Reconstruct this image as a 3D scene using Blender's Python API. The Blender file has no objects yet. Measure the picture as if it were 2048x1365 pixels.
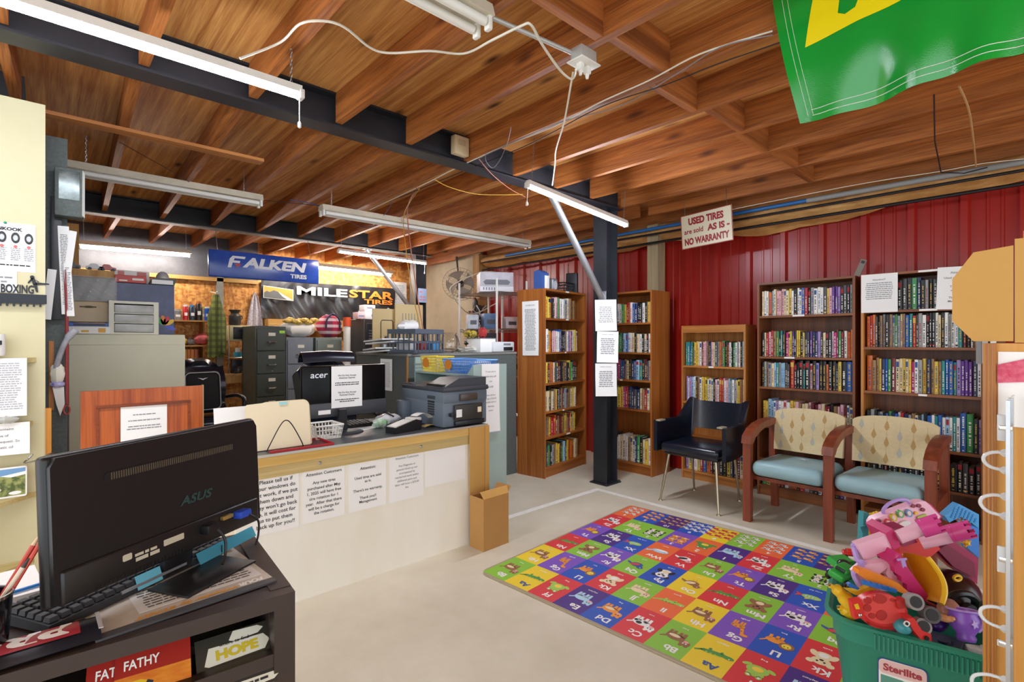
import bpy, bmesh, math, random
from mathutils import Vector, Matrix, Euler
random.seed(7)
SC = bpy.context.scene
COL = SC.collection
PI = math.pi
# ---------------------------------------------------------------- camera, world, exposure
CAMH = 1.33; FPX = 1027.0; YAW = math.radians(42.6)
cam_d = bpy.data.cameras.new('camera'); cam = bpy.data.objects.new('camera', cam_d); COL.objects.link(cam)
cam_d.sensor_width = 36; cam_d.lens = 36 * FPX / 2048; cam_d.clip_start = 0.02
cam.location = (0, 0, CAMH); cam.rotation_euler = (PI / 2, 0, -YAW)
SC.camera = cam
SC.view_settings.view_transform = 'Standard'; SC.view_settings.look = 'None'
SC.view_settings.exposure = 0.45; SC.view_settings.gamma = 1.0; SC.view_settings.use_curve_mapping = False
w = bpy.data.worlds.new('world'); SC.world = w; w.use_nodes = True
w.node_tree.nodes['Background'].inputs[0].default_value = (0.86, 0.93, 1.0, 1)   # daylight through the open shop front behind the camera
w.node_tree.nodes['Background'].inputs[1].default_value = 1.9
SC.cycles.max_bounces = 8; SC.cycles.diffuse_bounces = 5; SC.cycles.glossy_bounces = 3; SC.cycles.transmission_bounces = 6
SC.cycles.use_denoising = True; SC.cycles.sample_clamp_indirect = 6.0
LED = 165.0; LEDL = 70.0; TUBE = 95.0                                                          # emission of the lamps' diffusers
# ---------------------------------------------------------------- helpers
_s, _c = math.sin(YAW), math.cos(YAW)
def P(u, v, x=None, y=None, z=None, d=None):
    """point of the place that the photo shows at pixel (u, v), on a given plane or at a given depth"""
    a = (u - 1024) / FPX; b = (682.5 - v) / FPX
    dx = _s + a * _c; dy = _c - a * _s
    if x is not None: d = x / dx
    elif y is not None: d = y / dy
    elif z is not None: d = (z - CAMH) / b
    return Vector((d * dx, d * dy, CAMH + d * b))
def lin(h):
    h = h.lstrip('#'); o = []
    for i in (0, 2, 4):
        q = int(h[i:i + 2], 16) / 255
        o.append(q / 12.92 if q <= .04045 else ((q + .055) / 1.055) ** 2.4)
    return (*o, 1)
MATS = {}
def _new(name):
    m = bpy.data.materials.new(name); m.use_nodes = True; MATS[name] = m
    nt = m.node_tree; return m, nt, nt.nodes['Principled BSDF']
def mat(name, hx, rough=.55, metal=0, var=0.0, scale=6, stretch=(1, 1, 1), bump=0.0, bscale=None, spec=.5, alpha=1, trans=0, emit=0, coat=0, hx2=None):
    if name in MATS: return MATS[name]
    m, nt, b = _new(name)
    b.inputs['Base Color'].default_value = lin(hx); b.inputs['Roughness'].default_value = rough
    b.inputs['Metallic'].default_value = metal; b.inputs['Specular IOR Level'].default_value = spec
    b.inputs['Alpha'].default_value = alpha; b.inputs['Transmission Weight'].default_value = trans
    b.inputs['Coat Weight'].default_value = coat
    if emit:
        b.inputs['Emission Color'].default_value = lin(hx); b.inputs['Emission Strength'].default_value = emit
    if var or bump:
        tc = nt.nodes.new('ShaderNodeTexCoord'); mp = nt.nodes.new('ShaderNodeMapping'); mp.inputs['Scale'].default_value = stretch
        nt.links.new(tc.outputs['Object'], mp.inputs['Vector'])
        nz = nt.nodes.new('ShaderNodeTexNoise'); nz.inputs['Scale'].default_value = scale; nz.inputs['Detail'].default_value = 6; nz.inputs['Roughness'].default_value = .65
        nt.links.new(mp.outputs[0], nz.inputs['Vector'])
        if var:
            rp = nt.nodes.new('ShaderNodeValToRGB'); c1 = lin(hx); c2 = lin(hx2) if hx2 else tuple(k * (1 - var) for k in c1[:3]) + (1,)
            c3 = c1 if hx2 else tuple(min(1, k * (1 + var * .6)) for k in c1[:3]) + (1,)
            rp.color_ramp.elements[0].position = .32; rp.color_ramp.elements[1].position = .68
            rp.color_ramp.elements[0].color = c2; rp.color_ramp.elements[1].color = c3
            nt.links.new(nz.outputs['Fac'], rp.inputs[0]); nt.links.new(rp.outputs[0], b.inputs['Base Color'])
        if bump:
            n2 = nz
            if bscale:
                n2 = nt.nodes.new('ShaderNodeTexNoise'); n2.inputs['Scale'].default_value = bscale; n2.inputs['Detail'].default_value = 5
                nt.links.new(mp.outputs[0], n2.inputs['Vector'])
            bp = nt.nodes.new('ShaderNodeBump'); bp.inputs['Strength'].default_value = bump; bp.inputs['Distance'].default_value = .01
            nt.links.new(n2.outputs['Fac'], bp.inputs['Height']); nt.links.new(bp.outputs[0], b.inputs['Normal'])
    return m
def wood(name, dark, light, axis='z', sc=1.0, rough=.45, fine=.35, bump=.1, knots=None):
    """grain stretched along one axis of the board"""
    if name in MATS: return MATS[name]
    m, nt, b = _new(name); L = nt.links.new
    tc = nt.nodes.new('ShaderNodeTexCoord'); mp = nt.nodes.new('ShaderNodeMapping')
    st = {'x': (.45, 14, 14), 'y': (14, .45, 14), 'z': (14, 14, .45)}[axis]
    mp.inputs['Scale'].default_value = tuple(k * sc for k in st); L(tc.outputs['Object'], mp.inputs['Vector'])
    oi = nt.nodes.new('ShaderNodeObjectInfo'); ad = nt.nodes.new('ShaderNodeVectorMath'); ad.operation = 'MULTIPLY_ADD'
    ad.inputs[1].default_value = (37, 23, 51); L(oi.outputs['Random'], ad.inputs[0]); L(mp.outputs[0], ad.inputs[2])
    n1 = nt.nodes.new('ShaderNodeTexNoise'); n1.inputs['Scale'].default_value = 1.2; n1.inputs['Detail'].default_value = 8; n1.inputs['Distortion'].default_value = .6
    n2 = nt.nodes.new('ShaderNodeTexNoise'); n2.inputs['Scale'].default_value = 7; n2.inputs['Detail'].default_value = 4
    L(ad.outputs[0], n1.inputs['Vector']); L(ad.outputs[0], n2.inputs['Vector'])
    mx = nt.nodes.new('ShaderNodeMix'); mx.inputs[0].default_value = fine
    L(n1.outputs['Fac'], mx.inputs[2]); L(n2.outputs['Fac'], mx.inputs[3])
    rp = nt.nodes.new('ShaderNodeValToRGB'); rp.color_ramp.elements[0].position = .36; rp.color_ramp.elements[1].position = .62
    rp.color_ramp.elements[0].color = lin(dark); rp.color_ramp.elements[1].color = lin(light); L(mx.outputs[0], rp.inputs[0])
    out = rp.outputs[0]
    if knots:
        vo = nt.nodes.new('ShaderNodeTexVoronoi'); m2 = nt.nodes.new('ShaderNodeMapping')
        m2.inputs['Scale'].default_value = {'x': (1.3, 4.2, 4.2), 'y': (4.2, 1.3, 4.2), 'z': (4.2, 4.2, 1.3)}[axis]
        L(tc.outputs['Object'], m2.inputs['Vector']); L(m2.outputs[0], vo.inputs['Vector']); vo.inputs['Scale'].default_value = 1.0
        r2 = nt.nodes.new('ShaderNodeValToRGB'); r2.color_ramp.elements[0].position = .03; r2.color_ramp.elements[1].position = .13
        r2.color_ramp.elements[0].color = lin(knots); r2.color_ramp.elements[1].color = (1, 1, 1, 1); L(vo.outputs['Distance'], r2.inputs[0])
        mm = nt.nodes.new('ShaderNodeMix'); mm.data_type = 'RGBA'; mm.blend_type = 'MULTIPLY'; mm.inputs[0].default_value = 1
        L(out, mm.inputs[6]); L(r2.outputs[0], mm.inputs[7]); out = mm.outputs[2]
    L(out, b.inputs['Base Color']); b.inputs['Roughness'].default_value = rough
    if bump:
        bp = nt.nodes.new('ShaderNodeBump'); bp.inputs['Strength'].default_value = bump; bp.inputs['Distance'].default_value = .004
        L(mx.outputs[0], bp.inputs['Height']); L(bp.outputs[0], b.inputs['Normal'])
    return m
_GLY = {}
def glyphs(s, bold=0.0, res=2):
    k = (s, bold, res)
    if k not in _GLY:
        cu = bpy.data.curves.new('t', 'FONT'); cu.body = s; cu.align_x = 'CENTER'; cu.align_y = 'CENTER'; cu.fill_mode = 'FRONT'
        cu.resolution_u = res; cu.offset = bold; cu.dimensions = '2D'
        ob = bpy.data.objects.new('t', cu); me = ob.to_mesh()
        _GLY[k] = ([v.co.copy() for v in me.vertices], [tuple(p.vertices) for p in me.polygons])
        ob.to_mesh_clear(); bpy.data.objects.remove(ob); bpy.data.curves.remove(cu)
    return _GLY[k]
def FR(o, x, y):
    x = Vector(x).normalized(); y = Vector(y); z = x.cross(y).normalized(); y = z.cross(x)
    return Matrix(((x.x, y.x, z.x, o[0]), (x.y, y.y, z.y, o[1]), (x.z, y.z, z.z, o[2]), (0, 0, 0, 1)))
def faceY(x, y, z): return FR((x, y, z), (1, 0, 0), (0, 0, 1))       # a sheet that faces -Y
def faceX(x, y, z): return FR((x, y, z), (0, -1, 0), (0, 0, 1))      # a sheet that faces -X
def TR(x, y, z, rx=0, ry=0, rz=0): return Matrix.Translation((x, y, z)) @ Euler((math.radians(rx), math.radians(ry), math.radians(rz))).to_matrix().to_4x4()
ID = Matrix.Identity(4)
class MB:
    def __init__(s): s.V = []; s.F = []; s.I = []
    def add(s, vs, fs, m=0, M=None):
        n = len(s.V)
        s.V += [tuple(M @ Vector(v)) for v in vs] if M is not None else [tuple(v) for v in vs]
        s.F += [tuple(i + n for i in f) for f in fs]; s.I += [m] * len(fs); return s
    def box(s, c, d, m=0, M=None, taper=None):
        x, y, z = c; a, b, h = d[0] / 2, d[1] / 2, d[2] / 2; t = taper or 1
        vs = [(x - a, y - b, z - h), (x + a, y - b, z - h), (x + a, y + b, z - h), (x - a, y + b, z - h),
              (x - a * t, y - b * t, z + h), (x + a * t, y - b * t, z + h), (x + a * t, y + b * t, z + h), (x - a * t, y + b * t, z + h)]
        return s.add(vs, [(3, 2, 1, 0), (4, 5, 6, 7), (0, 1, 5, 4), (1, 2, 6, 5), (2, 3, 7, 6), (3, 0, 4, 7)], m, M)
    def bx(s, x0, x1, y0, y1, z0, z1, m=0, M=None): return s.box(((x0 + x1) / 2, (y0 + y1) / 2, (z0 + z1) / 2), (abs(x1 - x0), abs(y1 - y0), abs(z1 - z0)), m, M)
    def rbox(s, c, d, r=.01, seg=2, m=0, M=None):
        bm = bmesh.new(); bmesh.ops.create_cube(bm, size=1); bmesh.ops.scale(bm, vec=d, verts=bm.verts)
        bmesh.ops.bevel(bm, geom=bm.edges[:] + bm.verts[:], offset=min(r, min(d) * .49), segments=seg, profile=.5, affect='EDGES')
        bmesh.ops.translate(bm, vec=c, verts=bm.verts); bm.verts.index_update()
        s.add([v.co.copy() for v in bm.verts], [tuple(v.index for v in f.verts) for f in bm.faces], m, M); bm.free(); return s
    def prism(s, poly, z0, z1, m=0, M=None, ms=None):
        """polygon in xy pulled from z0 to z1; ms: material of the far cap"""
        n = len(poly); vs = [(p[0], p[1], z0) for p in poly] + [(p[0], p[1], z1) for p in poly]
        s.add(vs, [tuple(range(n - 1, -1, -1))], m, M); k = len(s.V) - 2 * n
        s.F.append(tuple(k + n + i for i in range(n))); s.I.append(m if ms is None else ms)
        for i in range(n): s.F.append((k + i, k + (i + 1) % n, k + n + (i + 1) % n, k + n + i)); s.I.append(m)
        return s
    def poly(s, pts, m=0, M=None): return s.add(pts, [tuple(range(len(pts)))], m, M)
    def disc(s, c, rx, ry, m=0, M=None, n=16, z=0): return s.add([(c[0] + rx * math.cos(2 * PI * i / n), c[1] + ry * math.sin(2 * PI * i / n), z) for i in range(n)], [tuple(range(n))], m, M)
    def tube(s, pts, r, n=8, m=0, M=None, close=False, caps=True):
        pts = [Vector(p) for p in pts]; N = len(pts); rs = r if isinstance(r, (list, tuple)) else [r] * N
        up = None; rings = []; vs = []
        for i in range(N):
            a = pts[(i - 1) % N] if (i or close) else pts[0]; b = pts[(i + 1) % N] if (i < N - 1 or close) else pts[-1]
            t = (b - a)
            t = t.normalized() if t.length > 1e-9 else Vector((0, 0, 1))
            if up is None: up = Vector((0, 0, 1)) if abs(t.z) < .9 else Vector((1, 0, 0))
            x = (up - t * up.dot(t))
            if x.length < 1e-6: x = t.orthogonal()
            x.normalize(); y = t.cross(x); up = x
            vs += [pts[i] + (x * math.cos(2 * PI * k / n) + y * math.sin(2 * PI * k / n)) * rs[i] for k in range(n)]
        fs = []
        for i in range(N if close else N - 1):
            j = (i + 1) % N
            for k in range(n): q = (k + 1) % n; fs.append((i * n + k, i * n + q, j * n + q, j * n + k))
        if caps and not close: fs += [tuple(range(n - 1, -1, -1)), tuple((N - 1) * n + k for k in range(n))]
        return s.add(vs, fs, m, M)
    def lathe(s, prof, n=20, m=0, M=None, caps=True):
        vs = []; fs = []
        for r, z in prof: vs += [(r * math.cos(2 * PI * k / n), r * math.sin(2 * PI * k / n), z) for k in range(n)]
        for i in range(len(prof) - 1):
            for k in range(n): q = (k + 1) % n; fs.append((i * n + k, i * n + q, (i + 1) * n + q, (i + 1) * n + k))
        if caps: fs += [tuple(range(n - 1, -1, -1)), tuple((len(prof) - 1) * n + k for k in range(n))]
        return s.add(vs, fs, m, M)
    def ell(s, c, r, m=0, M=None, n=12, k=8):
        if not isinstance(r, (tuple, list)): r = (r, r, r)
        vs = [(c[0], c[1], c[2] - r[2])]; fs = []
        for j in range(1, k):
            a = -PI / 2 + PI * j / k
            vs += [(c[0] + r[0] * math.cos(a) * math.cos(2 * PI * i / n), c[1] + r[1] * math.cos(a) * math.sin(2 * PI * i / n), c[2] + r[2] * math.sin(a)) for i in range(n)]
        vs.append((c[0], c[1], c[2] + r[2])); t = len(vs) - 1
        for i in range(n):
            q = (i + 1) % n; fs.append((0, 1 + q, 1 + i)); fs.append((t, 1 + (k - 2) * n + i, 1 + (k - 2) * n + q))
            for j in range(k - 2): fs.append((1 + j * n + i, 1 + j * n + q, 1 + (j + 1) * n + q, 1 + (j + 1) * n + i))
        return s.add(vs, fs, m, M)
    def surf(s, f, nu, nv, m=0, M=None, th=0.0, wu=False):
        """surface f(u,v) for u,v in 0..1, given thickness th along its normal"""
        g = [[Vector(f(i / nu, j / nv)) for j in range(nv + 1)] for i in range(nu + 1)]
        vs = [p for r in g for p in r]; W = nv + 1
        fs = [(i * W + j, (i + 1) * W + j, (i + 1) * W + j + 1, i * W + j + 1) for i in range(nu) for j in range(nv)]
        if th:
            nr = []
            for i in range(nu + 1):
                for j in range(W):
                    a = g[min(i + 1, nu)][j] - g[max(i - 1, 0)][j]; b = g[i][min(j + 1, nv)] - g[i][max(j - 1, 0)]
                    q = a.cross(b); nr.append(q.normalized() if q.length > 1e-12 else Vector((0, 0, 1)))
            n = len(vs); vs += [p - q * th for p, q in zip(vs[:n], nr)]
            fs += [tuple(reversed([k + n for k in f])) for f in fs]
            rim = [(i * W, (i + 1) * W) for i in range(nu)][::-1]
            bd = [(i * W) for i in range(nu + 1)] + [nu * W + j for j in range(1, W)] + [i * W + nv for i in range(nu - 1, -1, -1)] + [j for j in range(nv - 1, 0, -1)]
            for a, b in zip(bd, bd[1:] + bd[:1]): fs.append((b, a, a + n, b + n))
        return s.add(vs, fs, m, M)
    def text(s, t, size, M, m=0, bold=0.0, sx=1.0, shear=0.0, dz=.0006, res=2):
        vs, fs = glyphs(t, bold, res)
        return s.add([((v.x * sx + v.y * shear) * size, v.y * size, dz) for v in vs], fs, m, M)
    def tfit(s, t, w_, h_, M, m=0, bold=.03, shear=0.0, dz=.0006, res=3):
        """text stretched to a given width and height, centred"""
        vs, fs = glyphs(t, bold, res); X = [v.x + v.y * shear for v in vs]; Y = [v.y for v in vs]; x0, x1, y0, y1 = min(X), max(X), min(Y), max(Y)
        return s.add([((x - (x0 + x1) / 2) * w_ / (x1 - x0), (y - (y0 + y1) / 2) * h_ / (y1 - y0), dz) for x, y in zip(X, Y)], fs, m, M)
    def lines(s, x0, x1, y, h, M, m=0, dz=.0006, fill=.9):
        """a row of word-like dashes"""
        x = x0 + (x1 - x0) * random.uniform(0, 1 - fill) * .5; e = x1 - (x - x0)
        while x < e - h:
            q = min(e, x + h * random.uniform(1.2, 4.5)); s.add([(x, y - h / 2, dz), (q, y - h / 2, dz), (q, y + h / 2, dz), (x, y + h / 2, dz)], [(0, 1, 2, 3)], m, M); x = q + h * .55
        return s
    def build(s, name, ms, parent=None, loc=None, rz=0, angle=38, M=None, smooth=True):
        me = bpy.data.meshes.new(name); me.from_pydata(s.V, [], s.F); me.polygons.foreach_set('material_index', s.I)
        for q in (ms if isinstance(ms, (list, tuple)) else [ms]): me.materials.append(q)
        if smooth:
            me.polygons.foreach_set('use_smooth', [True] * len(me.polygons)); me.set_sharp_from_angle(angle=math.radians(angle))
        me.update(); o = bpy.data.objects.new(name, me); COL.objects.link(o)
        if parent: o.parent = parent
        if M is not None: o.matrix_world = M
        if loc is not None: o.location = loc
        if rz: o.rotation_euler = (0, 0, math.radians(rz))
        return o
def tag(o, label=None, cat=None, group=None, kind=None):
    if label: o['label'] = label
    if cat: o['category'] = cat
    if group: o['group'] = group
    if kind: o['kind'] = kind
    return o
def thing(name, label, cat, loc=(0, 0, 0), rz=0, group=None, M=None):
    o = bpy.data.objects.new(name, None); COL.objects.link(o); o.empty_display_size = .05
    if M is not None: o.matrix_world = M
    else: o.location = loc; o.rotation_euler = (0, 0, math.radians(rz))
    return tag(o, label, cat, group)
def struct(o): o['kind'] = 'structure'; return o
KIDS = {}
def copy_tree(o, parent=None):
    c = o.copy(); COL.objects.link(c)
    if parent: c.parent = parent
    for k in list(o.children): copy_tree(k, c)
    return c
def catenary(a, b, sag, n=12):
    a = Vector(a); b = Vector(b); return [a.lerp(b, i / n) - Vector((0, 0, sag * 4 * (i / n) * (1 - i / n))) for i in range(n + 1)]
def smoothpath(pts, k=6):
    """Catmull-Rom through the points"""
    p = [Vector(q) for q in pts]; p = [p[0]] + p + [p[-1]]; o = []
    for i in range(1, len(p) - 2):
        for j in range(k):
            t = j / k; o.append(.5 * ((2 * p[i]) + (p[i + 1] - p[i - 1]) * t + (2 * p[i - 1] - 5 * p[i] + 4 * p[i + 1] - p[i + 2]) * t * t + (3 * p[i] - p[i - 1] - 3 * p[i + 1] + p[i + 2]) * t ** 3))
    o.append(p[-2]); return o
def rrect(w, h, r, n=4, cx=0, cy=0):
    o = []
    for sx, sy, a in ((1, 1, 0), (-1, 1, 90), (-1, -1, 180), (1, -1, 270)):
        for i in range(n + 1):
            t = math.radians(a + 90 * i / n); o.append((cx + sx * (w / 2 - r) + r * math.cos(t), cy + sy * (h / 2 - r) + r * math.sin(t)))
    return o
# ---------------------------------------------------------------- materials
PAPER = mat('paper', '#f4f3f0', .8); INK = mat('ink', '#2a2a2e', .8); INKG = mat('faded_ink', '#8d8d92', .8); INKL = mat('pale_ink', '#b4b4ba', .8)
BLK = mat('black_plastic', '#17171a', .42, bump=.05, scale=180); DGREY = mat('dark_plastic', '#2c2d31', .45); WHITEP = mat('white_plastic', '#e9e7df', .4)
STEEL = mat('steel', '#b9bbbd', .32, 1.0, var=.1); CHROME = mat('chrome', '#d5d6d6', .15, 1.0); BSTEEL = mat('painted_black_steel', '#26282e', .45, var=.3, scale=5, bump=.08)
GALV = mat('galvanised', '#c2c2bd', .42, .35, var=.12)
GLASS = mat('clear_glass', '#ffffff', .05, trans=1.0)
CARD = mat('cardboard', '#b98a4e', .8, var=.08, scale=3); CARDL = mat('pale_cardboard', '#c99a52', .8, var=.06, scale=3)
JOIST = wood('joist_wood', '#7d4318', '#bb7234', 'y', rough=.6, sc=1.5, fine=.5, bump=.25, knots='#60300f')
PINE = wood('pine_wood', '#b98543', '#d9ab68', 'z', rough=.6)
# ---------------------------------------------------------------- the room
CONC = mat('concrete', '#cac1ab', .62, var=.13, scale=2.2, bump=.06, bscale=60, hx2='#dad2be')
CREAM = mat('cream_paint', '#d2caa2', .55, var=.06, scale=2)
RED = mat('red_metal_cladding', '#9a1a10', .3, var=.08, scale=2)
PLYD = wood('plywood_deck', '#a8662a', '#e2a862', 'y', sc=1.7, rough=.65, fine=.3, bump=.12, knots='#4a2410')
SPECK = mat('grey_speckled_paint', '#4b5250', .6, var=.35, scale=70, hx2='#5f6764')
def osb():
    m, nt, b = _new('osb'); L = nt.links.new
    tc = nt.nodes.new('ShaderNodeTexCoord'); cols = []
    for i, (rz, sc) in enumerate(((30, (26, 10, 10)), (-40, (12, 10, 24)))):
        mp = nt.nodes.new('ShaderNodeMapping'); mp.inputs['Scale'].default_value = sc; mp.inputs['Rotation'].default_value = (0, math.radians(rz), 0)
        vo = nt.nodes.new('ShaderNodeTexVoronoi'); vo.inputs['Scale'].default_value = 1.6
        L(tc.outputs['Object'], mp.inputs['Vector']); L(mp.outputs[0], vo.inputs['Vector']); cols.append(vo.outputs['Color'])
    mx = nt.nodes.new('ShaderNodeMix'); mx.data_type = 'RGBA'; mx.inputs[0].default_value = .5; L(cols[0], mx.inputs[6]); L(cols[1], mx.inputs[7])
    rp = nt.nodes.new('ShaderNodeValToRGB'); rp.color_ramp.elements[0].position = .25; rp.color_ramp.elements[1].position = .75
    rp.color_ramp.elements[0].color = lin('#a9682a'); rp.color_ramp.elements[1].color = lin('#e3a85c')
    L(mx.outputs[2], rp.inputs[0]); L(rp.outputs[0], b.inputs['Base Color']); b.inputs['Roughness'].default_value = .7; return m
OSB = osb()
struct(MB().bx(-3.2, 5.0, -3.0, 8.1, -.12, 0).build('floor', CONC))
struct(MB().bx(-3.2, 5.0, -3.0, 8.1, 2.75, 2.80).build('ceiling', PLYD))
struct(MB().bx(-3.2, 5.0, 8.0, 8.08, 0, 2.75).build('wall_back', OSB))
def red_wall():
    y0, y1 = -2.6, 5.86; prof = []; y = y0
    while y < y1:
        for dy, dx in ((0, 0), (.03, 0), (.045, .032), (.085, .032), (.10, 0), (.16, 0), (.165, .006), (.178, .006), (.183, 0), (.235, 0), (.24, .006), (.253, .006), (.258, 0)):
            prof.append((4.9 - dx, y + dy))
        y += .305
    m = MB(); n = len(prof)
    m.add([(x, yy, 0) for x, yy in prof] + [(x, yy, 2.75) for x, yy in prof], [(i, i + n, i + n + 1, i + 1) for i in range(n - 1)])
    m.bx(4.91, 4.98, y0, y1 + .3, 0, 2.75); return m
struct(red_wall().build('wall_right', RED, angle=20))
PALEB = mat('pale_board', '#b9ae94', .7, var=.15, scale=3)
struct(MB().bx(4.86, 4.98, 5.98, 8.0, 0, 2.75).build('wall_right_board', PALEB))
struct(MB().bx(4.72, 4.88, 5.84, 5.99, 0, 2.6).build('wall_right_stud', wood('stud_wood', '#9a6a34', '#c69a5c', 'z', rough=.7)))
struct(MB().bx(-3.2, .02, 3.395, 3.42, 0, 2.485).build('wall_left', CREAM))
struct(MB().bx(-3.2, -.06, 3.8, 8.0, 0, 2.75).build('wall_left_far', mat('dark_wall', '#3a3c40', .7)))
struct(MB().bx(-.05, .108, 3.6, 3.72, 0, 2.4).build('wall_left_stub', SPECK))
struct(MB().bx(.0, .30, 7.0, 7.12, 0, 2.55).build('wall_left_pine', PINE))
struct(MB().bx(.02, .042, 3.385, 3.42, 0, 1.0).build('trim_1', wood('orange_strip', '#b0701f', '#d9963c', 'z')))
PAINTW = mat('white_floor_paint', '#f1efe8', .6, var=.08, scale=14)
struct(MB().bx(4.838, 4.866, -2.6, 5.8, 2.578, 2.748).build('wall_right_rim', JOIST))
struct(MB().bx(2.56, 3.705, 2.845, 2.895, 0, .0012).build('floor_line_1', PAINTW))
struct(MB().bx(3.655, 3.705, -2.0, 2.845, 0, .0012).build('floor_line_2', PAINTW))
struct(MB().bx(4.73, 4.865, 2.90, 3.03, 0, 2.55).build('wall_right_post', wood('grey_post', '#8b7a5c', '#b3a27f', 'z', rough=.7)))
GOLDE = mat('gold_edge', '#b08a4a', .5)
m = MB(); m.bx(-.5, 2.32, 7.95, 7.999, 2.20, 2.749); m.bx(-.5, 2.32, 7.93, 7.999, 2.15, 2.20, 1); struct(m.build('wall_back_insulation', [mat('dark_insulation', '#55555a', .5, var=.3, scale=6, bump=.4), GOLDE]))
# joists
def joist(x0, ya, yb, x1=None, z=2.58):
    x1 = x0 if x1 is None else x1; w_ = .02; m = MB()
    vs = [(x0 - w_, ya, z), (x0 + w_, ya, z), (x1 + w_, yb, z), (x1 - w_, yb, z)]; vs += [(a, b, 2.749) for a, b, _ in vs]
    m.add([(a - x0, b, c - z) for a, b, c in vs], [(3, 2, 1, 0), (4, 5, 6, 7), (0, 1, 5, 4), (1, 2, 6, 5), (2, 3, 7, 6), (3, 0, 4, 7)])
    struct(m.build('ceiling_joist', JOIST, loc=(x0, 0, z)))
for k in range(12): joist(-.57 + .459 * k, -2.6, 2.845)
for k in range(12): joist(-.55 + .459 * k - .03, 2.955, 6.285, -.55 + .459 * k + .09)
for k in range(12): joist(-.33 + .459 * k, 6.395, 8.0)
for k, y in ((3, 1.30), (4, 1.32), (5, 1.285), (6, 1.39), (7, 1.33), (8, 1.37), (9, 1.34), (10, 1.38), (2, 1.33)):
    x = -.57 + .459 * k; struct(MB().bx(-.2095, .2095, -.02, .02, 0, .166).build('ceiling_block', wood('block_wood', '#7a3f15', '#bb7032', 'x', rough=.6), loc=(x + .2295, y, 2.581)))
def ibeam(x0, x1, y, zb, zt, name):
    m = MB(); m.bx(x0, x1, y - .065, y + .065, zb, zb + .011); m.bx(x0, x1, y - .065, y + .065, zt - .011, zt); m.bx(x0, x1, y - .005, y + .005, zb + .011, zt - .011)
    struct(m.build(name, BSTEEL))
DUSTY = mat('dusty_steel', '#8d867c', .6, var=.4, scale=6, hx2='#4c4a4b')
ibeam(-3.2, 4.02, 2.9, 2.555, 2.748, 'ceiling_beam')
m = MB(); m.bx(-.05, 4.2, 6.275, 6.405, 2.55, 2.56, 1); m.bx(-.05, 4.2, 6.275, 6.405, 2.738, 2.748); m.bx(-.05, 4.2, 6.335, 6.345, 2.56, 2.738)
struct(m.build('ceiling_beam', [BSTEEL, DUSTY]))
def hpost(x, y, top, name):
    m = MB(); m.bx(x - .085, x - .073, y - .075, y + .075, .012, top); m.bx(x + .073, x + .085, y - .075, y + .075, .012, top); m.bx(x - .073, x + .073, y - .006, y + .006, .012, top)
    m.bx(x - .11, x + .11, y - .10, y + .10, 0, .012)
    for sx in (-1, 1): m.lathe([(.012, .012), (.012, .022)], 6, M=Matrix.Translation((x + sx * .097, y - .085, 0)))
    struct(m.build(name, BSTEEL))
hpost(3.915, 2.96, 2.555, 'steel_post'); hpost(4.0, 6.34, 2.55, 'steel_post')
SILV = mat('silver_pipe', '#b2b4b8', .35, .8, var=.15, scale=8)
for (a, b) in (((3.10, 2.9, 2.548), (3.83, 2.93, 1.72)), ((3.2, 6.34, 2.548), (3.912, 6.34, 1.75))):
    m = MB(); m.tube([a, b], .03, 12); m.box((a[0], a[1], 2.55), (.12, .09, .01)); m.box((b[0] + .004, b[1], b[2]), (.01, .09, .14)); struct(m.build('post_brace', SILV))
struct(MB().bx(0, 1.19, -.045, .045, 0, .02).build('ceiling_board', wood('board_wood', '#9c5c28', '#cd8a48', 'x', rough=.6), loc=(-.06, 3.78, 2.558)))
# wall top: insulation, pipes, rail
KRAFT = mat('kraft_insulation', '#d8a866', .55, var=.45, scale=9, stretch=(1, .5, 2), bump=.6, hx2='#a8743c')
def insul(u, v):
    y = 5.8 - u * 7.6; lo = 2.40 - .10 * math.exp(-((y - 1.75) / .75) ** 2) - .06 * math.exp(-((y - 3.6) / .6) ** 2) + .012 * math.sin(y * 9)
    z = 2.575 + (lo - 2.575) * v; return (4.85 - .14 * math.sin(PI * min(1, v * .96 + .04)) * (1 + .13 * math.sin(y * 7 + v * 5)) - .01 * math.sin(y * 31 + v * 9), y, z)
tag(MB().surf(insul, 110, 10, th=.004).build('insulation_batt', KRAFT, angle=70), 'kraft faced insulation batt sagging along top of red metal wall', 'insulation')
BLUEP = mat('blue_pipe', '#2467a8', .4); GREYP = mat('grey_pipe', '#8f8f8c', .5)
tag(MB().tube([(4.66, 5.2, 2.49), (4.66, 1.45, 2.49)], .017, 10).build('blue_pipe', BLUEP), 'bright blue air pipe running above red wall behind the white and red sign', 'pipe')
tag(MB().tube([(4.655, 1.47, 2.488), (4.655, -.9, 2.478)], .021, 10).build('grey_conduit', GREYP), 'grey conduit continuing the blue pipe towards the green banner', 'pipe')
tag(MB().tube([(4.665, 5.7, 2.345), (4.665, -.9, 2.345)], .013, 8).build('black_rail', BLK), 'thin black pipe running below gold insulation across red wall', 'pipe')
tag(MB().tube([(4.66, 5.7, 2.45), (4.66, 2.4, 2.43), (4.66, -.9, 2.43)], .011, 8).build('black_hose', BLK), 'thin black hose tucked between insulation and grey conduit', 'pipe')
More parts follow.
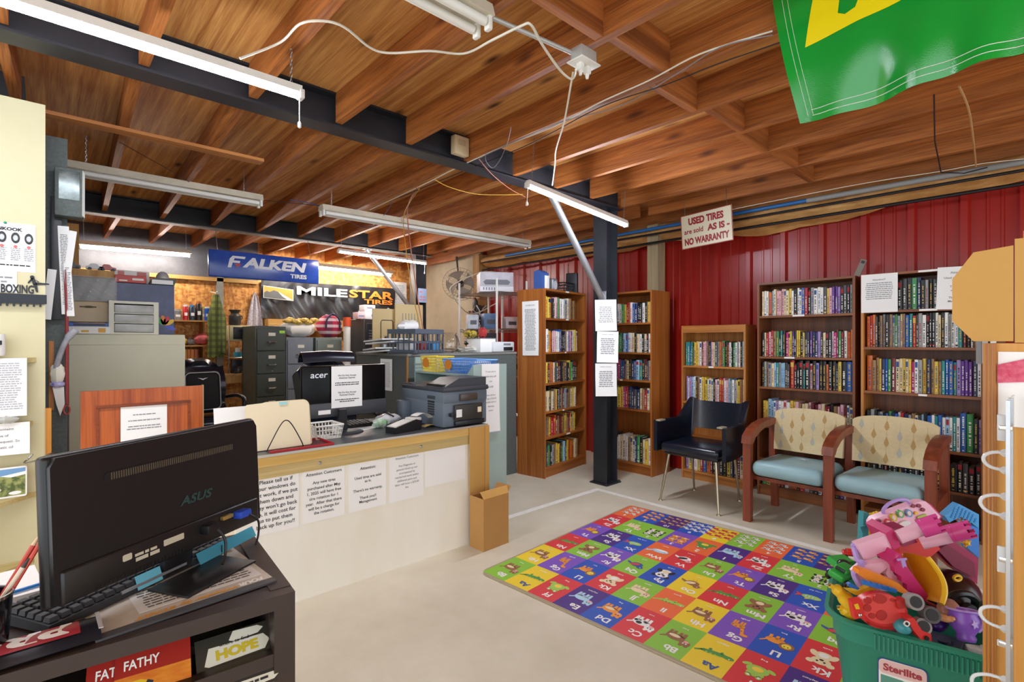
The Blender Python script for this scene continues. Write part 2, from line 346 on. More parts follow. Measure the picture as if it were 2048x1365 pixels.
# ---------------------------------------------------------------- lamps
LEDM = mat('led_glow', '#e8f1ff', .4, emit=LED); LEDN = mat('led_glow_near', '#e8f1ff', .4, emit=LEDL); TUBEM = mat('tube_glow', '#fff5ee', .4, emit=TUBE)
HOUS = mat('lamp_housing', '#e4e2da', .4, var=.06); OLDH = mat('aged_enamel', '#d9d0ba', .45, var=.12, scale=8)
def chain(a, b, r=.0035):
    a = Vector(a); b = Vector(b); n = max(2, int((b - a).length / .016)); m = MB(); t = (b - a).normalized(); s1 = t.orthogonal().normalized(); s2 = t.cross(s1)
    for i in range(n):
        c = a.lerp(b, (i + .5) / n); sd = s1 if i % 2 else s2
        m.tube([c + t * .011 * math.cos(q) + sd * .005 * math.sin(q) for q in [2 * PI * k / 8 for k in range(8)]], .0012, 4, close=True)
    return m
def led_strip(label, a, b, glow, wd=.034, group=None, chains=(), cord=0):
    a = Vector(a); b = Vector(b); L = (b - a).length; M = FR((a + b) / 2, b - a, Vector((0, 0, 1)).cross(b - a))
    t = thing('led_strip_light', label, 'ceiling light', M=M, group=group)
    m = MB(); m.bx(-L / 2, L / 2, -wd / 2, wd / 2, .0, .03)
    for s in (-1, 1): m.rbox((s * L / 2, 0, -.004), (.02, wd + .008, .04), .004)
    m.build('housing', HOUS, t)
    pr = [(-wd / 2, 0), (-wd * .46, -.014), (-wd * .25, -.022), (wd * .25, -.022), (wd * .46, -.014), (wd / 2, 0)]
    MB().prism(pr, -L / 2 + .012, L / 2 - .012, M=FR((0, 0, 0), (0, 1, 0), (0, 0, 1))).build('diffuser', glow, t, angle=60)
    for x in chains:
        p = M @ Vector((x, 0, .03)); c = chain((x, 0, .03), (x, 0, .03 + 2.746 - p.z)); c.build('hanging_chain', STEEL, t)
    if cord:
        m = MB(); m.tube([(cord, 0, 0), (cord, .0, -.12)], .002, 6); m.lathe([(.003, -.15), (.008, -.145), (.008, -.128), (.003, -.12)], 8, M=Matrix.Translation((cord, 0, 0))); m.build('pull_cord', WHITEP, t)
    return t
led_strip('long bright LED strip light on chains over the front counter', (-1.55, 2.26, 2.40), (.832, 2.255, 2.40), LEDN, .036, chains=(1.15, -.4), cord=1.185)
led_strip('tilted LED strip light hanging beside steel post near warranty sign', (2.46, 2.52, 2.405), (3.61, 2.515, 2.305), LEDM, .034, chains=(-.54, .54), cord=-.57)
led_strip('slim lit LED strip hanging by the second steel post', (2.63, 5.93, 2.41), (3.86, 5.93, 2.39), TUBEM, .034, chains=(-.58, .58), cord=.6)
def shop_light(label, a, b, lit, nt=2, chains=()):
    a = Vector(a); b = Vector(b); L = (b - a).length; M = FR((a + b) / 2, b - a, Vector((0, 0, 1)).cross(b - a))
    t = thing('fluorescent_fixture', label, 'ceiling light', M=M)
    m = MB(); m.prism([(-.06, 0), (-.045, .05), (.045, .05), (.06, 0)], -L / 2, L / 2, M=FR((0, 0, 0), (0, 1, 0), (0, 0, 1))); m.build('housing', OLDH, t)
    ys = (-.035, .035) if nt == 2 else (0,)
    for y in ys: MB().tube([(-L / 2 + .03, y, -.022), (L / 2 - .03, y, -.022)], .017, 12).build('tube', TUBEM if lit else WHITEP, t)
    for s in (-1, 1):
        for y in ys: MB().rbox((s * (L / 2 - .012), y, -.02), (.02, .032, .06), .006).build('lamp_holder', WHITEP, t)
    for x in chains: p = M @ Vector((x, 0, .05)); chain((x, 0, .05), (x, 0, .05 + max(.03, 2.746 - p.z))).build('hanging_chain', STEEL, t)
shop_light('unlit aged white fluorescent fixture under the dark left joists', (.10, 4.60, 2.50), (1.37, 4.60, 2.50), False, chains=(-.5, .5))
shop_light('unlit white fluorescent fixture ending by the red wall', (1.85, 4.54, 2.50), (4.45, 4.54, 2.52), False, chains=(-1.2, 0, 1.2))
shop_light('lit fluorescent tube above the toy cars at back left', (.32, 7.6, 2.42), (1.42, 7.6, 2.44), True, 1, chains=(-.5, .5))
shop_light('lit fluorescent tube above the black mountain banner', (2.35, 7.6, 2.445), (4.28, 7.6, 2.435), True, 1, chains=(-.9, .9))
shop_light('unlit white fixture end with two empty lamp holders beside conduit', (-.6, 1.5, 2.535), (1.24, 1.5, 2.535), False, chains=(.4, -.4))
# ---------------------------------------------------------------- ceiling wiring
WIREW = mat('white_cord', '#e2dccb', .5); WIREG = mat('grey_wire', '#8c8486', .5); WIREB = mat('black_wire', '#1d1c20', .5); WIREY = mat('yellow_wire', '#c99a35', .5); WIREP = mat('pink_wire', '#b0705e', .5); WIREV = mat('blue_wire', '#3a4a86', .5)
def cord(label, pts, r, m_, k=6, cat='cord', name='cord'):
    return tag(MB().tube(smoothpath(pts, k), r, 6).build(name, m_, angle=80), label, cat)
def PZ(*q, z=2.545): return [P(u, v, z=z) for u, v in q]
cord('white power cord looping under joists from long LED strip to outlet box', [P(480, 117, z=2.44)] + PZ((560, 85), (600, 48), (648, 42), (690, 55), (740, 95), (780, 106), (860, 102), (928, 107)) + PZ((985, 80), (1042, 52), (1062, 50), (1085, 90), (1120, 140), (1142, 158), (1150, 150), z=2.46) + [P(1152, 139, z=2.44)], .005, WIREW, name='power_cord')
cord('white extension cord dropping from outlet box to tilted LED strip', [P(1146, 145, d=2.2), P(1140, 180, d=2.3), P(1128, 245, d=2.6), P(1112, 300, d=3.0), P(1110, 330, d=3.3), P(1105, 371, d=3.52)], .0045, WIREW, name='power_cord')
tag(MB().tube([(1.25, 1.47, 2.545), (1.66, 1.42, 2.545)], .009, 10).build('conduit_tube', GALV), 'short galvanised conduit joining light fixture to outlet box', 'pipe')
t = thing('outlet_box', 'grey metal outlet box with white cover hanging under joists', 'outlet box', (1.69, 1.39, 2.53))
MB().rbox((0, 0, .0), (.10, .06, .055), .004).build('box', GALV, t)
MB().rbox((0, 0, -.031), (.125, .085, .007), .003).build('cover_plate', WHITEP, t)
for s in (-1, 1): m = MB(); m.rbox((s * .022, 0, -.05), (.026, .026, .032), .004); m.lathe([(.006, -.085), (.01, -.066)], 8, M=Matrix.Translation((s * .022, 0, 0))); m.build('plug', WHITEP, t)
cord('bundle of pale wires stapled along a joist edge to steel beam', PZ((1545, 62), (1400, 108), (1300, 160), (1200, 205), (1110, 252), (1000, 296), (905, 340), (850, 368), (740, 420), z=2.57), .004, WIREW, name='wire')
cord('grey mauve wire running loosely beside the pale wire bundle', PZ((1545, 70), (1440, 95), (1350, 150), (1240, 212), (1120, 245), (1010, 292), (960, 316), z=2.565), .003, WIREG, name='wire')
cord('thin black wire crossing the joists below green banner corner', PZ((1560, 85), (1430, 130), (1330, 170), (1200, 215), (1060, 288), (920, 345), (800, 395), z=2.562), .003, WIREB, name='wire')
cord('grey wire loop hanging under beige alarm box', PZ((1022, 255), (1015, 285), (1000, 320), (985, 336), (972, 322), (972, 305)), .0022, WIREG, name='wire')
cord('yellow wire sagging across joists behind steel beam', PZ((870, 360), (900, 375), (950, 388), (1000, 390), (1046, 389)), .003, WIREY, name='wire')
cord('pinkish wire angling down beside the steel beam', PZ((958, 318), (985, 350), (1020, 378), (1050, 394)), .003, WIREP, name='wire')
cord('blue wire drooping from unlit long fixture', PZ((580, 400), (640, 412), (690, 440), (730, 455), (760, 440), (785, 405)), .003, WIREV, name='wire')
cord('long thin dark wire strung across the far joists', PZ((240, 285), (330, 335), (430, 390), (520, 400), (640, 412)), .0025, WIREB, name='wire')
cord('orange red cable hanging from joists down into the grey crate', [P(835, 375, z=2.56), P(815, 420, d=5.0), P(822, 500, d=4.8), P(836, 600, d=4.6), P(850, 680, d=4.5)], .006, WIREP, name='cable')
cord('yellow cable hanging beside the orange red cable', [P(838, 378, z=2.56), P(808, 430, d=5.05), P(812, 500, d=4.85), P(826, 590, d=4.65), P(845, 672, d=4.5)], .004, WIREY, name='cable')
cord('thin black cable dropping from ceiling near green banner', [P(1868, 190, x=3.09), P(1882, 345, x=4.45), P(1975, 335, x=4.6)], .004, WIREB, 2, name='cable')
cord('pale twine hanging from joist beside the black cable', [P(1918, 172, x=3.3), P(1940, 230, x=3.6), P(1952, 333, x=4.45)], .005, mat('twine', '#b48a55', .8), name='twine')
cord('thin pale wire pinned above the blue pipe along the wall', [P(1460, 420, x=4.5), P(1700, 372, x=4.5), P(1880, 343, x=4.5), P(1960, 328, x=4.5), P(2048, 318, x=4.5)], .003, WIREW, name='wire')
t = thing('alarm_box', 'beige plastic alarm box fixed to joist end at steel beam', 'alarm', P(920, 293, y=2.80)); MB().rbox((0, 0, 0), (.12, .05, .125), .006).build('casing', mat('beige_plastic', '#cdb893', .5), t)
m = MB()
for k in range(5): m.bx(-.035, .03, -.0262, -.025, .0 + k * .008, .004 + k * .008)
m.build('grille', mat('beige_dark', '#a8946e', .6), t)
# ---------------------------------------------------------------- bookcases and books
OAK = wood('oak_veneer', '#8a4a1c', '#b8702f', 'z', rough=.42); OAKD = wood('dark_veneer', '#5e3018', '#8a4e26', 'z', rough=.42); OAKL = wood('light_oak', '#9a5a22', '#c98640', 'z', rough=.42)
OAKX = wood('oak_shelf', '#8a4a1c', '#b8702f', 'x', rough=.42); OAKDX = wood('dark_shelf', '#6a391c', '#9a5c2e', 'x', rough=.42); OAKLX = wood('light_shelf', '#9a5a22', '#c98640', 'x', rough=.42)
CASES = {}
def bookcase(key, label, loc, rz, W, D, Hh, shelves, mv, mh, back, top=.018, t=.018, header=0, chips=()):
    """local x along the front, y to the back, z up; origin at the front left foot"""
    o = thing('bookcase', label, 'bookcase', loc, rz)
    for x in (0, W - t): MB().bx(x, x + t, 0, D, 0, Hh).build('side_panel', mv, o)
    MB().bx(t, W - t, 0, D, Hh - top, Hh).build('top_panel', mh, o)
    MB().bx(t, W - t, D - .006, D, .02, Hh - top).build('back_panel', back, o)
    MB().bx(t, W - t, .015, .03, 0, shelves[-1] - t).build('kick_board', mh, o)
    if header: MB().bx(t, W - t, 0, .016, Hh - top - header, Hh - top).build('header_board', mh, o)
    for z in shelves: MB().bx(t, W - t, .002, D - .006, z - t, z).build('shelf', mh, o)
    for x, z, w_ in chips: MB().rbox((x, .0005, z), (w_, .002, .014), .0005, 1).build('shelf_label', PAPER, o)
    CASES[key] = (Matrix.Translation(loc) @ Matrix.Rotation(math.radians(rz), 4, 'Z'), W, D, Hh, shelves, t, top + header)
    return o
bookcase('a', 'tall oak bookcase angled in the corner with a notice taped to its side', (3.578, 3.425, 0), 8.5, .77, .335, 1.84, [1.555, 1.221, .917, .642, .39, .10], OAK, OAKX, OAK, chips=((.40, 1.547, .05), (.37, 1.213, .03), (.33, .63, .03), (.42, .38, .07), (.40, 1.83, .06)))
bookcase('b', 'tall oak bookcase standing just behind the black steel post', (4.39, 3.42, 0), -90, .66, .33, 1.83, [1.513, 1.215, .938, .645, .105], OAK, OAKX, OAK, chips=((.3, .93, .03),))
bookcase('c', 'short light oak bookcase behind the black vinyl armchair', (4.62, 2.575, 0), -90, .62, .22, 1.478, [1.093, .746, .40, .085], OAKL, OAKLX, OAKL, header=.05, chips=((.3, 1.085, .05),))
bookcase('d', 'tall dark brown bookcase behind the left blue seat', (4.60, 1.847, 0), -90, .73, .262, 1.833, [1.546, 1.197, .936, .601, .32, .09], OAKD, OAKDX, OAKD, chips=((.33, 1.54, .09), (.26, 1.19, .08)))
bookcase('e', 'tall brown bookcase behind the right blue seat with two taped notices', (4.58, 1.075, 0), -90, .70, .275, 1.832, [1.557, 1.285, .957, .574, .30, .08], OAKL, OAKDX, OAKD, chips=((.40, 1.823, .11), (.40, 1.549, .10), (.37, .948, .05)))
HEX = dict(w='#eeece6', c='#e4d3ab', k='#1c1c1f', r='#b32428', m='#6e2030', o='#cf6a2a', y='#e0c04a', g='#3f8f4f', t='#2f8c8e', b='#2a5fae', n='#24305c', l='#9cc4de', p='#6a3f96', v='#a58bc4', i='#e6b3bc', u='#c02a80', a='#9a9a98', d='#4a494c', e='#9a7650')
WORD = dict(w='white', c='cream', k='black', r='red', m='maroon', o='orange', y='yellow', g='green', t='teal', b='blue', n='navy', l='pale blue', p='purple', v='lavender', i='pink', u='magenta', a='grey', d='dark grey', e='tan')
PAGES = mat('book_pages', '#e8dcc0', .85); BINK = {0: mat('spine_dark_ink', '#22222a', .6), 1: mat('spine_light_ink', '#f2efe6', .6), 2: mat('spine_gold_ink', '#d8b24a', .5), 3: mat('spine_red_ink', '#a8252c', .6), 4: mat('spine_blue_ink', '#2c4f93', .6)}
_bb = MB.build
def _b2(s, *a, **k): o = _bb(s, *a, **k); s.me = o.data; return o
MB.build = _b2
BM = {}
def book_mesh(k, style):
    """a unit book: spine to the front (-y), cover boards, page block, title marks on the spine"""
    if (k, style) in BM: return BM[(k, style)]
    rd = random.Random(ord(k) * 17 + style); m = MB()
    m.add([(0, .03, 0), (.14, 0, 0), (.86, 0, 0), (1, .03, 0), (1, .06, 0), (0, .06, 0)] + [(0, .03, 1), (.14, 0, 1), (.86, 0, 1), (1, .03, 1), (1, .06, 1), (0, .06, 1)],
          [(5, 4, 3, 2, 1, 0), (6, 7, 8, 9, 10, 11)] + [(i, (i + 1) % 6, 6 + (i + 1) % 6, 6 + i) for i in range(6)])
    m.bx(0, .09, .06, 1, 0, 1); m.bx(.91, 1, .06, 1, 0, 1); m.bx(.09, .91, .06, .975, .015, .975, 1)
    dark = k in 'krmnpdbtgu'; main = (1 if rd.random() < .7 else 2) if dark else rd.choice((0, 0, 3, 4)); alt = rd.choice((0, 3, 4)) if not dark else rd.choice((1, 2, 3))
    def strip(x0, x1, z0, z1, mi): m.add([(x0, -.004, z0), (x1, -.004, z0), (x1, -.004, z1), (x0, -.004, z1)], [(0, 1, 2, 3)], mi)
    z = rd.uniform(.12, .2); e = rd.uniform(.62, .9)
    if style == 2: strip(.14, .86, .76, .93, 3); e = min(e, .7)
    if style == 1: strip(.14, .86, .05, .09, 3)
    while z < e:                                                    # letter-like marks running up the spine
        q = z + rd.uniform(.02, .045); a = rd.uniform(.30, .38); strip(a, 1 - a, z, q, 2); z = q + rd.choice((.012, .016, .02, .06))
    strip(.35, .65, .03, .05, 2)
    o = m.build('book', [mat('cover_' + WORD[k].replace(' ', '_'), HEX[k], .38, var=.10, scale=3), PAGES, BINK[main], BINK[alt]], angle=30)
    bpy.data.objects.remove(o); BM[(k, style)] = m.me
    return m.me
ORD = 'first second third fourth fifth sixth seventh eighth ninth tenth eleventh twelfth thirteenth fourteenth fifteenth sixteenth seventeenth eighteenth nineteenth twentieth'.split()
def ordn(i):
    if i <= 20: return ORD[i - 1]
    return ('twenty-' if i < 30 else 'thirty-') + ORD[i % 10 - 1] if i % 10 else ('thirtieth' if i == 30 else 'fortieth')
CN = dict(a='the corner bookcase', b='the bookcase behind the post', c='the short bookcase', d='the dark tall bookcase', e='the bookcase with taped notices')
SN = ['top shelf', 'second shelf', 'third shelf', 'fourth shelf', 'fifth shelf', 'bottom shelf']
BOOKS = []
def shelf(key, row, codes, h, tk=1.0, x0=.012, x1=None, dep=.13, front=.03, hv=.012, name=None):
    M, W, D, Hh, sh, t, tp = CASES[key]; rd = random.Random(sum(map(ord, codes)) + row * 7 + ord(key))
    codes = codes.replace(' ', ''); a = t + x0; b = (x1 if x1 else W - t - .008); ws = [rd.uniform(.75, 1.3) * (1.6 if ch.isupper() else 1) for ch in codes]
    k = (b - a) / sum(ws); x = a; z = sh[row]; lim = (Hh - tp if row == 0 else sh[row - 1] - t) - z - .012
    for i, ch in enumerate(codes):
        hh = min(lim, h + rd.uniform(-hv, hv) + (.03 if ch.isupper() else 0)); c = ch.lower(); wd = ws[i] * k
        BOOKS.append([M, x + wd * .02, front + rd.uniform(-.006, .012), z + .0005, wd * .96, dep + rd.uniform(-.015, .015), hh, c, rd.randrange(6),
                      '%s book, %s from left on the %s of %s' % (WORD[c], ordn(i + 1), name or SN[row], CN[key]), 'books on the %s of %s' % (name or SN[row], CN[key])])
        x += wd
shelf('a', 0, 'tyyokwigiwwacwekee', .205, x1=.60); shelf('a', 1, 'lwyokiiwwbkknewvipcyc', .215, x1=.64); shelf('a', 2, 'gykeoocdkmkedekygkdk', .20, x1=.63); shelf('a', 3, 'yccKceykwkemaekecycc', .20, x1=.63)
shelf('a', 4, 'yeeyrromemeyyerycy', .19, x1=.60); shelf('a', 5, 'kdgkaeyykglkyooyce', .20, x1=.66, name='bottom shelf')
shelf('b', 0, 'wwcakwwgyrrwbnkkwkyw', .20, x0=.06); shelf('b', 1, 'nbnkkggnlbwwckcwkckw', .19, x0=.06); shelf('b', 2, 'tnbkrumbnecknbltkmda', .20, x0=.05); shelf('b', 3, 'wwcwkyyyurnnndncerce', .205, x0=.05); shelf('b', 4, 'rrkdwwcwwecwngkcyw', .245, x0=.05, hv=.03, name='bottom shelf')
shelf('c', 0, 'ttbgeyycwmiieknicdaoegkmwkgwawkl', .23, dep=.12, hv=.008); shelf('c', 1, 'vwvlwkewyyywcwkiwrriwilawbyyec', .23, dep=.12); shelf('c', 3, 'vyiwyrbomkekkydnmc', .21, dep=.12, name='bottom shelf')
shelf('d', 0, 'cwwolciiiccywkwwbrkawwwdyippvkdka', .215); shelf('d', 1, 'kcriregktkuyypkyykyndpnnvkckdwumgmwoo', .21); shelf('d', 2, 'kaeacltalld dRkkKtKiKvKKoKKkYKB', .21, front=.02); shelf('d', 3, 'yyllwvwwiwyyieccimmicmmkeiimwc', .215, front=.05, dep=.16)
shelf('d', 5, 'gykbrkweokradkwrgrkpwn', .22, name='bottom shelf')
shelf('e', 0, 'kdkgnkakdk', .215, x0=.20, x1=.47); shelf('e', 1, 'orodkeakeagacebtrdawkkkwckwawwtmkwec', .235); shelf('e', 2, 'Oeeynbgmccycyuwayneyetbbtvpppnw', .235); shelf('e', 3, 'kakdakbgnbwrnaecdlkbwtbwlwtwBGkv', .23)
shelf('e', 4, 'kdkmkdknkdkkdkgkkdkk', .19, name='fifth shelf')
def px_size(r):
    p = r[0] @ Vector((r[1], r[2], r[3] + r[6] / 2)); d = p.x * _s + p.y * _c; u = 1024 + FPX * (p.x * _c - p.y * _s) / d
    v = 682.5 - FPX * (p.z - CAMH) / d
    hid = (1310 < u < 1500 and v > 820) or (1560 < u < 1900 and v > 830) or u > 1945 or (1180 < u < 1238) or (v > 960)
    return r[4] * r[6] / d ** 2 * (.3 if hid else 1)
BOOKS.sort(key=px_size, reverse=True)
REST = MB(); RM = []
for n, (M, x, y, z, wd, dp, hh, c, st, lab, grp) in enumerate(BOOKS):
    me = book_mesh(c, st); A = M @ Matrix.Translation((x, y, z)) @ Matrix.Diagonal((wd, dp, hh, 1))
    if n < 300:
        o = bpy.data.objects.new('book', me); COL.objects.link(o); o.matrix_world = A; tag(o, lab, 'book', grp)
    else:
        mi = []
        for q in me.materials:
            if q not in RM: RM.append(q)
            mi.append(RM.index(q))
        k = len(REST.V); REST.V += [tuple(A @ v.co) for v in me.vertices]
        for p in me.polygons: REST.F.append(tuple(i + k for i in p.vertices)); REST.I.append(mi[p.material_index])
tag(REST.build('books', RM, angle=30), 'the farther and half hidden paperbacks on the lower and corner bookcase shelves', 'books', kind='stuff')
# ---------------------------------------------------------------- seating
VINYL = mat('black_vinyl', '#161b29', .24, var=.2, scale=4, bump=.03); WORN = mat('worn_trim', '#a89f8a', .4, .3); LEGM = mat('brass_grey_leg', '#b4a78c', .3, .9)
a = thing('armchair', 'black vinyl shell armchair with splayed metal legs beside short bookcase', 'chair', (4.035, 2.065, 0), -90)
def shell(u, v):
    t = -1 + 2 * u; s = abs(t); sg = 1 if t > 0 else -1
    ang = min(1, s / .42); x = .235 * math.sin(ang * PI / 2); y = .25 - .05 * (1 - math.cos(ang * PI / 2)) * 1.0
    if s > .42: k = (s - .42) / .58; x = .235 + .045 * math.sin(k * PI * .6); y = .20 - .43 * k
    hb = .80 + .03 * math.exp(-((s - .38) / .1) ** 2); q = min(1, max(0, (s - .40) / .17)); q = q * q * (3 - 2 * q)
    top = hb * (1 - q) + .665 * q; b = min(1, max(0, (s - .30) / .12)); bot = .565 * (1 - b) + .41 * b
    z = bot + (top - bot) * v; lean = (z - .45) * .22 * (1 - q)
    return (sg * x * (1 - .10 * (1 - v) * (1 - q)), y + lean, z)
MB().surf(shell, 60, 8, th=.032).build('shell', VINYL, a, angle=60)
m = MB(); m.rbox((0, .0, .452), (.50, .47, .075), .03, 3); m.build('seat', VINYL, a, angle=60)
MB().rbox((0, .01, .405), (.46, .42, .03), .01).build('seat_base', BLK, a)
for sx in (-1, 1): MB().rbox((sx * .262, -.20, .667), (.045, .09, .014), .006).build('arm_cap', WORN, a)
for (x, y, fx, fy) in ((-.20, -.17, -.25, -.225), (.20, -.17, .255, -.24), (-.19, .18, -.20, .25), (.19, .18, .205, .24)):
    l = MB(); l.tube([(x, y, .40), (fx, fy, .012)], [.0125, .008], 10); l.lathe([(.016, 0), (.016, .006), (.009, .016)], 12, M=Matrix.Translation((fx, fy, 0))); l.build('leg', LEGM, a)
CHWOOD = wood('cherry_chair_wood', '#6b2f1c', '#8d4428', 'z', rough=.35); BLUEV = mat('blue_vinyl', '#8db2bb', .42, var=.10, scale=5, bump=.04, hx2='#9bbec5'); LEAFC = mat('tan_leaf', '#b8965e', .75); LEAFG = mat('grey_leaf', '#b3b2a4', .75)
FABRIC = mat('cream_fabric', '#d8c59a', .85, var=.07, scale=60, bump=.08)
t = thing('waiting_seat', 'two joined waiting seats with pale blue cushions, leafy cream backs and three wooden arms', 'seat', (4.1, 1.085, 0), -90)
rd = random.Random(3)
for k in (-1, 1):
    cx = k * .265
    def cush(u, v, cx=cx):
        return (0, 0, 0)
    m = MB(); m.rbox((cx, -.02, .40), (.475, .50, .11), .05, 4)
    for i, q in enumerate(m.V):
        if q[2] > .42: m.V[i] = (q[0], q[1], q[2] + .014 * max(0, 1 - ((q[0] - cx) / .23) ** 2) * max(0, 1 - (q[1] / .25) ** 2) - .02 * max(0, (q[1] / .25)))
    c = m.build('seat_cushion', BLUEV, t, angle=60)
    if k < 0: MB().poly([(cx + .03, -.03, .4712), (cx + .06, -.045, .4708), (cx + .045, -.015, .4708), (cx + .075, .0, .4702), (cx + .035, -.005, .4708), (cx - .0, -.015, .4712), (cx + .02, -.025, .4712)]).build('tear', PAPER, c)
    A = TR(cx, .215, .635, -9)
    m = MB(); w2 = .235; hh = .16
    outl = [(-w2, -hh), (w2, -hh), (w2 + .006, hh - .03)] + [(w2 * math.cos(q) * 1.0, hh - .03 + .045 * math.sin(q)) for q in [PI * j / 14 for j in range(1, 14)]] + [(-w2 - .006, hh - .03)]
    m.prism([(x, z) for x, z in outl], -.028, .028, M=A @ FR((0, 0, 0), (1, 0, 0), (0, 0, 1)))
    for col in range(6):
        for row in range(3):
            lx = -.185 + .074 * col; lz = -.115 + .112 * row + (.05 if col % 2 else 0)
            if lz > .12: continue
            L = A @ FR((lx, -.0288, lz), (1, 0, 0), (0, 0, 1)); wd = .0155; hl = .036
            m.add([(0, hl, 0), (-wd * .55, hl * .35, 0), (-wd, -hl * .3, 0), (-wd * .5, -hl * .8, 0), (0, -hl, 0), (wd * .5, -hl * .8, 0), (wd, -hl * .3, 0), (wd * .55, hl * .35, 0)], [tuple(range(8))], 1 if (col + (row % 2) * 0) % 3 else 2, L)
            m.add([(-.0007, hl, 0), (.0007, hl, 0), (.0007, hl + .04, 0), (-.0007, hl + .04, 0)], [(0, 1, 2, 3)], 1 if col % 3 else 2, L)
    m.build('backrest', [FABRIC, LEAFC, LEAFG], t, angle=30)
    MB().bx(cx - .21, cx + .21, -.15, .20, .325, .345).build('seat_board', BLK, t)
for j, x in enumerate((-.53, 0, .53)):
    m = MB(); m.prism([(-.027, 0), (.027, 0), (.027, .60), (-.027, .60)], -.026, .026, M=FR((x, -.245, 0), (1, 0, 0), (0, 0, 1))); m.build('front_leg', CHWOOD, t)
    m = MB(); m.prism([(.30, 0), (.255, 0), (.205, .45), (.215, .70), (.262, .70), (.255, .45)], -.024, .024, M=FR((x, 0, 0), (0, 1, 0), (0, 0, 1))); m.build('rear_leg', CHWOOD, t)
    up = [(-.285, .575), (-.27, .63), (-.20, .675), (-.10, .705), (.02, .72), (.16, .722), (.265, .715)]; dn = [(.265, .672), (.15, .672), (0, .668), (-.1, .648), (-.19, .61), (-.225, .575)]
    MB().prism(up + dn, -.033, .033, M=FR((x, 0, 0), (0, 1, 0), (0, 0, 1))).build('armrest', CHWOOD, t, angle=25)
    MB().bx(x - .02, x + .02, -.22, .21, .30, .36).build('side_rail', CHWOOD, t)
for y in (-.16, .19): MB().bx(-.51, .51, y - .02, y + .02, .30, .327).build('cross_rail', CHWOOD, t)
def office_chair(label, loc, rz, z_top, cushion):
    o = thing('office_chair', label, 'chair', loc, rz)
    hb = z_top - .56
    def bk(u, v):
        x = (u - .5) * .5; z = .56 + hb * v; e = abs(u - .5) * 2; rr = max(0, v - .75) / .25
        return (x * (1 - .16 * rr * rr), .20 + .10 * (v - .1) - .06 * (1 - e * e) * 0 - .05 * e * e + .03 * math.sin(v * PI * 3), z - .10 * rr * e ** 3)
    MB().surf(bk, 16, 20, th=-.085).build('backrest', VINYL, o, angle=60)
    MB().rbox((0, -.02, .49), (.52, .50, .11), .045, 3).build('seat', VINYL, o, angle=60)
    for sx in (-1, 1): MB().tube(smoothpath([(sx * .27, .18, .72), (sx * .30, .0, .745), (sx * .30, -.17, .72), (sx * .29, -.2, .62), (sx * .27, -.14, .46)], 5), .022, 8).build('armrest', BLK, o)
    m = MB(); m.lathe([(.025, .08), (.025, .42)], 12); m.build('gas_lift', BLK, o)
    for k in range(5):
        q = 2 * PI * k / 5; l = MB(); l.tube([(.03 * math.cos(q), .03 * math.sin(q), .10), (.30 * math.cos(q), .30 * math.sin(q), .07)], [.025, .016], 8); l.ell((.30 * math.cos(q), .30 * math.sin(q), .031), (.03, .03, .031)); l.build('base_leg', BLK, o)
    if cushion:
        M2 = TR(0, .135, .80, -6); m = MB(); m.rbox((0, 0, 0), (.36, .10, .42), .04, 3, M=M2); c = m.build('lumbar_cushion', mat('black_mesh_cloth', '#141416', .8), o, angle=60)
        q = [M2 @ Vector((x, -.052, z)) for x, z in rrect(.33, .39, .05, 4)]; MB().tube(q, .005, 6, close=True).build('piping', mat('grey_piping', '#b5b5b8', .6), c)
        m = MB(); L = M2 @ FR((0, -.0515, .13), (1, 0, 0), (0, 0, 1)); m.poly([(-.05, .01, .001), (-.02, -.002, .001), (0, -.014, .001), (.02, -.002, .001), (.05, .01, .001), (.02, .006, .001), (0, .0, .001), (-.02, .006, .001)], 0, L); m.build('wing_logo', PAPER, c)
    return o
office_chair('black leather office chair with white piped back cushion beside cream cabinet', (1.27, 6.05, 0), 8, 1.145, True)
o = office_chair('black office chair with worn headrest behind the counter monitor', (1.71, 3.93, 0), -4, 1.19, False)
MB().surf(lambda u, v: (.205 - .41 * u, .20 - .13 * math.cos(v * PI * .9) * .5 - .02, 1.165 + .075 * math.sin(v * PI) - .02 * abs(u - .5)), 10, 8, th=.012).build('headrest', VINYL, o, angle=60)
# ---------------------------------------------------------------- front counter
YPLY = wood('yellow_plywood', '#c9a052', '#dfba70', 'x', rough=.6); CREAMW = mat('aged_white_panel', '#ece6d4', .5, var=.05, scale=1.6, hx2='#e2d6b4'); TOP = mat('grey_laminate', '#55575a', .35, var=.18, scale=9)
c = thing('counter', 'long cream front counter with grey top, yellow wood edge and taped notices', 'counter', (.68, 2.66, 0))
MB().bx(0, 1.54, .0, .74, .755, .772).build('worktop', TOP, c)
MB().bx(0, 1.54, -.006, 0, .762, .774).build('edge_trim', mat('aluminium_trim', '#c9c6bd', .35, .8), c)
MB().bx(0, 1.54, -.003, .02, .715, .7615).build('edge_band', YPLY, c)
MB().bx(0, 1.54, .004, .02, .655, .715).build('batten', wood('dull_batten', '#b39a5e', '#cdb57c', 'x', rough=.7), c)
STAIN = mat('aged_front_panel', '#ece7d6', .5, var=.12, scale=2.4, stretch=(1, 1, .35), hx2='#f4f1e8')
MB().bx(0, 1.54, .008, .024, .0, .655).build('front_panel', STAIN, c)
for x in (.40, 1.02): MB().lathe([(.009, 0), (.009, .003), (.005, .006)], 10, M=FR((x, .004, .69), (1, 0, 0), (0, 0, 1))).build('screw', STEEL, c)
for x in (.01, 1.51): MB().bx(x, x + .02, .024, .72, 0, .755).build('side_panel', CREAMW, c)
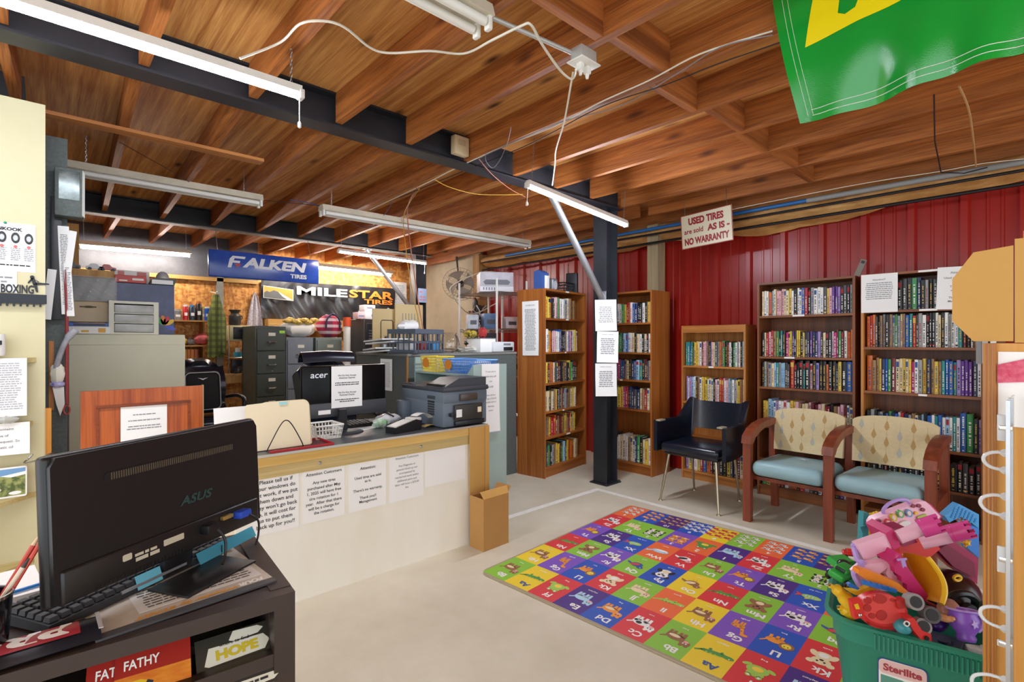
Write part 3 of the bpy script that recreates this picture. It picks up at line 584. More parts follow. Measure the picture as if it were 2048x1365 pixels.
def sheet(name, label, M, w_, h_, rows=(), parent=None, mt=None, curl=0.0, cat='notice', fill=None, ink=None, th=.0008, group=None, wave=0.0, n=10):
    """a sheet of paper in the xy plane of M (z towards the reader) with printed rows: (text, size, y) or (None, height, y, x0, x1)"""
    def f(u, v):
        x = (u - .5) * w_; y = (v - .5) * h_; return (x, y, .001 + curl * (1 - v) ** 3 * (.4 + .6 * u) + wave * (math.sin(v * 7 + u * 2) * .5 + .5))
    m = MB(); m.surf(f, n if curl or wave else 1, n if curl or wave else 1, th=th); o = m.build(name, mt or PAPER, parent, M=M if parent is None else None, angle=60)
    if parent is not None: o.matrix_local = M
    if label: tag(o, label, cat, group)
    if rows or fill:
        rnd = random.Random(len(label or name) + int(w_ * 1e4)); t_ = MB(); last = None
        def flush():
            if not t_.V: return
            q = MB(); q.V, q.F, q.I = [(x, y, f(x / w_ + .5, y / h_ + .5)[2] + .0012) for x, y, z in t_.V], t_.F, t_.I; q.build('printed_text', ink or INK, o, smooth=False); t_.V, t_.F, t_.I = [], [], []
        for r in rows:
            y = r[2]; sz = r[1] if r[0] is not None else r[1] * 2
            if last is not None and abs(last - y) > 1.75 * sz: flush()
            last = y
            if r[0] is not None: t_.text(r[0], r[1], Matrix.Translation((r[3] if len(r) > 3 else 0, y, 0)), bold=r[4] if len(r) > 4 else .012, dz=0, sx=r[5] if len(r) > 5 else 1)
            else: t_.lines(r[3], r[4], y, r[1], None, dz=0)
        if fill:
            flush(); y0, y1, hh, x0, x1 = fill; y = y1
            while y > y0: q = rnd.uniform(0, .25) * (x1 - x0) / 2; t_.lines(x0 + q, x1 - q, y, hh, None, dz=0); y -= hh * 2.1
        flush()
    return o
YF = 2.668
sheet('notice', 'white notice on counter front that begins Please tell us if your windows', faceY(.862, YF - .0005, .53), .225, .295, [(s, .0265, .108 - .031 * i) for i, s in enumerate(['Please tell us if', 'your windows do', 'not work, if we put', 'them down and', "they won't go back", 'up, it will cost for', 'us to put them', 'back up for you!!'])])
sheet('notice', 'white counter notice about new tires and free rotation', faceY(1.105, YF - .0005, .535), .225, .295, [('Attention Customers', .022, .10), ('Any new tires', .0215, .055), ('purchased after May', .0215, .027), ('1, 2025 will have free', .0215, 0), ('tire rotation for 1', .0215, -.027), ('year.  After that there', .0215, -.053), ('will be a charge for', .0215, -.079), ('the rotation.', .0215, -.104)])
sheet('notice', 'white counter notice reading Used tires are sold as is', faceY(1.355, YF - .0005, .535), .225, .29, [('Attention:', .023, .085), ('Used tires are sold', .021, .035), ('as is.', .021, .012), ("There's no warranty.", .021, -.035), ('Thank you!!', .021, -.078), ('Management', .021, -.10)])
sheet('notice', 'counter notice nearest the printer, about diagnosis and general check-up', faceY(1.605, YF - .0005, .535), .23, .29, [('Attention Customers', .018, .105), ('Any Diagnosis or', .0165, .06), ('general check-up not', .0165, .038), ('accompanied by', .0165, .016), ('mechanical work and/or', .0165, -.006), ('additional parts and', .0165, -.028), ('labor will incur a $29.00', .0165, -.05), ('fee.', .0165, -.072)], ink=INKG)
sheet('poster_sheet', 'blank white sheet on counter front nearest the cardboard', faceY(1.885, YF - .0005, .555), .305, .24, cat='paper')
# things on the counter
ZT = .772
t = thing('manila_folders', 'thick cream manila folders standing in bent wire holder on counter', 'folders', (.915, 2.76, ZT))
for k in range(5):
    w_ = .31 + .004 * k; pl = [(-w_ / 2, 0), (w_ / 2, 0)] + [(w_ / 2 - .035 + .035 * math.cos(q), .205 + .035 * math.sin(q)) for q in [PI / 2 * j / 5 for j in range(6)]] + [(-w_ / 2 + .1, .24), (-w_ / 2, .235 - .006 * k)]
    MB().prism(pl, -.002, .002, M=TR(.003 * k, .008 * k, .004, -7 - k) @ FR((0, 0, 0), (1, 0, 0), (0, 0, 1))).build('folder', mat('manila', '#efe0bd', .75), t)
MB().prism([(-.02, 0), (.02, 0), (.02, .016), (-.02, .016)], -.001, .001, M=TR(.02, .02, .225, -10) @ FR((0, 0, 0), (1, 0, 0), (0, 0, 1))).build('folder_tab', mat('pale_teal', '#9fd3d6', .7), t)
tag(MB().tube(smoothpath([(-.085, .0, 0), (-.07, -.012, .04), (-.028, -.022, .125), (0, -.025, .15), (.03, -.022, .125), (.078, -.012, .04), (.095, .0, 0), (.10, .09, .003), (-.09, .09, .003)], 6), .0028, 8).build('wire_holder', BLK, loc=(.925, 2.735, ZT + .003), angle=80), 'black bent wire file holder in front of manila folders', 'file holder')
t = thing('file_tray', 'flat red file tray under the wire holder on counter', 'tray', (1.01, 2.76, ZT)); MB().bx(-.17, .15, -.075, .12, 0, .002).build('tray_base', mat('dark_red_tray', '#571a20', .5), t)
m = MB(); [m.bx(*q) for q in ((-.17, .15, -.08, -.075, 0, .012), (-.17, .15, .12, .125, 0, .012), (.15, .155, -.08, .125, 0, .012))]; m.build('tray_rim', mat('red_rim', '#b5202a', .4), t)
sheet('papers', 'white papers standing behind the manila folders', TR(.775, 2.90, ZT + .112, 80, 0, 0), .26, .215, cat='papers', th=.012)
BSK = mat('white_basket', '#efeee6', .45)
def basket(name, label, loc, rz, w_, d_, h_, mt, cat='basket', inset=.85, nx=9, ny=3):
    o = thing(name, label, cat, loc, rz); 
    def wall(ax, bx_, n, side):
        m = MB()
        for i in range(n + 1):
            t_ = i / n; p = [ax[0] + (bx_[0] - ax[0]) * t_, ax[1] + (bx_[1] - ax[1]) * t_]; m.tube([(p[0] * inset, p[1] * inset, .0), (p[0], p[1], h_)], .0028, 4)
        for j in range(ny + 1):
            k = inset + (1 - inset) * j / ny; z = h_ * j / ny; m.tube([(ax[0] * k, ax[1] * k, z), (bx_[0] * k, bx_[1] * k, z)], .003 if j < ny else .0055, 4)
        m.build('basket_side', mt, o)
    W2, D2 = w_ / 2, d_ / 2; q = [(-W2, -D2), (W2, -D2), (W2, D2), (-W2, D2)]
    for i in range(4): wall(q[i], q[(i + 1) % 4], nx if i % 2 == 0 else max(3, int(nx * d_ / w_)), i)
    MB().bx(-W2 * inset, W2 * inset, -D2 * inset, D2 * inset, 0, .003).build('basket_base', mt, o); return o
basket('plastic_basket', 'small white slotted basket beside the folders on the counter', (1.215, 2.93, ZT + .001), 0, .16, .16, .075, BSK, nx=8)
t = thing('desktop_monitor', 'black widescreen monitor with silver brand lettering and paper over its back on counter', 'monitor', (1.36, 2.985, ZT))
m = MB(); m.lathe([(.118, .0), (.118, .006), (.10, .013), (.03, .016)], 28, M=Matrix.Diagonal((1, .78, 1, 1))); m.build('stand_base', DGREY, t)
m = MB(); m.prism([(-.03, 0), (.03, 0), (.022, .13), (-.022, .13)], -.012, .012, M=TR(0, .03, .012, 4) @ FR((0, 0, 0), (1, 0, 0), (0, 0, 1))); m.build('stand_neck', BLK, t)
m = MB(); m.rbox((.045, .085, .25), (.545, .03, .315), .008, 2); m.build('screen_panel', mat('gloss_black', '#030304', .3, spec=.2), t)
m = MB(); m.rbox((.045, .068, .138), (.543, .02, .088), .006); m.build('lower_band', mat('brushed_dark', '#3c3d41', .38), t)
m = MB(); m.text('acer', .052, FR((-.125, .0695, .352), (1, 0, 0), (0, 0, 1)), bold=.01, sx=1.15, shear=.15, res=4); m.build('brand_lettering', mat('silver_ink', '#c9c9cc', .3, .5), t)
sheet('taped_paper', None, faceY(.045, .0570, .275), .20, .255, [('We Do Not Accept', .0145, .07), ('American Express', .0145, .055), (None, .005, .025, -.08, .08), (None, .005, .013, -.085, .085), ('We Do Not Accept', .0145, -.035), ('Personal Checks', .0145, -.05), (None, .005, -.078, -.08, .08), (None, .005, -.09, -.05, .05)], parent=t)
MB().bx(-.135, -.06, .0555, .0575, .115, .14).build('sticker', PAPER, t)
def keyboard(o, W, D, M, rows=5, cols=16, hb=.018):
    m = MB(); m.prism([(-D / 2, 0), (D / 2, 0), (D / 2, hb * 1.5), (-D / 2, hb * .7)], -W / 2, W / 2, M=M @ FR((0, 0, 0), (0, 1, 0), (0, 0, 1))); m.build('keyboard_case', BLK, o)
    kw = (W - .016) / cols; kd = (D - .016) / rows; m = MB()
    for r in range(rows):
        for k in range(cols):
            if rows > 4 and r == 4 and k % 5 == 4: continue
            y = -D / 2 + .008 + kd * (r + .5); z = hb * (.7 + .8 * (y / D + .5)); m.box((-W / 2 + .008 + kw * (k + .5), y, z + .004), (kw * .86, kd * .84, .009), taper=.8, M=M)
    m.build('keys', mat('key_black', '#202124', .5), o)
t = thing('keyboard', 'black keyboard behind the counter monitor stand', 'keyboard', (1.42, 3.17, ZT), 0); keyboard(t, .43, .14, ID)
sheet('papers', 'loose white paper lying beside monitor base on counter', TR(1.50, 3.06, ZT + .0005, 0, 0, 15), .21, .15, fill=(-.05, .05, .004, -.09, .09), cat='papers', ink=INKL)
# bags and snack pouch
rd = random.Random(12)
def blob(c, r, seed, k=.18, n=14, q=10):
    m = MB(); m.ell((0, 0, 0), 1, n=n, k=q); rr = random.Random(seed); ph = [rr.uniform(0, 6) for _ in range(6)]
    m.V = [(c[0] + r[0] * x * (1 + k * math.sin(5 * y + ph[0]) * math.cos(4 * z + ph[1])), c[1] + r[1] * y * (1 + k * math.sin(6 * x + ph[2])), c[2] + r[2] * z * (1 + k * math.sin(7 * x + ph[3]) * math.sin(5 * y + ph[4]))) for x, y, z in m.V]; return m
tag(blob((0, 0, 0), (.09, .06, .035), 4, .3).build('plastic_bag', mat('crumpled_clear_plastic', '#e6e6e8', .2, spec=.8), loc=(1.71, 3.09, ZT + .036), angle=20), 'crumpled clear plastic bag on counter between monitor and printer', 'bag')
tag(blob((0, 0, 0), (.05, .03, .03), 5, .3).build('snack_pouch', mat('green_pouch', '#55b030', .3, var=.5, scale=30, hx2='#d9d9e2'), loc=(1.60, 2.99, ZT + .031), angle=20), 'small green and white snack pouch in front of crumpled bag', 'pouch')
t = thing('hand_brush', 'blue handled brush lying on the crumpled bag', 'brush', (1.67, 3.05, ZT + .085)); MB().tube([(-.02, .06, .025), (.03, -.06, -.02)], .006, 8).build('handle', BLK, t); MB().ell((-.03, .08, .03), (.03, .018, .012)).build('head', mat('brush_blue', '#4767b8', .4), t)
t = thing('card_terminal', 'black and white card terminal with curling receipt on counter edge', 'card terminal', (1.66, 2.79, ZT), 12)
m = MB(); m.prism([(-.11, 0), (.10, 0), (.11, .055), (.06, .07), (-.11, .035)], -.045, .045, M=FR((0, 0, 0), (1, 0, 0), (0, 0, 1))); m.build('body', BLK, t)
m = MB(); m.prism([(-.105, .038), (.03, .064), (.03, .068), (-.105, .043)], -.04, .04, M=FR((0, 0, 0), (1, 0, 0), (0, 0, 1))); m.build('keypad', mat('light_grey_plastic', '#c9c7c0', .4), t)
m = MB(); m.rbox((.075, 0, .068), (.07, .08, .02), .006); m.build('printer_cover', mat('pale_grey_plastic', '#dad8d0', .4), t)
MB().surf(lambda u, v: (.08 + .20 * u, -.03 + .06 * v, .082 + .025 * math.sin(u * 3.0) - .085 * u * u + .003), 16, 2, th=.0006).build('receipt', PAPER, t)
MB().surf(lambda u, v: (.13 + .12 * u, -.05 + .05 * v, .012 - .006 * u + .01 * math.sin(u * 3)), 10, 2, th=.0006).build('receipt', mat('yellow_slip', '#e3cf8c', .8), t)
PRN = mat('slate_plastic', '#65707c', .45); PRND = mat('dark_slate', '#3d4148', .4); PRNB = mat('printer_black', '#1e1f22', .35)
t = thing('printer', 'grey multifunction printer with its back to customers on counter end', 'printer', (1.885, 2.685, ZT))
MB().rbox((.18, .26, .085), (.36, .50, .165), .012).build('lower_body', PRN, t); MB().rbox((.18, .26, .195), (.36, .51, .075), .012).build('upper_body', PRN, t)
m = MB(); m.prism([(0, .232), (.50, .232), (.50, .265), (.40, .268), (.28, .252), (.0, .262)], -.002, .362, M=FR((0, 0, 0), (0, 1, 0), (0, 0, 1))); m.rbox((.18, .255, .245), (.372, .52, .03), .01); m.build('scanner_lid', PRND, t)
m = MB(); m.prism([(.0, .26), (.02, .262), (.13, .312), (.36, .315), (.36, .26)], -.24, -.02, M=FR((0, 0, 0), (1, 0, 0), (0, 0, 1))); m.build('document_feeder', PRND, t)
MB().bx(.02, .14, .05, .23, .262, .275).build('feeder_tray', PRNB, t)
MB().rbox((.19, -.004, .095), (.23, .02, .10), .006).build('rear_cover', mat('rear_dark', '#33302c', .45), t)
m = MB(); m.rbox((.2, -.003, .025), (.24, .02, .03), .004); m.build('rear_slot', PRNB, t)
m = MB(); m.rbox((.19, -.006, .19), (.14, .02, .045), .004); m.build('rear_recess', mat('rear_glass', '#4a4038', .3), t)
MB().bx(.085, .13, -.0152, -.0145, .065, .115).build('label', PAPER, t); MB().bx(.26, .292, -.0152, -.0145, .085, .12).build('label', mat('cream_label', '#e8d9b8', .7), t)
MB().rbox((.055, -.012, .085), (.035, .03, .022), .004).build('power_plug', BLK, t)
m = MB()
for i in range(5):
    for j in range(6): m.bx(-.0012, .0, .11 + .016 * i, .122 + .016 * i, .075 + .016 * j, .087 + .016 * j)
m.build('side_vent', PRNB, t); MB().rbox((.0, .145, .19), (.006, .09, .022), .002).build('side_grip', PRND, t)
MB().rbox((-.03, .44, .08), (.07, .10, .14), .01).build('paper_tray', PRN, t)
sheet('paper_sheet', 'sheet with fine tables taped to dark bench side by monitor', FR((2.274, 4.13, 1.03), (0, -1, 0), (0, 0, 1)), .21, .28, fill=(-.11, .11, .004, -.09, .09), cat='paper', ink=INKL)
# cardboard at the counter end
t = thing('cardboard_sheet', 'tall flat yellow cardboard leaning against counter end', 'cardboard', (2.07, 2.645, 0)); MB().bx(-.01, .115, 0, .006, .30, .762).build('panel', CARDL, t); MB().bx(.118, .152, -.004, .006, .30, .765).build('folded_edge', CARDL, t)
t = thing('cardboard_box', 'brown open cardboard box on floor against counter end', 'box', (2.085, 2.50, 0), 2); bw, bd, bh = .215, .135, .33
for nm, q in (('box_side', (-.03, -.025, 0, bd, 0, bh)), ('box_side', (-.03 + bw, -.025 + bw, 0, bd, 0, bh)), ('box_side', (-.025, -.03 + bw, 0, .005, 0, bh)), ('box_side', (-.025, -.03 + bw, bd - .005, bd, 0, bh)), ('box_base', (-.025, -.03 + bw, .005, bd - .005, 0, .005))): MB().bx(*q).build(nm, CARD, t)
MB().prism([(0, 0), (bw, 0), (bw + .01, .05), (-.01, .05)], 0, .004, M=TR(-.03, 0, bh, 62, 0, 0)).build('flap', CARDL, t); MB().prism([(0, 0), (.13, 0), (.13, .05), (0, .05)], 0, .004, M=TR(-.03 + bw, .005, bh, 0, -35, 0) @ FR((0, 0, 0), (0, 1, 0), (1, 0, .4))).build('flap', CARD, t)
# ---------------------------------------------------------------- dark bench, teal shelf and what stands on them
BWOOD = wood('bare_edge', '#a86a2c', '#cf9146', 'z', rough=.7); TEAL = mat('pale_teal_metal', '#a9beb8', .45, var=.08, scale=3, hx2='#9cb1ac')
b = thing('workbench', 'dark grey speckled bench block behind the teal shelf', 'bench', (2.28, 3.775, 0))
MB().bx(.0, 1.25, 0, .02, 0, 1.20).build('front_panel', SPECK, b); MB().bx(0, .02, .02, .95, 0, 1.20).build('side_panel', SPECK, b); MB().bx(1.23, 1.25, .02, .95, 0, 1.2).build('side_panel', SPECK, b)
MB().bx(-.01, 1.25, -.008, .95, 1.20, 1.222).build('benchtop', mat('dull_grey_top', '#7d7d78', .6, var=.2), b); MB().bx(-.004, .0, -.006, .016, .0, 1.2).build('worn_edge', BWOOD, b)
t = thing('metal_shelf', 'pale teal metal shelf unit beside counter end holding plastic baskets', 'shelf', (2.237, 2.832, 0))
MB().bx(0, .312, 0, .015, 0, 1.161).build('end_panel', TEAL, t); MB().bx(0, .312, .755, .77, 0, 1.20).build('end_panel', TEAL, t); MB().bx(.30, .312, .015, .755, 0, 1.1).build('back_panel', TEAL, t)
for z in (.06, .42, .76, 1.075): MB().bx(.004, .30, .015, .755, z, z + .014).build('shelf', TEAL, t)
MB().prism([(0, 0), (.10, 0), (.0, .10)], 0, .012, M=FR((.0, .0155, 1.05), (0, 1, 0), (0, 0, 1))).build('corner_gusset', TEAL, t)
sheet('notice', 'long white notice about five dollar charge taped to teal shelf end', faceY(2.392, 2.8305, .92), .165, .49, [('To just use us', .017, .19), ('pallet tires, will', .017, .155), ('cost', .017, .12), ('$ 5.00', .019, .08), ('There will be a', .0155, .02), ('charge of $20.00', .0155, -.005), ('handled and in a', .0155, -.03), ('disposing', .0155, -.06), ('system', .0155, -.09)], ink=INKG, curl=.012)
BASKY = mat('yellow_basket', '#e8cf3a', .4); BASKB = mat('blue_basket', '#5d97e0', .4)
basket('plastic_basket', 'yellow slotted basket on teal shelf behind the printer', (2.335, 3.42, 1.09), 90, .22, .17, .115, BASKY, nx=12, ny=5)
basket('plastic_basket', 'long blue slotted basket on teal shelf nearest the posted notice', (2.395, 3.08, 1.09), 90, .42, .20, .10, BASKB, nx=24, ny=5)
for lab, x, y, z in (('orange round paper tag on the blue basket', 2.284, 3.20, 1.15), ('orange square paper tag on the yellow basket', 2.24, 3.44, 1.16)):
    tag(MB().prism([(.045 * math.cos(2 * PI * i / 12) * (1 + .1 * math.sin(3 * i)), .04 * math.sin(2 * PI * i / 12)) for i in range(12)], 0, .002, M=faceX(x, y, z)).build('paper_tag', mat('orange_tag', '#e08a2a', .6)), lab, 'tag')
sheet('papers', 'white papers stacked in the long blue basket', TR(2.40, 3.10, 1.17, 6, 4, 88), .36, .15, cat='papers', th=.03)
CRATE = mat('slate_crate', '#555d6a', .5)
def crate(loc, rz, w_, d_, h_):
    o = thing('crate', 'slate grey plastic crate with slotted sides on bench corner', 'crate', loc, rz)
    for (M, L) in ((FR((0, -d_ / 2, 0), (1, 0, 0), (0, 0, 1)), w_), (FR((0, d_ / 2, 0), (-1, 0, 0), (0, 0, 1)), w_), (FR((w_ / 2, 0, 0), (0, 1, 0), (0, 0, 1)), d_), (FR((-w_ / 2, 0, 0), (0, -1, 0), (0, 0, 1)), d_)):
        m = MB(); m.bx(-L / 2, L / 2, 0, .03, -.008, 0, M=M); m.bx(-L / 2, L / 2, h_ - .04, h_, -.012, .004, M=M); m.bx(-L / 2, L / 2, h_ * .42, h_ * .5, -.006, 0, M=M)
        n = max(3, int(L / .05))
        for i in range(n + 1): x = -L / 2 + L * i / n; m.bx(x - .006, x + .006, 0, h_, -.006, 0, M=M)
        m.build('crate_side', CRATE, o)
    MB().bx(-w_ / 2, w_ / 2, -d_ / 2, d_ / 2, 0, .006).build('crate_base', CRATE, o)
crate((2.47, 3.95, 1.223), 18, .40, .30, .21)
tag(blob((0, 0, 0), (.14, .09, .06), 8, .14).build('paper_bundle', mat('white_bundle', '#e6e4e2', .7), loc=(2.42, 3.98, 1.455), rz=20, angle=30), 'crumpled white paper bundle on top of slate crate', 'paper bundle')
for i, (dx, dy, dz, hx, nm) in enumerate(((-.1, 0, .06, '#c9c9c9', 'grey'), (.05, .02, .05, '#b54038', 'red'), (.12, -.03, .06, '#3f7fb0', 'blue'))):
    q = MB(); q.rbox((0, 0, 0), (.09, .16, .10), .01); tag(q.build('carton', mat('crate_fill_' + nm, hx, .5), loc=(2.47 + dx, 3.95 + dy, 1.223 + .058), rz=18), nm + ' packet seen through slots inside the slate crate', 'packet')
TANP = mat('tan_panel', '#cdb27c', .55)
t = thing('vent_panel', 'tan plastic panel with slots standing behind slate crate', 'panel', (2.62, 4.44, 1.222), -6); MB().rbox((.07, 0, .235), (.30, .02, .47), .006).build('panel', TANP, t)
for k in range(6): MB().rbox((.0 + k * .032, -.0115, .25), (.010, .003, .26), .001, 1).build('slot', mat('slot_grey', '#9b9782', .6), t)
t = thing('cupboard_door', 'small tan door panel with arched groove leaning beside vent panel', 'panel', (2.46, 4.50, 1.222), -10); MB().rbox((0, 0, .21), (.24, .018, .42), .004).build('panel', TANP, t)
MB().tube([(-.04, -.011, .02), (-.04, -.011, .29), (-.03, -.011, .31), (.07, -.011, .31), (.08, -.011, .29), (.08, -.011, .02)], .004, 6).build('groove', BLK, t)
t = thing('glass_jar', 'round clear glass jar on bench right of slate crate', 'jar', (2.86, 3.98, 1.2225)); MB().lathe([(.05, 0), (.085, .03), (.095, .09), (.075, .15), (.058, .17), (.068, .185), (.064, .185), (.054, .17), (.070, .148), (.089, .09), (.08, .034), (.046, .006)], 24, caps=False).build('jar', GLASS, t)
for k in range(7):
    o = sheet('paper', ('topmost' if k == 6 else ORD[k]) + ' loose sheet' + (' of the untidy paper stack on bench' if k == 6 else ' from bottom in the paper stack beside the jar'), TR(3.13 + .012 * math.sin(k * 2), 4.02 + .01 * math.cos(k * 3), 1.2235 + .0085 * k, 0, 0, k * 23 - 40), .29, .22, cat='paper', th=.006, mt=PAPER if k % 2 else mat('buff_paper', '#ddd2bb', .8), group='papers piled on the bench')
tag(blob((0, 0, 0), (.11, .05, .02), 3, .1).build('folded_cloth', BLK, loc=(3.14, 4.03, 1.305), rz=30, angle=30), 'flat black cloth lying on the bench paper stack', 'cloth')
t = thing('white_box', 'plain white carton on the dark bench beside papers', 'box', (3.13, 3.81, 1.2225), 8); MB().rbox((.07, .09, .065), (.22, .18, .13), .003).build('carton', mat('carton_white', '#f1f0ee', .6), t); MB().rbox((.07, .09, .132), (.226, .186, .008), .002).build('lid', mat('lid_grey', '#8f9096', .5), t)
t = thing('laminator', 'silver and white desk machine at bench end beside tall bookcase', 'printer', (3.38, 3.82, 1.2225), 4); MB().rbox((.02, .1, .05), (.30, .22, .10), .012).build('body', mat('silver_white', '#d9dbdd', .4), t); MB().rbox((.06, -.012, .075), (.10, .006, .02), .003).build('display', mat('lcd_grey', '#7f868c', .3), t); MB().rbox((.07, -.014, .03), (.12, .02, .035), .004).build('front_slot', BLK, t)
t = thing('tablet_stand', 'dark slanted panel standing behind the silver desk machine', 'panel', (3.36, 4.08, 1.2225)); MB().prism([(-.16, 0), (.16, 0), (.16, .19), (-.02, .19)], -.01, .01, M=FR((0, 0, 0), (1, 0, 0), (0, 0, 1))).build('panel', DGREY, t)
tag(blob((0, 0, 0), (.07, .05, .035), 5, .35).build('yellow_gloves', mat('yellow_grip', '#d6b92e', .6, var=.5, scale=40, hx2='#2a2a2a'), loc=(3.04, 3.90, 1.397), angle=30), 'yellow and black work gloves piled on white carton', 'gloves')
tag(blob((0, 0, 0), (.045, .04, .05), 7, .3).build('red_twine', mat('red_yarn', '#b0302f', .7), loc=(3.22, 3.93, 1.41), angle=30), 'tangle of red cord on white carton lid', 'cord')
# wire shelving against the red wall
t = thing('wire_shelving', 'chrome wire shelving unit at red wall behind corner bookcase', 'shelf', (3.79, 4.45, 0), 0)
for x in (-.22, .22):
    for y in (-.33, .33): MB().tube([(x, y, 0), (x, y, 2.0)], .012, 8).build('post', WHITEP, t)
for z in (.5, .95, 1.46, 1.86):
    m = MB()
    for q in ((-.22, -.33, .22, -.33), (-.22, .33, .22, .33), (-.22, -.33, -.22, .33), (.22, -.33, .22, .33)):
        m.tube([(q[0], q[1], z), (q[2], q[3], z)], .004, 5); m.tube([(q[0], q[1], z - .03), (q[2], q[3], z - .03)], .003, 5)
        n = 14
        for i in range(n): a0 = i / n; a1 = (i + 1) / n; e = lambda k: (q[0] + (q[2] - q[0]) * k, q[1] + (q[3] - q[1]) * k); m.tube([(*e(a0), z - .03 * (i % 2)), (*e(a1), z - .03 * ((i + 1) % 2))], .0018, 4)
    for i in range(1, 14): x = -.22 + .44 * i / 14; m.tube([(x, -.33, z + .003), (x, .33, z + .003)], .0018, 4)
    m.build('wire_shelf', STEEL, t)
t = thing('printer_carton', 'grey picture carton of an appliance on top of wire shelving', 'box', (3.765, 4.38, 1.868), -32)
MB().rbox((0, .0, .11), (.37, .30, .215), .003).build('carton', mat('photo_carton', '#b9b6c0', .5, var=.25, scale=5, hx2='#dcd9df'), t)
m = MB(); m.poly([(-.13, 0, -.03), (.13, 0, -.03), (.15, 0, .0), (.12, 0, .025), (-.12, 0, .025), (-.15, 0, .0)], M=Matrix.Translation((0, -.1512, .11))); m.build('printed_appliance', mat('dark_print', '#54545c', .4), t)
m = MB(); m.bx(-.185, .185, -.1515, -.1505, .005, .06); m.build('printed_band', mat('white_band', '#ecebee', .5), t)
m = MB(); 
for k in range(5): m.bx(-.15 + .03 * k, -.14 + .03 * k, -.1525, -.152, .02, .05)
m.build('printed_marks', mat('purple_print', '#6f6a8a', .5), t)
m = MB(); m.disc((0, 0), .06, .05, M=FR((.1862, 0, .12), (0, 1, 0), (0, 0, 1)), n=14); m.build('side_print', mat('navy_print', '#34386a', .5), t)
for lab, loc, rz, d_, hx in (('blue and silver packet hanging stack on wire shelf', (3.72, 4.42, 1.467), -25, (.16, .14, .17), '#5f7fa8'), ('black and white packet on wire shelf beside blue packet', (3.60, 4.58, 1.467), -25, (.12, .12, .16), '#d5d8dc'), ('white and red carton on middle wire shelf', (3.86, 4.22, 1.467), -25, (.15, .14, .13), '#e6d7d8'), ('pink carton on lower wire shelf', (3.74, 4.38, .957), -25, (.20, .16, .22), '#c66a72'), ('white carton on lower wire shelf', (3.9, 4.2, .957), -25, (.16, .15, .2), '#e8e5e2')):
    o = thing('carton', lab, 'box', loc, rz); MB().rbox((0, 0, d_[2] / 2), d_, .004).build('carton', mat('carton_' + hx[1:], hx, .5, var=.3, scale=9), o); MB().bx(-d_[0] * .3, d_[0] * .3, -d_[1] / 2 - .001, -d_[1] / 2, d_[2] * .3, d_[2] * .6).build('printed_label', mat('dark_print', '#54545c', .4), o)
# things on top of the corner bookcase
t = thing('water_filter', 'blue tall box with white front on top of corner bookcase', 'box', (3.70, 3.60, 1.841), 8); MB().prism([(-.05, 0), (.05, 0), (.05, .18), (.0, .20), (-.05, .17)], -.05, .07, M=FR((0, 0, 0), (0, 1, 0), (0, 0, 1))).build('box', mat('box_blue', '#3f5fa6', .4), t); MB().rbox((.035, -.054, .075), (.075, .006, .14), .002).build('front_label', PAPER, t)
t = thing('speaker', 'small grey rounded speaker beside blue box on bookcase top', 'speaker', (3.87, 3.60, 1.841)); MB().rbox((0, 0, .065), (.085, .09, .13), .02, 3).build('casing', mat('speaker_grey', '#8b8d92', .4, .4), t); MB().disc((0, 0), .03, .045, M=faceY(0, -.0455, .06)).build('mesh_front', mat('mesh_grey', '#b9bbbf', .5), t)
basket('wire_basket', 'low black wire basket on top of corner bookcase', (4.05, 3.62, 1.842), 8, .20, .17, .09, BLK)
t = thing('black_device', 'upright black device with antenna at right end of corner bookcase top', 'router', (4.215, 3.63, 1.841), 20); MB().rbox((0, 0, .11), (.05, .13, .22), .01).build('casing', DGREY, t); MB().rbox((0, 0, .006), (.09, .15, .012), .004).build('foot', DGREY, t); MB().tube([(0, .05, .21), (0, .05, .32)], .005, 6).build('antenna', BLK, t)
# fan and things on the stud
FANW = mat('dusty_wire', '#8f857a', .6)
t = thing('cage_fan', 'dusty wire cage fan hanging high beside the second steel post', 'fan', M=FR((4.12, 5.50, 2.09), (.86, -.5, .05), (.15, .25, .95)))
m = MB(); R = .235
for k in range(30):
    q = 2 * PI * k / 30
    for s in (-1, 1): m.tube([(R * math.cos(q) * j, R * math.sin(q) * j, s * .075 * (1 - j ** 3)) for j in (.18, .5, .8, 1.0)], .0016, 4)
for r, z in ((R, 0), (R * .7, .05), (R * .7, -.05), (R * .18, .075), (R * .18, -.075)): m.tube([(r * math.cos(2 * PI * k / 28), r * math.sin(2 * PI * k / 28), z) for k in range(28)], .003, 5, close=True)
m.build('cage', FANW, t)
for k in range(4):
    q = PI / 2 * k + .3; m = MB(); m.surf(lambda u, v: ((.04 + .15 * u) * math.cos(q + (v - .5) * .9 * (.5 + u)), (.04 + .15 * u) * math.sin(q + (v - .5) * .9 * (.5 + u)), .03 * (v - .5)), 6, 6, th=.002); m.build('blade', mat('fan_blade', '#a49a8c', .5), t)
m = MB(); m.lathe([(.045, -.12), (.05, -.04), (.05, .02), (.03, .04)], 16); m.build('motor', DGREY, t)
m = MB(); m.tube([(0, 0, -.1), (0, .2, -.12), (0, .46, -.12)], .012, 8); m.build('hanger', DGREY, t)
cord('white bent tubing hung in a loop below the cage fan', [(4.80, 5.3, 2.26), (4.2, 5.1, 2.22), (3.85, 5.25, 2.05), (3.8, 5.25, 1.92), (4.12, 5.28, 1.68), (4.45, 5.15, 1.83)], .007, WIREW, 4, 'tubing', 'white_tubing')
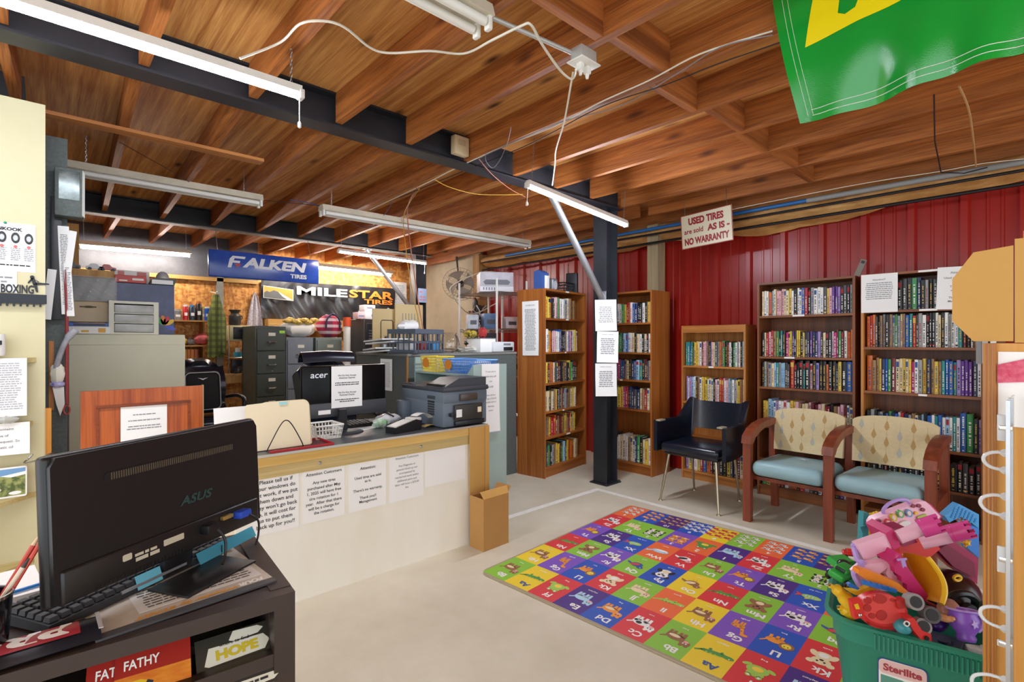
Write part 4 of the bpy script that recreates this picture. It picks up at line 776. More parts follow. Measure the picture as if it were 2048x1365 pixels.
for lab, c, r, hx, sd, nm in (('cluster of black and silver tools hanging on timber stud', (4.66, 5.76, 1.62), (.06, .09, .22), '#33363e', 3, 'tool_cluster'), ('pink and red rope tangle hanging by timber stud', (4.67, 5.95, 1.60), (.05, .07, .17), '#b8485a', 6, 'rope_tangle'), ('mixed pale cord tangle hanging above bench papers', (4.66, 5.97, 1.27), (.06, .09, .12), '#c9a9a0', 9, 'cord_tangle')):
    m = MB(); rr = random.Random(sd)
    for k in range(16):
        pts = []; a0 = rr.uniform(0, 6)
        for j in range(7): pts.append((c[0] + r[0] * math.sin(a0 + j * rr.uniform(.8, 1.6)), c[1] + r[1] * math.cos(a0 * 2 + j * rr.uniform(.6, 1.4)), c[2] + r[2] * (1 - 2 * j / 6)))
        m.tube(smoothpath(pts, 3), rr.uniform(.004, .011), 5, k % 3)
    tag(m.build(nm, [mat('tangle_' + hx[1:], hx, .4, var=.5, scale=20), mat('tangle_light', '#c8c6c4', .4), mat('tangle_dark', '#24242a', .4)]), lab, 'tangle')
t = thing('black_remote', 'black oval device hanging on timber stud under cage fan', 'device', (4.69, 5.90, 1.75)); MB().ell((0, 0, .1), (.025, .05, .12)).build('body', BLK, t)
tag(MB().tube([(4.70, 5.30, 0), (4.70, 5.31, 2.02)], .018, 8).build('white_pole', WHITEP), 'white pole standing against red wall by wire shelving', 'pole')
# ---------------------------------------------------------------- filing cabinets and the back wall
FGR = mat('green_grey_metal', '#3f453f', .42, var=.1, scale=6); FBL = mat('blue_grey_metal', '#7a828c', .42, var=.08); FGN = mat('sage_grey_metal', '#7c8781', .42, var=.08)
def filing(label, x, y, w_, h_, n, mt, d_=.60, rz=0):
    o = thing('filing_cabinet', label, 'filing cabinet', (x, y, 0), rz); MB().rbox((w_ / 2, d_ / 2 + .012, h_ / 2), (w_, d_, h_), .006, 1).build('body', mt, o); ph = (h_ - .06) / n
    for k in range(n):
        z = .03 + ph * k; dr = MB().rbox((w_ / 2, .004, z + ph / 2), (w_ - .03, .02, ph - .012), .004, 1).build('drawer', mt, o)
        MB().bx(w_ / 2 - .035, w_ / 2 + .05, -.009, -.006, z + ph * .66, z + ph * .66 + .042).build('label_holder', mat('card_cream', '#d9d6c8', .7), dr)
        m = MB(); m.tube(smoothpath([(w_ / 2 - .05, -.006, z + ph * .40), (w_ / 2 - .03, -.035, z + ph * .38), (w_ / 2 + .04, -.035, z + ph * .38), (w_ / 2 + .06, -.006, z + ph * .40)], 4), .010, 6); m.build('handle', CHROME, dr)
        if k % 2: m = MB(); m.lathe([(.008, 0), (.008, .006)], 10, M=FR((w_ / 2 + .01, -.006, z + .035), (1, 0, 0), (0, 0, 1))); m.build('lock', STEEL, dr)
    return o
o = filing('tall dark green grey filing cabinet with five drawers at back', 2.012, 6.98, .372, 1.525, 5, FGR)
MB().bx(.285, .355, -.009, -.007, 1.43, 1.465).build('green_sticker', mat('lime_sticker', '#9ed650', .6), o)
filing('blue grey filing cabinet in middle of the back row', 2.395, 7.0, .36, 1.38, 4, FBL); filing('sage grey filing cabinet third in the back row, under plaid bag', 2.79, 7.0, .375, 1.38, 4, FGN)
tag(blob((0, 0, 0), (.24, .19, .12), 5, .16, 20, 12).build('glove_bag', mat('white_sack', '#ece9e2', .6), loc=(2.62, 7.25, 1.499), angle=40), 'white plastic sack of yellow gloves slumped on the grey cabinets', 'sack')
for k in range(9): tag(blob((0, 0, 0), (.06, .05, .03), 20 + k, .3).build('work_glove', mat('glove_yellow', '#d9b75a', .7, var=.3, scale=20), loc=(2.44 + .045 * k, 7.10 + .03 * math.sin(k * 2), 1.60 + .02 * math.sin(k * 1.7)), rz=k * 40, angle=40), 'yellow work glove in the pile spilling from white sack', 'glove', 'yellow gloves on the white sack')
def plaid(name, a, bcol, c, sx, sz):
    m, nt, b_ = _new(name); L = nt.links.new; tc = nt.nodes.new('ShaderNodeTexCoord'); sp = nt.nodes.new('ShaderNodeSeparateXYZ'); L(tc.outputs['Object'], sp.inputs[0]); prev = None
    for ax, s_, col in (('X', sx, bcol), ('Z', sz, c)):
        mu = nt.nodes.new('ShaderNodeMath'); mu.operation = 'MULTIPLY'; mu.inputs[1].default_value = s_; L(sp.outputs[ax], mu.inputs[0])
        fr = nt.nodes.new('ShaderNodeMath'); fr.operation = 'FRACT'; L(mu.outputs[0], fr.inputs[0]); gt = nt.nodes.new('ShaderNodeMath'); gt.operation = 'GREATER_THAN'; gt.inputs[1].default_value = .55; L(fr.outputs[0], gt.inputs[0])
        ml = nt.nodes.new('ShaderNodeMath'); ml.operation = 'MULTIPLY'; ml.inputs[1].default_value = .6; L(gt.outputs[0], ml.inputs[0])
        mx = nt.nodes.new('ShaderNodeMix'); mx.data_type = 'RGBA'; L(ml.outputs[0], mx.inputs[0]); mx.inputs[7].default_value = lin(col)
        if prev is None: mx.inputs[6].default_value = lin(a)
        else: L(prev, mx.inputs[6])
        prev = mx.outputs[2]
    L(prev, b_.inputs['Base Color']); b_.inputs['Roughness'].default_value = .85; return m
t = thing('plaid_bag', 'red white and navy striped bag on the sage filing cabinet', 'bag', (3.06, 7.2, 1.381)); o = blob((0, 0, .16), (.19, .12, .165), 2, .06, 18, 12); o.build('bag_body', plaid('red_plaid', '#b02a48', '#25284c', '#e8dfe0', 5, 11), t, angle=50); MB().tube(smoothpath([(-.1, -.125, .12), (-.09, -.13, .25), (0, -.12, .33), (.09, -.13, .25), (.1, -.125, .12)], 4), .012, 6).build('bag_strap', mat('navy_strap', '#26284a', .8), t)
t = thing('pipe_tube', 'white tube with red orange cap standing beside dark tower cabinet', 'tube', (2.955, 6.4, 0)); MB().lathe([(.045, 0), (.045, 1.52)], 16).build('tube', WHITEP, t); MB().lathe([(.05, 1.52), (.05, 1.64)], 16).build('cap', mat('red_orange_cap', '#d4502a', .5), t)
DTW = mat('dark_cabinet', '#33302f', .4, var=.15)
t = thing('tower_cabinet', 'tall near black metal cabinet with louvred front behind bench', 'cabinet', (3.10, 6.2, 0)); MB().rbox((.17, .27, .81), (.34, .52, 1.62), .006, 1).build('body', DTW, t); MB().rbox((.18, .004, .80), (.30, .014, 1.52), .004, 1).build('door', mat('black_door', '#1f2024', .35), t)
m = MB(); [m.bx(.06, .30, -.006, -.003, 1.28 + .035 * k, 1.30 + .035 * k) for k in range(6)]; m.build('louvres', mat('louvre_grey', '#4d5056', .4), t)
for lab, x, y, z, d_, hx in (('white carton lying on dark tower cabinet', 3.30, 6.42, 1.621, (.26, .2, .12), '#eae9ea'), ('small white box on the flat carton above tower cabinet', 3.24, 6.40, 1.742, (.16, .15, .07), '#f1f0f1'), ('clear and red packet beside carton on tower cabinet', 3.11, 6.38, 1.621, (.10, .15, .09), '#dfc0c6')):
    o = thing('carton', lab, 'box', (x, y, z)); MB().rbox((0, 0, d_[2] / 2), d_, .004).build('carton', mat('carton_' + hx[1:], hx, .5), o); MB().bx(-.04, .04, -d_[1] / 2 - .001, -d_[1] / 2, d_[2] * .3, d_[2] * .55).build('printed_label', mat('faint_print', '#8f93b0', .5), o)
t = thing('steel_canister', 'shiny steel canister with lid on bench rear edge', 'canister', (2.42, 4.40, 1.2225)); m = MB(); m.lathe([(.06, 0), (.06, .10)], 20); m.build('canister', STEEL, t); MB().lathe([(.062, .10), (.06, .115), (.02, .13), (.012, .15), (.016, .158)], 20).build('lid', CHROME, t)
for k, (z, rz) in enumerate(((1.2235, 12), (1.2445, -6), (1.30, 18), (1.322, 4))):
    sheet('wall_file', ['lowest flat file tray jutting over bench left edge', 'second grey file tray jutting over bench edge', 'third white file tray jutting toward filing cabinets', 'topmost file tray tilted left of slate crate'][k], TR(2.33 - .03 * (k % 2), 4.18 - .02 * k, z + .02, 0, 4, rz + 90), .30, .34, cat='tray', th=.012, mt=mat('tray_white', '#dddcd9', .4))
# shelves on the OSB wall and their contents
SHW = wood('shelf_pine', '#a5733a', '#c99654', 'x', rough=.6)
for lab, x0, x1, z in (('upper wall shelf holding spray cans by plaid shirt', 1.05, 1.66, 1.60), ('lower wall shelf holding gloves and cloths by plaid shirt', 1.05, 1.66, 1.275), ('wall shelf under the black banner holding cartons', 2.35, 3.6, 1.50), ('bottom wall shelf of orange manuals', 1.05, 1.66, .97)):
    o = thing('wall_shelf', lab, 'shelf', (x0, 7.72, z)); MB().bx(0, x1 - x0, 0, .279, -.018, 0).build('board', SHW, o); [MB().bx(q, q + .02, .06, .279, -.16, -.018).build('bracket', SHW, o) for q in (.05, x1 - x0 - .07)]
for lab, x, r, h_, hx, top in (('red spray can on upper wall shelf', 1.40, .033, .20, '#b3262c', '#d8d8da'), ('blue and black can on upper wall shelf', 1.475, .038, .20, '#23303f', '#2f6fae'), ('tall black and orange can on the upper shelf', 1.55, .036, .25, '#2a2220', '#b8672a'), ('slim yellow topped bottle on upper wall shelf', 1.605, .022, .18, '#c9b07a', '#d9c13a'), ('grey round tin on upper wall shelf', 1.31, .05, .14, '#7c7d78', '#9a9a95'), ('broad blue can with pale lid at shelf end', 1.648, .045, .185, '#2253b4', '#e0d8b8')):
    o = thing('can', lab, 'can', (x, 7.82, 1.60)); MB().lathe([(r, 0), (r, h_ * .84), (r * .8, h_ * .9)], 16).build('can_body', mat('can_' + hx[1:], hx, .35, var=.2, scale=25), o); MB().lathe([(r * .8, h_ * .88), (r * .8, h_), (r * .5, h_ * 1.02)], 14).build('can_top', mat('cantop_' + top[1:], top, .4), o)
    MB().bx(-r * .5, r * .5, -r - .001, -r * .8, h_ * .3, h_ * .5).build('can_label', PAPER, o)
for lab, x, c, r, hx in (('yellow strap tangle on lower wall shelf', 1.35, .05, (.07, .06, .05), '#d3a83a'), ('red pink cloth bundle on lower wall shelf', 1.58, .075, (.10, .08, .075), '#c65f5f'), ('grey silver tape roll heap on lower wall shelf', 1.45, .04, (.06, .05, .045), '#77777c')): tag(blob((0, 0, 0), r, int(x * 100), .2).build('cloth_bundle', mat('bundle_' + hx[1:], hx, .7, var=.3, scale=12), loc=(x, 7.80, 1.276 + r[2] * 1.05), angle=30), lab, 'bundle')
for k, hx in enumerate(('#d8b03a', '#d8a03a', '#c9762c', '#d8862f', '#b8652a')):
    o = thing('manual', '%s manual, %s from left on the bottom wall shelf' % ('yellow' if k < 2 else 'orange', ordn(k + 1)), 'book', (1.33 + .04 * k, 7.76, .97), group='manuals on the bottom wall shelf'); MB().bx(0, .034, 0, .004, 0, .25).bx(0, .004, .004, .19, 0, .25).bx(.030, .034, .004, .19, 0, .25).build('cover', mat('manual_' + hx[1:], hx, .5), o); MB().bx(.004, .030, .004, .185, .004, .245).build('pages', PAGES, o)
struct(MB().bx(1.79, 1.87, 7.93, 8.0, 0, 2.4).build('wall_back_stud', mat('grey_stud', '#8d8f86', .5, var=.15)))
SHIRT = plaid('green_plaid', '#6d7a34', '#2c3220', '#3c4226', 16, 12)
def shirtf(u, v):
    q = PI * 2 * u; wd = .03 + .068 * min(1, v * 2.6); return (wd * math.cos(q) * (1 + .18 * math.sin(5 * q + v * 3)), .055 * math.sin(q) * (1 + .2 * math.sin(3 * q)), -.80 * v - .03 * math.sin(q * 2) * v)
t = thing('plaid_shirt', 'green and black plaid shirt hanging from hook on stud', 'shirt', (1.715, 7.62, 1.94)); MB().surf(shirtf, 32, 16).build('shirt_body', SHIRT, t, angle=70); MB().tube([(0, .312, .06), (0, .0, .02), (0, -.02, .04)], .008, 6).build('hook', WHITEP, t)
struct_pl = thing('outlet', 'beige outlet plate on stud beside the wire rack', 'outlet', (1.86, 7.928, 1.25)); MB().rbox((0, -.004, 0), (.05, .006, .12), .002).build('plate', mat('plate_beige', '#d9cfb2', .5), struct_pl); MB().rbox((0, -.008, .02), (.02, .004, .03), .001, 1).build('socket', DGREY, struct_pl)
t = thing('wire_rack', 'chrome wire rack with microwave at back wall left of dark cabinet', 'rack', (2.0, 7.80, .885))
for x in (-.13, .13):
    for y in (-.14, .16): MB().tube([(x, y, 0), (x, y, .46)], .008, 6).build('post', CHROME, t)
for z in (.22, .44):
    m = MB(); [m.tube([(-.14, -.15 + .03 * k, z), (.14, -.15 + .03 * k, z)], .003, 4) for k in range(11)]; [m.tube([(x, -.15, z), (x, .16, z)], .004, 4) for x in (-.14, .14)]; m.build('wire_shelf', CHROME, t)
t = thing('microwave', 'cream framed microwave on top of chrome wire rack', 'microwave', (2.03, 7.66, 1.332)); MB().rbox((0, .12, .105), (.30, .24, .21), .01).build('casing', mat('microwave_cream', '#dccf9a', .4), t); MB().rbox((.015, -.003, .105), (.24, .012, .165), .004).build('door_window', BLK, t)
t = thing('milk_can', 'black metal milk can standing on the cream microwave', 'can', (1.975, 7.78, 1.543)); MB().lathe([(.06, 0), (.075, .02), (.075, .13), (.05, .16), (.05, .175), (.08, .215), (.075, .215), (.045, .18)], 20).build('can_body', mat('dark_enamel', '#2c2b28', .4), t); MB().tube([(.075, 0, .08), (.10, 0, .11), (.075, 0, .14)], .006, 6).build('can_handle', BLK, t)
t = thing('teal_pot', 'small teal and white pot on middle wire rack shelf', 'pot', (2.0, 7.74, 1.109)); MB().lathe([(.04, 0), (.055, .03), (.05, .07)], 14).build('pot', mat('pot_teal', '#3fa3b8', .4), t); MB().lathe([(.03, .07), (.03, .13)], 12).build('pot_lid', WHITEP, t)
t = thing('coffee_maker', 'black coffee maker under wire rack on pine table', 'coffee maker', (2.0, 7.74, .886)); MB().rbox((0, .05, .095), (.14, .06, .19), .008).build('tower', BLK, t); MB().lathe([(.05, .0), (.058, .05), (.04, .10)], 14, M=Matrix.Translation((0, -.03, 0))).build('carafe', mat('carafe_dark', '#3a3c40', .15), t)
t = thing('pine_table', 'small pine table with turned legs behind the office chair', 'table', (2.03, 7.79, 0)); MB().bx(-.31, .32, -.18, .18, .855, .885).build('tabletop', PINE, t); m = MB(); m.bx(-.27, .28, -.15, -.13, .76, .855); m.build('apron', PINE, t)
for x in (-.24, .27):
    for y in (-.14, .14): m = MB(); m.box((x, y, .80), (.06, .06, .11)); m.lathe([(.014, 0), (.02, .2), (.026, .45), (.016, .50), (.028, .53), (.016, .56), (.028, .62), (.034, .68), (.022, .72), (.03, .745)], 14, M=Matrix.Translation((x, y, 0))); m.build('leg', PINE, t)
o = thing('patterned_apron', 'pale patterned cloth hanging on OSB wall above dark cabinet', 'cloth', (2.28, 7.96, 1.50)); MB().surf(lambda u, v: ((u - .5) * (.20 * v ** .6 + .02), -.012 * math.sin(u * 14) - .02, .52 - .5 * v), 12, 8, th=.004).build('cloth', mat('speckled_cloth', '#cfc6c8', .8, var=.4, scale=40, hx2='#8d8a94'), o); MB().tube([(0, .04, .52), (0, -.03, .525)], .005, 6).build('peg', STEEL, o)
for k, (x, w_) in enumerate(((2.40, .44), (2.86, .35), (3.22, .32))): 
    o = thing('carton', ['brown carton at left end of the shelf under banner', 'brown carton in middle of the shelf under banner', 'brown carton at right end of shelf under banner'][k], 'box', (x, 7.78, 1.50), group='cartons on the shelf under the banner'); MB().rbox((w_ / 2, .09, .075), (w_ - .01, .18, .145), .002, 1).build('carton', CARD if k else CARDL, o); MB().bx(.02, w_ - .02, -.0015, 0, .065, .085).build('tape', mat('parcel_tape', '#c9a868', .3), o)
sheet('poster', 'white poster sheets on board beside black banner end', faceY(4.62, 7.94, 2.10), .30, .52, fill=(-.22, .2, .012, -.12, .12), ink=mat('pale_blue_ink', '#a9bfd0', .7), cat='poster'); sheet('poster', 'pale blue white sheet low beside black banner end', faceY(4.40, 7.935, 1.80), .34, .22, mt=mat('pale_blue_sheet', '#cfe0ea', .7), cat='poster')
sheet('poster', 'small blue and pink flag sheet on second steel post', faceY(4.02, 6.262, 1.98), .14, .20, mt=mat('flag_blue', '#9db4dd', .7), cat='poster', rows=[(None, .02, .05, -.05, .0), (None, .02, -.02, -.05, .05), (None, .02, -.06, -.05, .05)], ink=mat('flag_pink', '#c98a9a', .7))
# banners over the office
BANB = mat('black_banner', '#26272a', .28, spec=.6); WH = mat('banner_white', '#f0eee6', .5); ORG = mat('banner_orange', '#ef8a33', .5)
def milef(u, v):
    x = 2.36 + 2.17 * u; z = 2.22 - (.56 + .05 * u * (1 - u)) * v + .02 * u; return (x, 7.93 + .014 * math.sin(u * 60 + 3 * math.sin(v * 4)) * (.3 + v) + .01 * math.sin(u * 23 + v * 5), z)
t = tag(MB().surf(milef, 150, 12, th=.002).build('banner', BANB, angle=70), 'wrinkled black banner with mountain emblem reading MILESTAR TIRES on back wall', 'banner')
def onb(m):
    m.V = [(x, min(7.885, y), z) for x, y, z in m.V]; return m
m = MB(); A = faceY(0, 7.888, 0); m.add([(2.375, 2.135, 0), (2.80, 2.10, 0), (2.80, 1.93, 0), (2.375, 1.955, 0)], [(3, 2, 1, 0)], 0, A); m.build('emblem_border', WH, t)
m = MB(); A = faceY(0, 7.886, 0); m.add([(2.383, 2.127, 0), (2.792, 2.092, 0), (2.792, 1.938, 0), (2.383, 1.963, 0)], [(3, 2, 1, 0)], 0, A); m.build('emblem_sky', ORG, t)
m = MB(); A = faceY(0, 7.884, 0); m.add([(2.383, 1.963, 0), (2.383, 2.03, 0), (2.42, 2.06, 0), (2.46, 2.045, 0), (2.52, 2.075, 0), (2.58, 2.055, 0), (2.66, 2.00, 0), (2.70, 1.945, 0)], [tuple(range(7, -1, -1))], 0, A); m.build('emblem_mountain', mat('mountain_grey', '#4a4d4c', .5), t)
m = MB(); m.add([(2.58, 2.055, 0), (2.66, 2.01, 0), (2.78, 1.945, 0), (2.71, 1.944, 0), (2.64, 1.99, 0)], [(4, 3, 2, 1, 0)], 0, faceY(0, 7.882, 0)); m.build('emblem_slope', WH, t)
WIDE = 1.62
m = MB(); m.tfit('MILE', .80, .125, faceY(3.25, 7.885, 2.095), bold=.03); m.build('lettering', WH, t)
m = MB(); m.tfit('STAR', .80, .13, faceY(4.08, 7.885, 2.10), bold=.03); m.build('lettering', ORG, t); m = MB(); m.tfit('TIRES', .52, .075, faceY(4.20, 7.885, 1.985), bold=.03); m.build('lettering', ORG, t)
SGW = mat('sign_white', '#e9ecf2', .4)
t = thing('hanging_sign', 'glossy blue FALKEN TIRES sign hanging from far steel beam', 'sign', (1.906, 6.2, 2.165))
MB().rbox((0, 0, 0), (1.18, .05, .29), .012, 2).build('sign_body', mat('sign_blue', '#1f3f9c', .22, var=.25, scale=2, hx2='#3a62c4'), t)
FA = faceY(0, -.0262, 0); m = MB(); m.tfit('ALKEN', .70, .115, FA @ TR(.088, .035, 0), bold=.05, shear=.18); m.prism([(-.41, -.035), (-.375, -.035), (-.36, .02), (-.29, .02), (-.285, .045), (-.35, .045), (-.34, .07), (-.24, .07), (-.23, .095), (-.36, .095), (-.39, .06)], 0, .0008, M=FA); m.build('lettering', mat('sign_white', '#e9ecf2', .4), t)
m = MB(); m.tfit('TIRES', .19, .05, FA @ TR(.345, -.075, 0), bold=.04); m.build('lettering', SGW, t)
m = MB(); m.add([(-.345, .012, .0012), (-.27, .012, .0012), (-.315, -.03, .0012)], [(0, 2, 1)], 0, FA); m.build('red_flash', mat('flash_red', '#c02638', .4), t)
for x in (-.5, .5): m = MB(); m.tube([(x, 0, .145), (x, .1, .39)], .003, 5); m.build('hanging_wire', STEEL, t)
# ---------------------------------------------------------------- cream storage cabinet and its load
CRM = mat('cream_cabinet', '#d6d2b4', .4, var=.05, scale=3)
t = thing('storage_cabinet', 'pale cream metal storage cabinet behind the cherry panel', 'cabinet', (.135, 4.5, 0)); MB().rbox((.335, .24, .69), (.67, .46, 1.375), .006, 1).build('body', CRM, t); MB().rbox((.335, .002, .66), (.66, .016, 1.29), .004, 1).build('door', CRM, t)
CZ = 1.3785
t = thing('drawer_unit', 'small pale plastic unit of three clear drawers on cream cabinet', 'drawer unit', (.355, 4.54, CZ)); MB().bx(0, .29, .01, .24, 0, .012).bx(0, .29, .01, .24, .218, .236).bx(0, .03, .01, .24, .012, .218).bx(.26, .29, .01, .24, .012, .218).bx(.03, .26, .228, .24, .012, .218).bx(.03, .26, .01, .24, .078, .088).bx(.03, .26, .01, .24, .146, .156).build('frame', mat('frame_cream', '#dcd9c4', .45), t)
for k in range(3): MB().rbox((.145, .06, .044 + .068 * k), (.226, .11, .058), .004).build('drawer', mat('frosted_drawer', '#b9b8b0', .25, var=.2, scale=8, alpha=1), t)
t = thing('navy_carton', 'big navy carton with rainbow petal emblem behind plastic drawers', 'box', (.415, 4.80, CZ)); MB().rbox((.185, .07, .195), (.37, .13, .39), .003, 1).build('carton', mat('navy_gloss', '#2c3050', .3, var=.4, scale=3, hx2='#525a80'), t)
for k, (hx, a0) in enumerate((('#c42a34', 150), ('#e0b02a', 118), ('#e07a2a', 178), ('#46a648', 205), ('#4a52b8', 62))):
    q = math.radians(a0 - 110); m = MB(); m.prism([(.03 * math.cos(j) * 1.25 + .045, .017 * math.sin(j)) for j in [2 * PI * i / 12 for i in range(12)]], 0, .001, M=faceY(.30, .0035, .07) @ Matrix.Rotation(q + .5, 4, 'Z')); m.build('emblem_petal', mat('petal_' + hx[1:], hx, .4), t)
t = thing('monitor_pack', 'grey flat screen wrapped in clear plastic standing on tan carton', 'monitor', (.15, 4.62, 1.605)); MB().rbox((.125, .02, .085), (.25, .03, .17), .006).build('screen', mat('screen_grey', '#7c7d76', .4), t)
MB().surf(lambda u, v: (-.005 + .26 * u, -.003 - .006 * math.sin(u * 19 + v * 7) * math.sin(v * 13), .0 + .178 * v), 24, 18).build('wrap', mat('plastic_wrap', '#e9e9ea', .08, trans=.0, alpha=.28, spec=1.0), t, angle=80)
t = thing('tan_carton', 'tan carton with sketch print on folded blue box atop cream cabinet', 'box', (.15, 4.60, 1.462)); MB().rbox((.105, .09, .07), (.23, .17, .14), .003, 1).build('carton', mat('tan_carton', '#cbb795', .7), t); m = MB(); m.lines(-.05, .05, .02, .008, FR((.10, -.0005, .085), (1, 0, 0), (0, 0, 1))); m.disc((0, 0), .03, .008, M=FR((.10, -.0008, .105), (1, 0, 0), (0, 0, 1))); m.build('printed_sketch', mat('sketch_ink', '#5a4c3a', .7), t)
t = thing('blue_carton', 'bright blue open carton between tan carton and white box', 'box', (.137, 4.56, 1.432)); MB().prism([(0, 0), (.235, 0), (.235, .03), (.20, .022), (.03, .022), (0, .03)], 0, .17, M=FR((0, .17, 0), (1, 0, 0), (0, 0, 1))).build('carton', mat('carton_blue', '#2a5fb0', .4), t); MB().bx(.03, .2, -.0015, 0, .003, .018).build('printed_panel', mat('print_dark', '#23282f', .4), t)
t = thing('white_carton', 'flat white box with orange and yellow marks on cream cabinet', 'box', (.137, 4.53, CZ)); MB().rbox((.115, .1, .026), (.225, .18, .052), .003, 1).build('carton', WHITEP, t); m = MB(); m.bx(.07, .11, .008, .0095, .012, .026); m.bx(.16, .20, .008, .0095, .01, .04); m.build('printed_marks', mat('orange_mark', '#e2a83a', .5), t)
t = thing('red_carton', 'flat red carton with white band on top of navy carton', 'box', (.415, 4.80, 1.77)); MB().rbox((.09, .06, .028), (.19, .12, .055), .002, 1).build('carton', mat('carton_red', '#c23a2e', .4), t); m = MB(); m.bx(.02, .07, -.0015, 0, .01, .02); m.bx(.1, .17, -.0015, 0, .02, .035); m.build('printed_marks', WH, t)
t = thing('flat_carton', 'grey and white tray with clear cover on right of navy carton top', 'tray', (.625, 4.80, 1.77)); MB().prism([(0, 0), (.16, 0), (.175, .05), (.02, .05)], 0, .12, M=FR((0, .12, 0), (1, 0, 0), (0, 0, 1))).build('tray', mat('tray_dark', '#55574f', .5), t); MB().bx(.012, .15, -.002, 0, .004, .036).build('printed_panel', PAPER, t); MB().ell((.09, .06, .055), (.045, .045, .055)).build('dome_cover', mat('dome_clear', '#cfd2d6', .1, trans=.5), t)
t = thing('photo_carton', 'white and pink photo carton standing behind the red carton', 'box', (.43, 4.94, 1.77)); MB().rbox((.1, .02, .055), (.22, .03, .105), .002, 1).build('carton', WHITEP, t); m = MB(); m.bx(.01, .05, .002, .004, .05, .1); m.bx(.13, .19, .002, .004, .01, .1); m.build('printed_photo', mat('pink_print', '#cf7a72', .5), t)
o = thing('wall_shelf', 'pine ledge holding toy cars above wrapped screen', 'shelf', (.0, 4.98, 1.80)); MB().bx(.05, .41, -.16, .0, 0, .05).build('board', PINE, o); MB().bx(.06, .09, -.1, .0, -1.79, 0).build('bracket', PINE, o)
for k, (x, hx, lab) in enumerate(((.17, '#3b3634', 'dark toy car at left on pine ledge'), (.30, '#d8dadb', 'white and red toy race car on pine ledge'), (.375, '#b63a2e', 'red toy car at right end of pine ledge'))):
    o = thing('toy_car', lab, 'toy car', (x, 4.90, 1.851)); MB().prism([(-.05, .012), (.05, .012), (.05, .03), (.025, .034), (.01, .052), (-.025, .052), (-.035, .034), (-.05, .03)], -.022, .022, M=FR((0, 0, 0), (1, 0, 0), (0, 0, 1))).build('car_body', mat('car_' + hx[1:], hx, .3), o)
    for sx in (-.03, .03):
        for sy in (-.022, .022): MB().tube([(sx, sy - .004, .012), (sx, sy + .004, .012)], .012, 10).build('wheel', BLK, o)
# cherry panel
CH = wood('cherry', '#8a3a16', '#bf6026', 'z', rough=.4, fine=.5)
t = thing('cherry_panel', 'framed cherry wood panel standing before cream cabinet with taped notice', 'panel', (.147, 3.30, 0)); MB().bx(0, .525, 0, .02, 0, 1.08).build('board', CH, t)
m = MB(); m.bx(0, .525, -.006, 0, 1.005, 1.08); m.bx(0, .06, -.006, 0, 0, 1.005); m.bx(.465, .525, -.006, 0, 0, 1.005); m.build('frame', CH, t); m = MB(); m.bx(.06, .465, -.011, 0, .99, 1.005); m.bx(.06, .07, -.009, 0, 0, .99); m.bx(.455, .465, -.009, 0, 0, .99); m.build('moulding', wood('cherry_dark', '#6a2a10', '#9a4a1e', 'x'), t)
MB().bx(.525, .531, -.004, .02, 0, 1.083).build('pale_edge', mat('edge_tan', '#b89a6c', .6), t)
sheet('notice', 'white notice taped on cherry wood panel', faceY(.405, 3.2985, .86), .20, .262, [(None, .005, .085, -.05, .05), (None, .005, .055, -.075, .075), (None, .005, .025, -.075, .075), (None, .005, .012, -.08, .08)], ink=INKG)
# ---------------------------------------------------------------- left wall
LY = 3.394
LEDGE = wood('ledge_pine', '#b8a468', '#d4c48c', 'x', rough=.6)
t = sheet('calendar', 'white tire calendar pinned at top of cream wall', faceY(-.115, LY, 1.775), .20, .23, cat='calendar')
m = MB(); m.tfit('HANKOOK', .12, .016, TR(-.005, .085, .0015), bold=.05, dz=0); m.lines(-.08, .09, -.085, .006, TR(0, 0, .0015), dz=0); m.build('lettering', INK, t)
m = MB(); m.prism([(-.085, .08), (-.07, .08), (-.065, .09), (-.08, .09)], .001, .002); m.build('emblem', mat('orange_emblem', '#e8682a', .6), t)
for k in range(4):
    x = -.062 + .046 * k; q = MB(); q.lathe([(.011, -.001), (.018, 0), (.019, .004), (.0165, .007), (.011, .007)], 16, M=Matrix.Translation((x, .045, .001)) @ Matrix.Diagonal((.8, 1.35, 1, 1)), caps=False); q.disc((0, 0), .009, .014, m=1, M=Matrix.Translation((x, .045, .003))); q.build('tire_picture', [mat('tire_black', '#2b2b2d', .5), STEEL], t)
    q = MB(); [q.lines(x - .017, x + .017, -.005 - .009 * j, .004, TR(0, 0, .0015), dz=0) for j in range(7)]; q.build('printed_text', INKG, t); q = MB(); q.disc((0, 0), .007, .007, M=TR(x, .004, .002)); q.build('red_mark', mat('red_mark', '#d06a6a', .6), t)
MB().ell((-.005, .112, .004), (.006, .006, .005)).build('push_pin', mat('green_pin', '#2f9a78', .4), t)
sheet('paper', 'small white paper tucked behind the hook rack on cream wall', faceY(-.16, LY, 1.61), .16, .10, [(None, .008, .02, -.05, .07), (None, .008, 0, -.04, .05)], ink=INKG, cat='paper')
t = thing('hook_rack', 'dark metal medal rack with cut letters and kicking figure', 'hook rack', (-.13, LY - .003, 1.50)); DM = mat('dark_metal', '#34363b', .4, .6)
m = MB(); m.bx(-.25, .155, -.004, 0, .01, .055); [m.bx(-.24 + .023 * k, -.232 + .023 * k, -.03, 0, -.005, .01) or m.bx(-.24 + .023 * k, -.232 + .023 * k, -.03, -.026, -.005, .012) for k in range(17)]; m.build('rack_bar', DM, t)
m = MB(); m.tfit('KICK BOXING', .19, .042, faceY(.014, -.001, .078), bold=.03, dz=.001); m.build('cut_letters', DM, t)
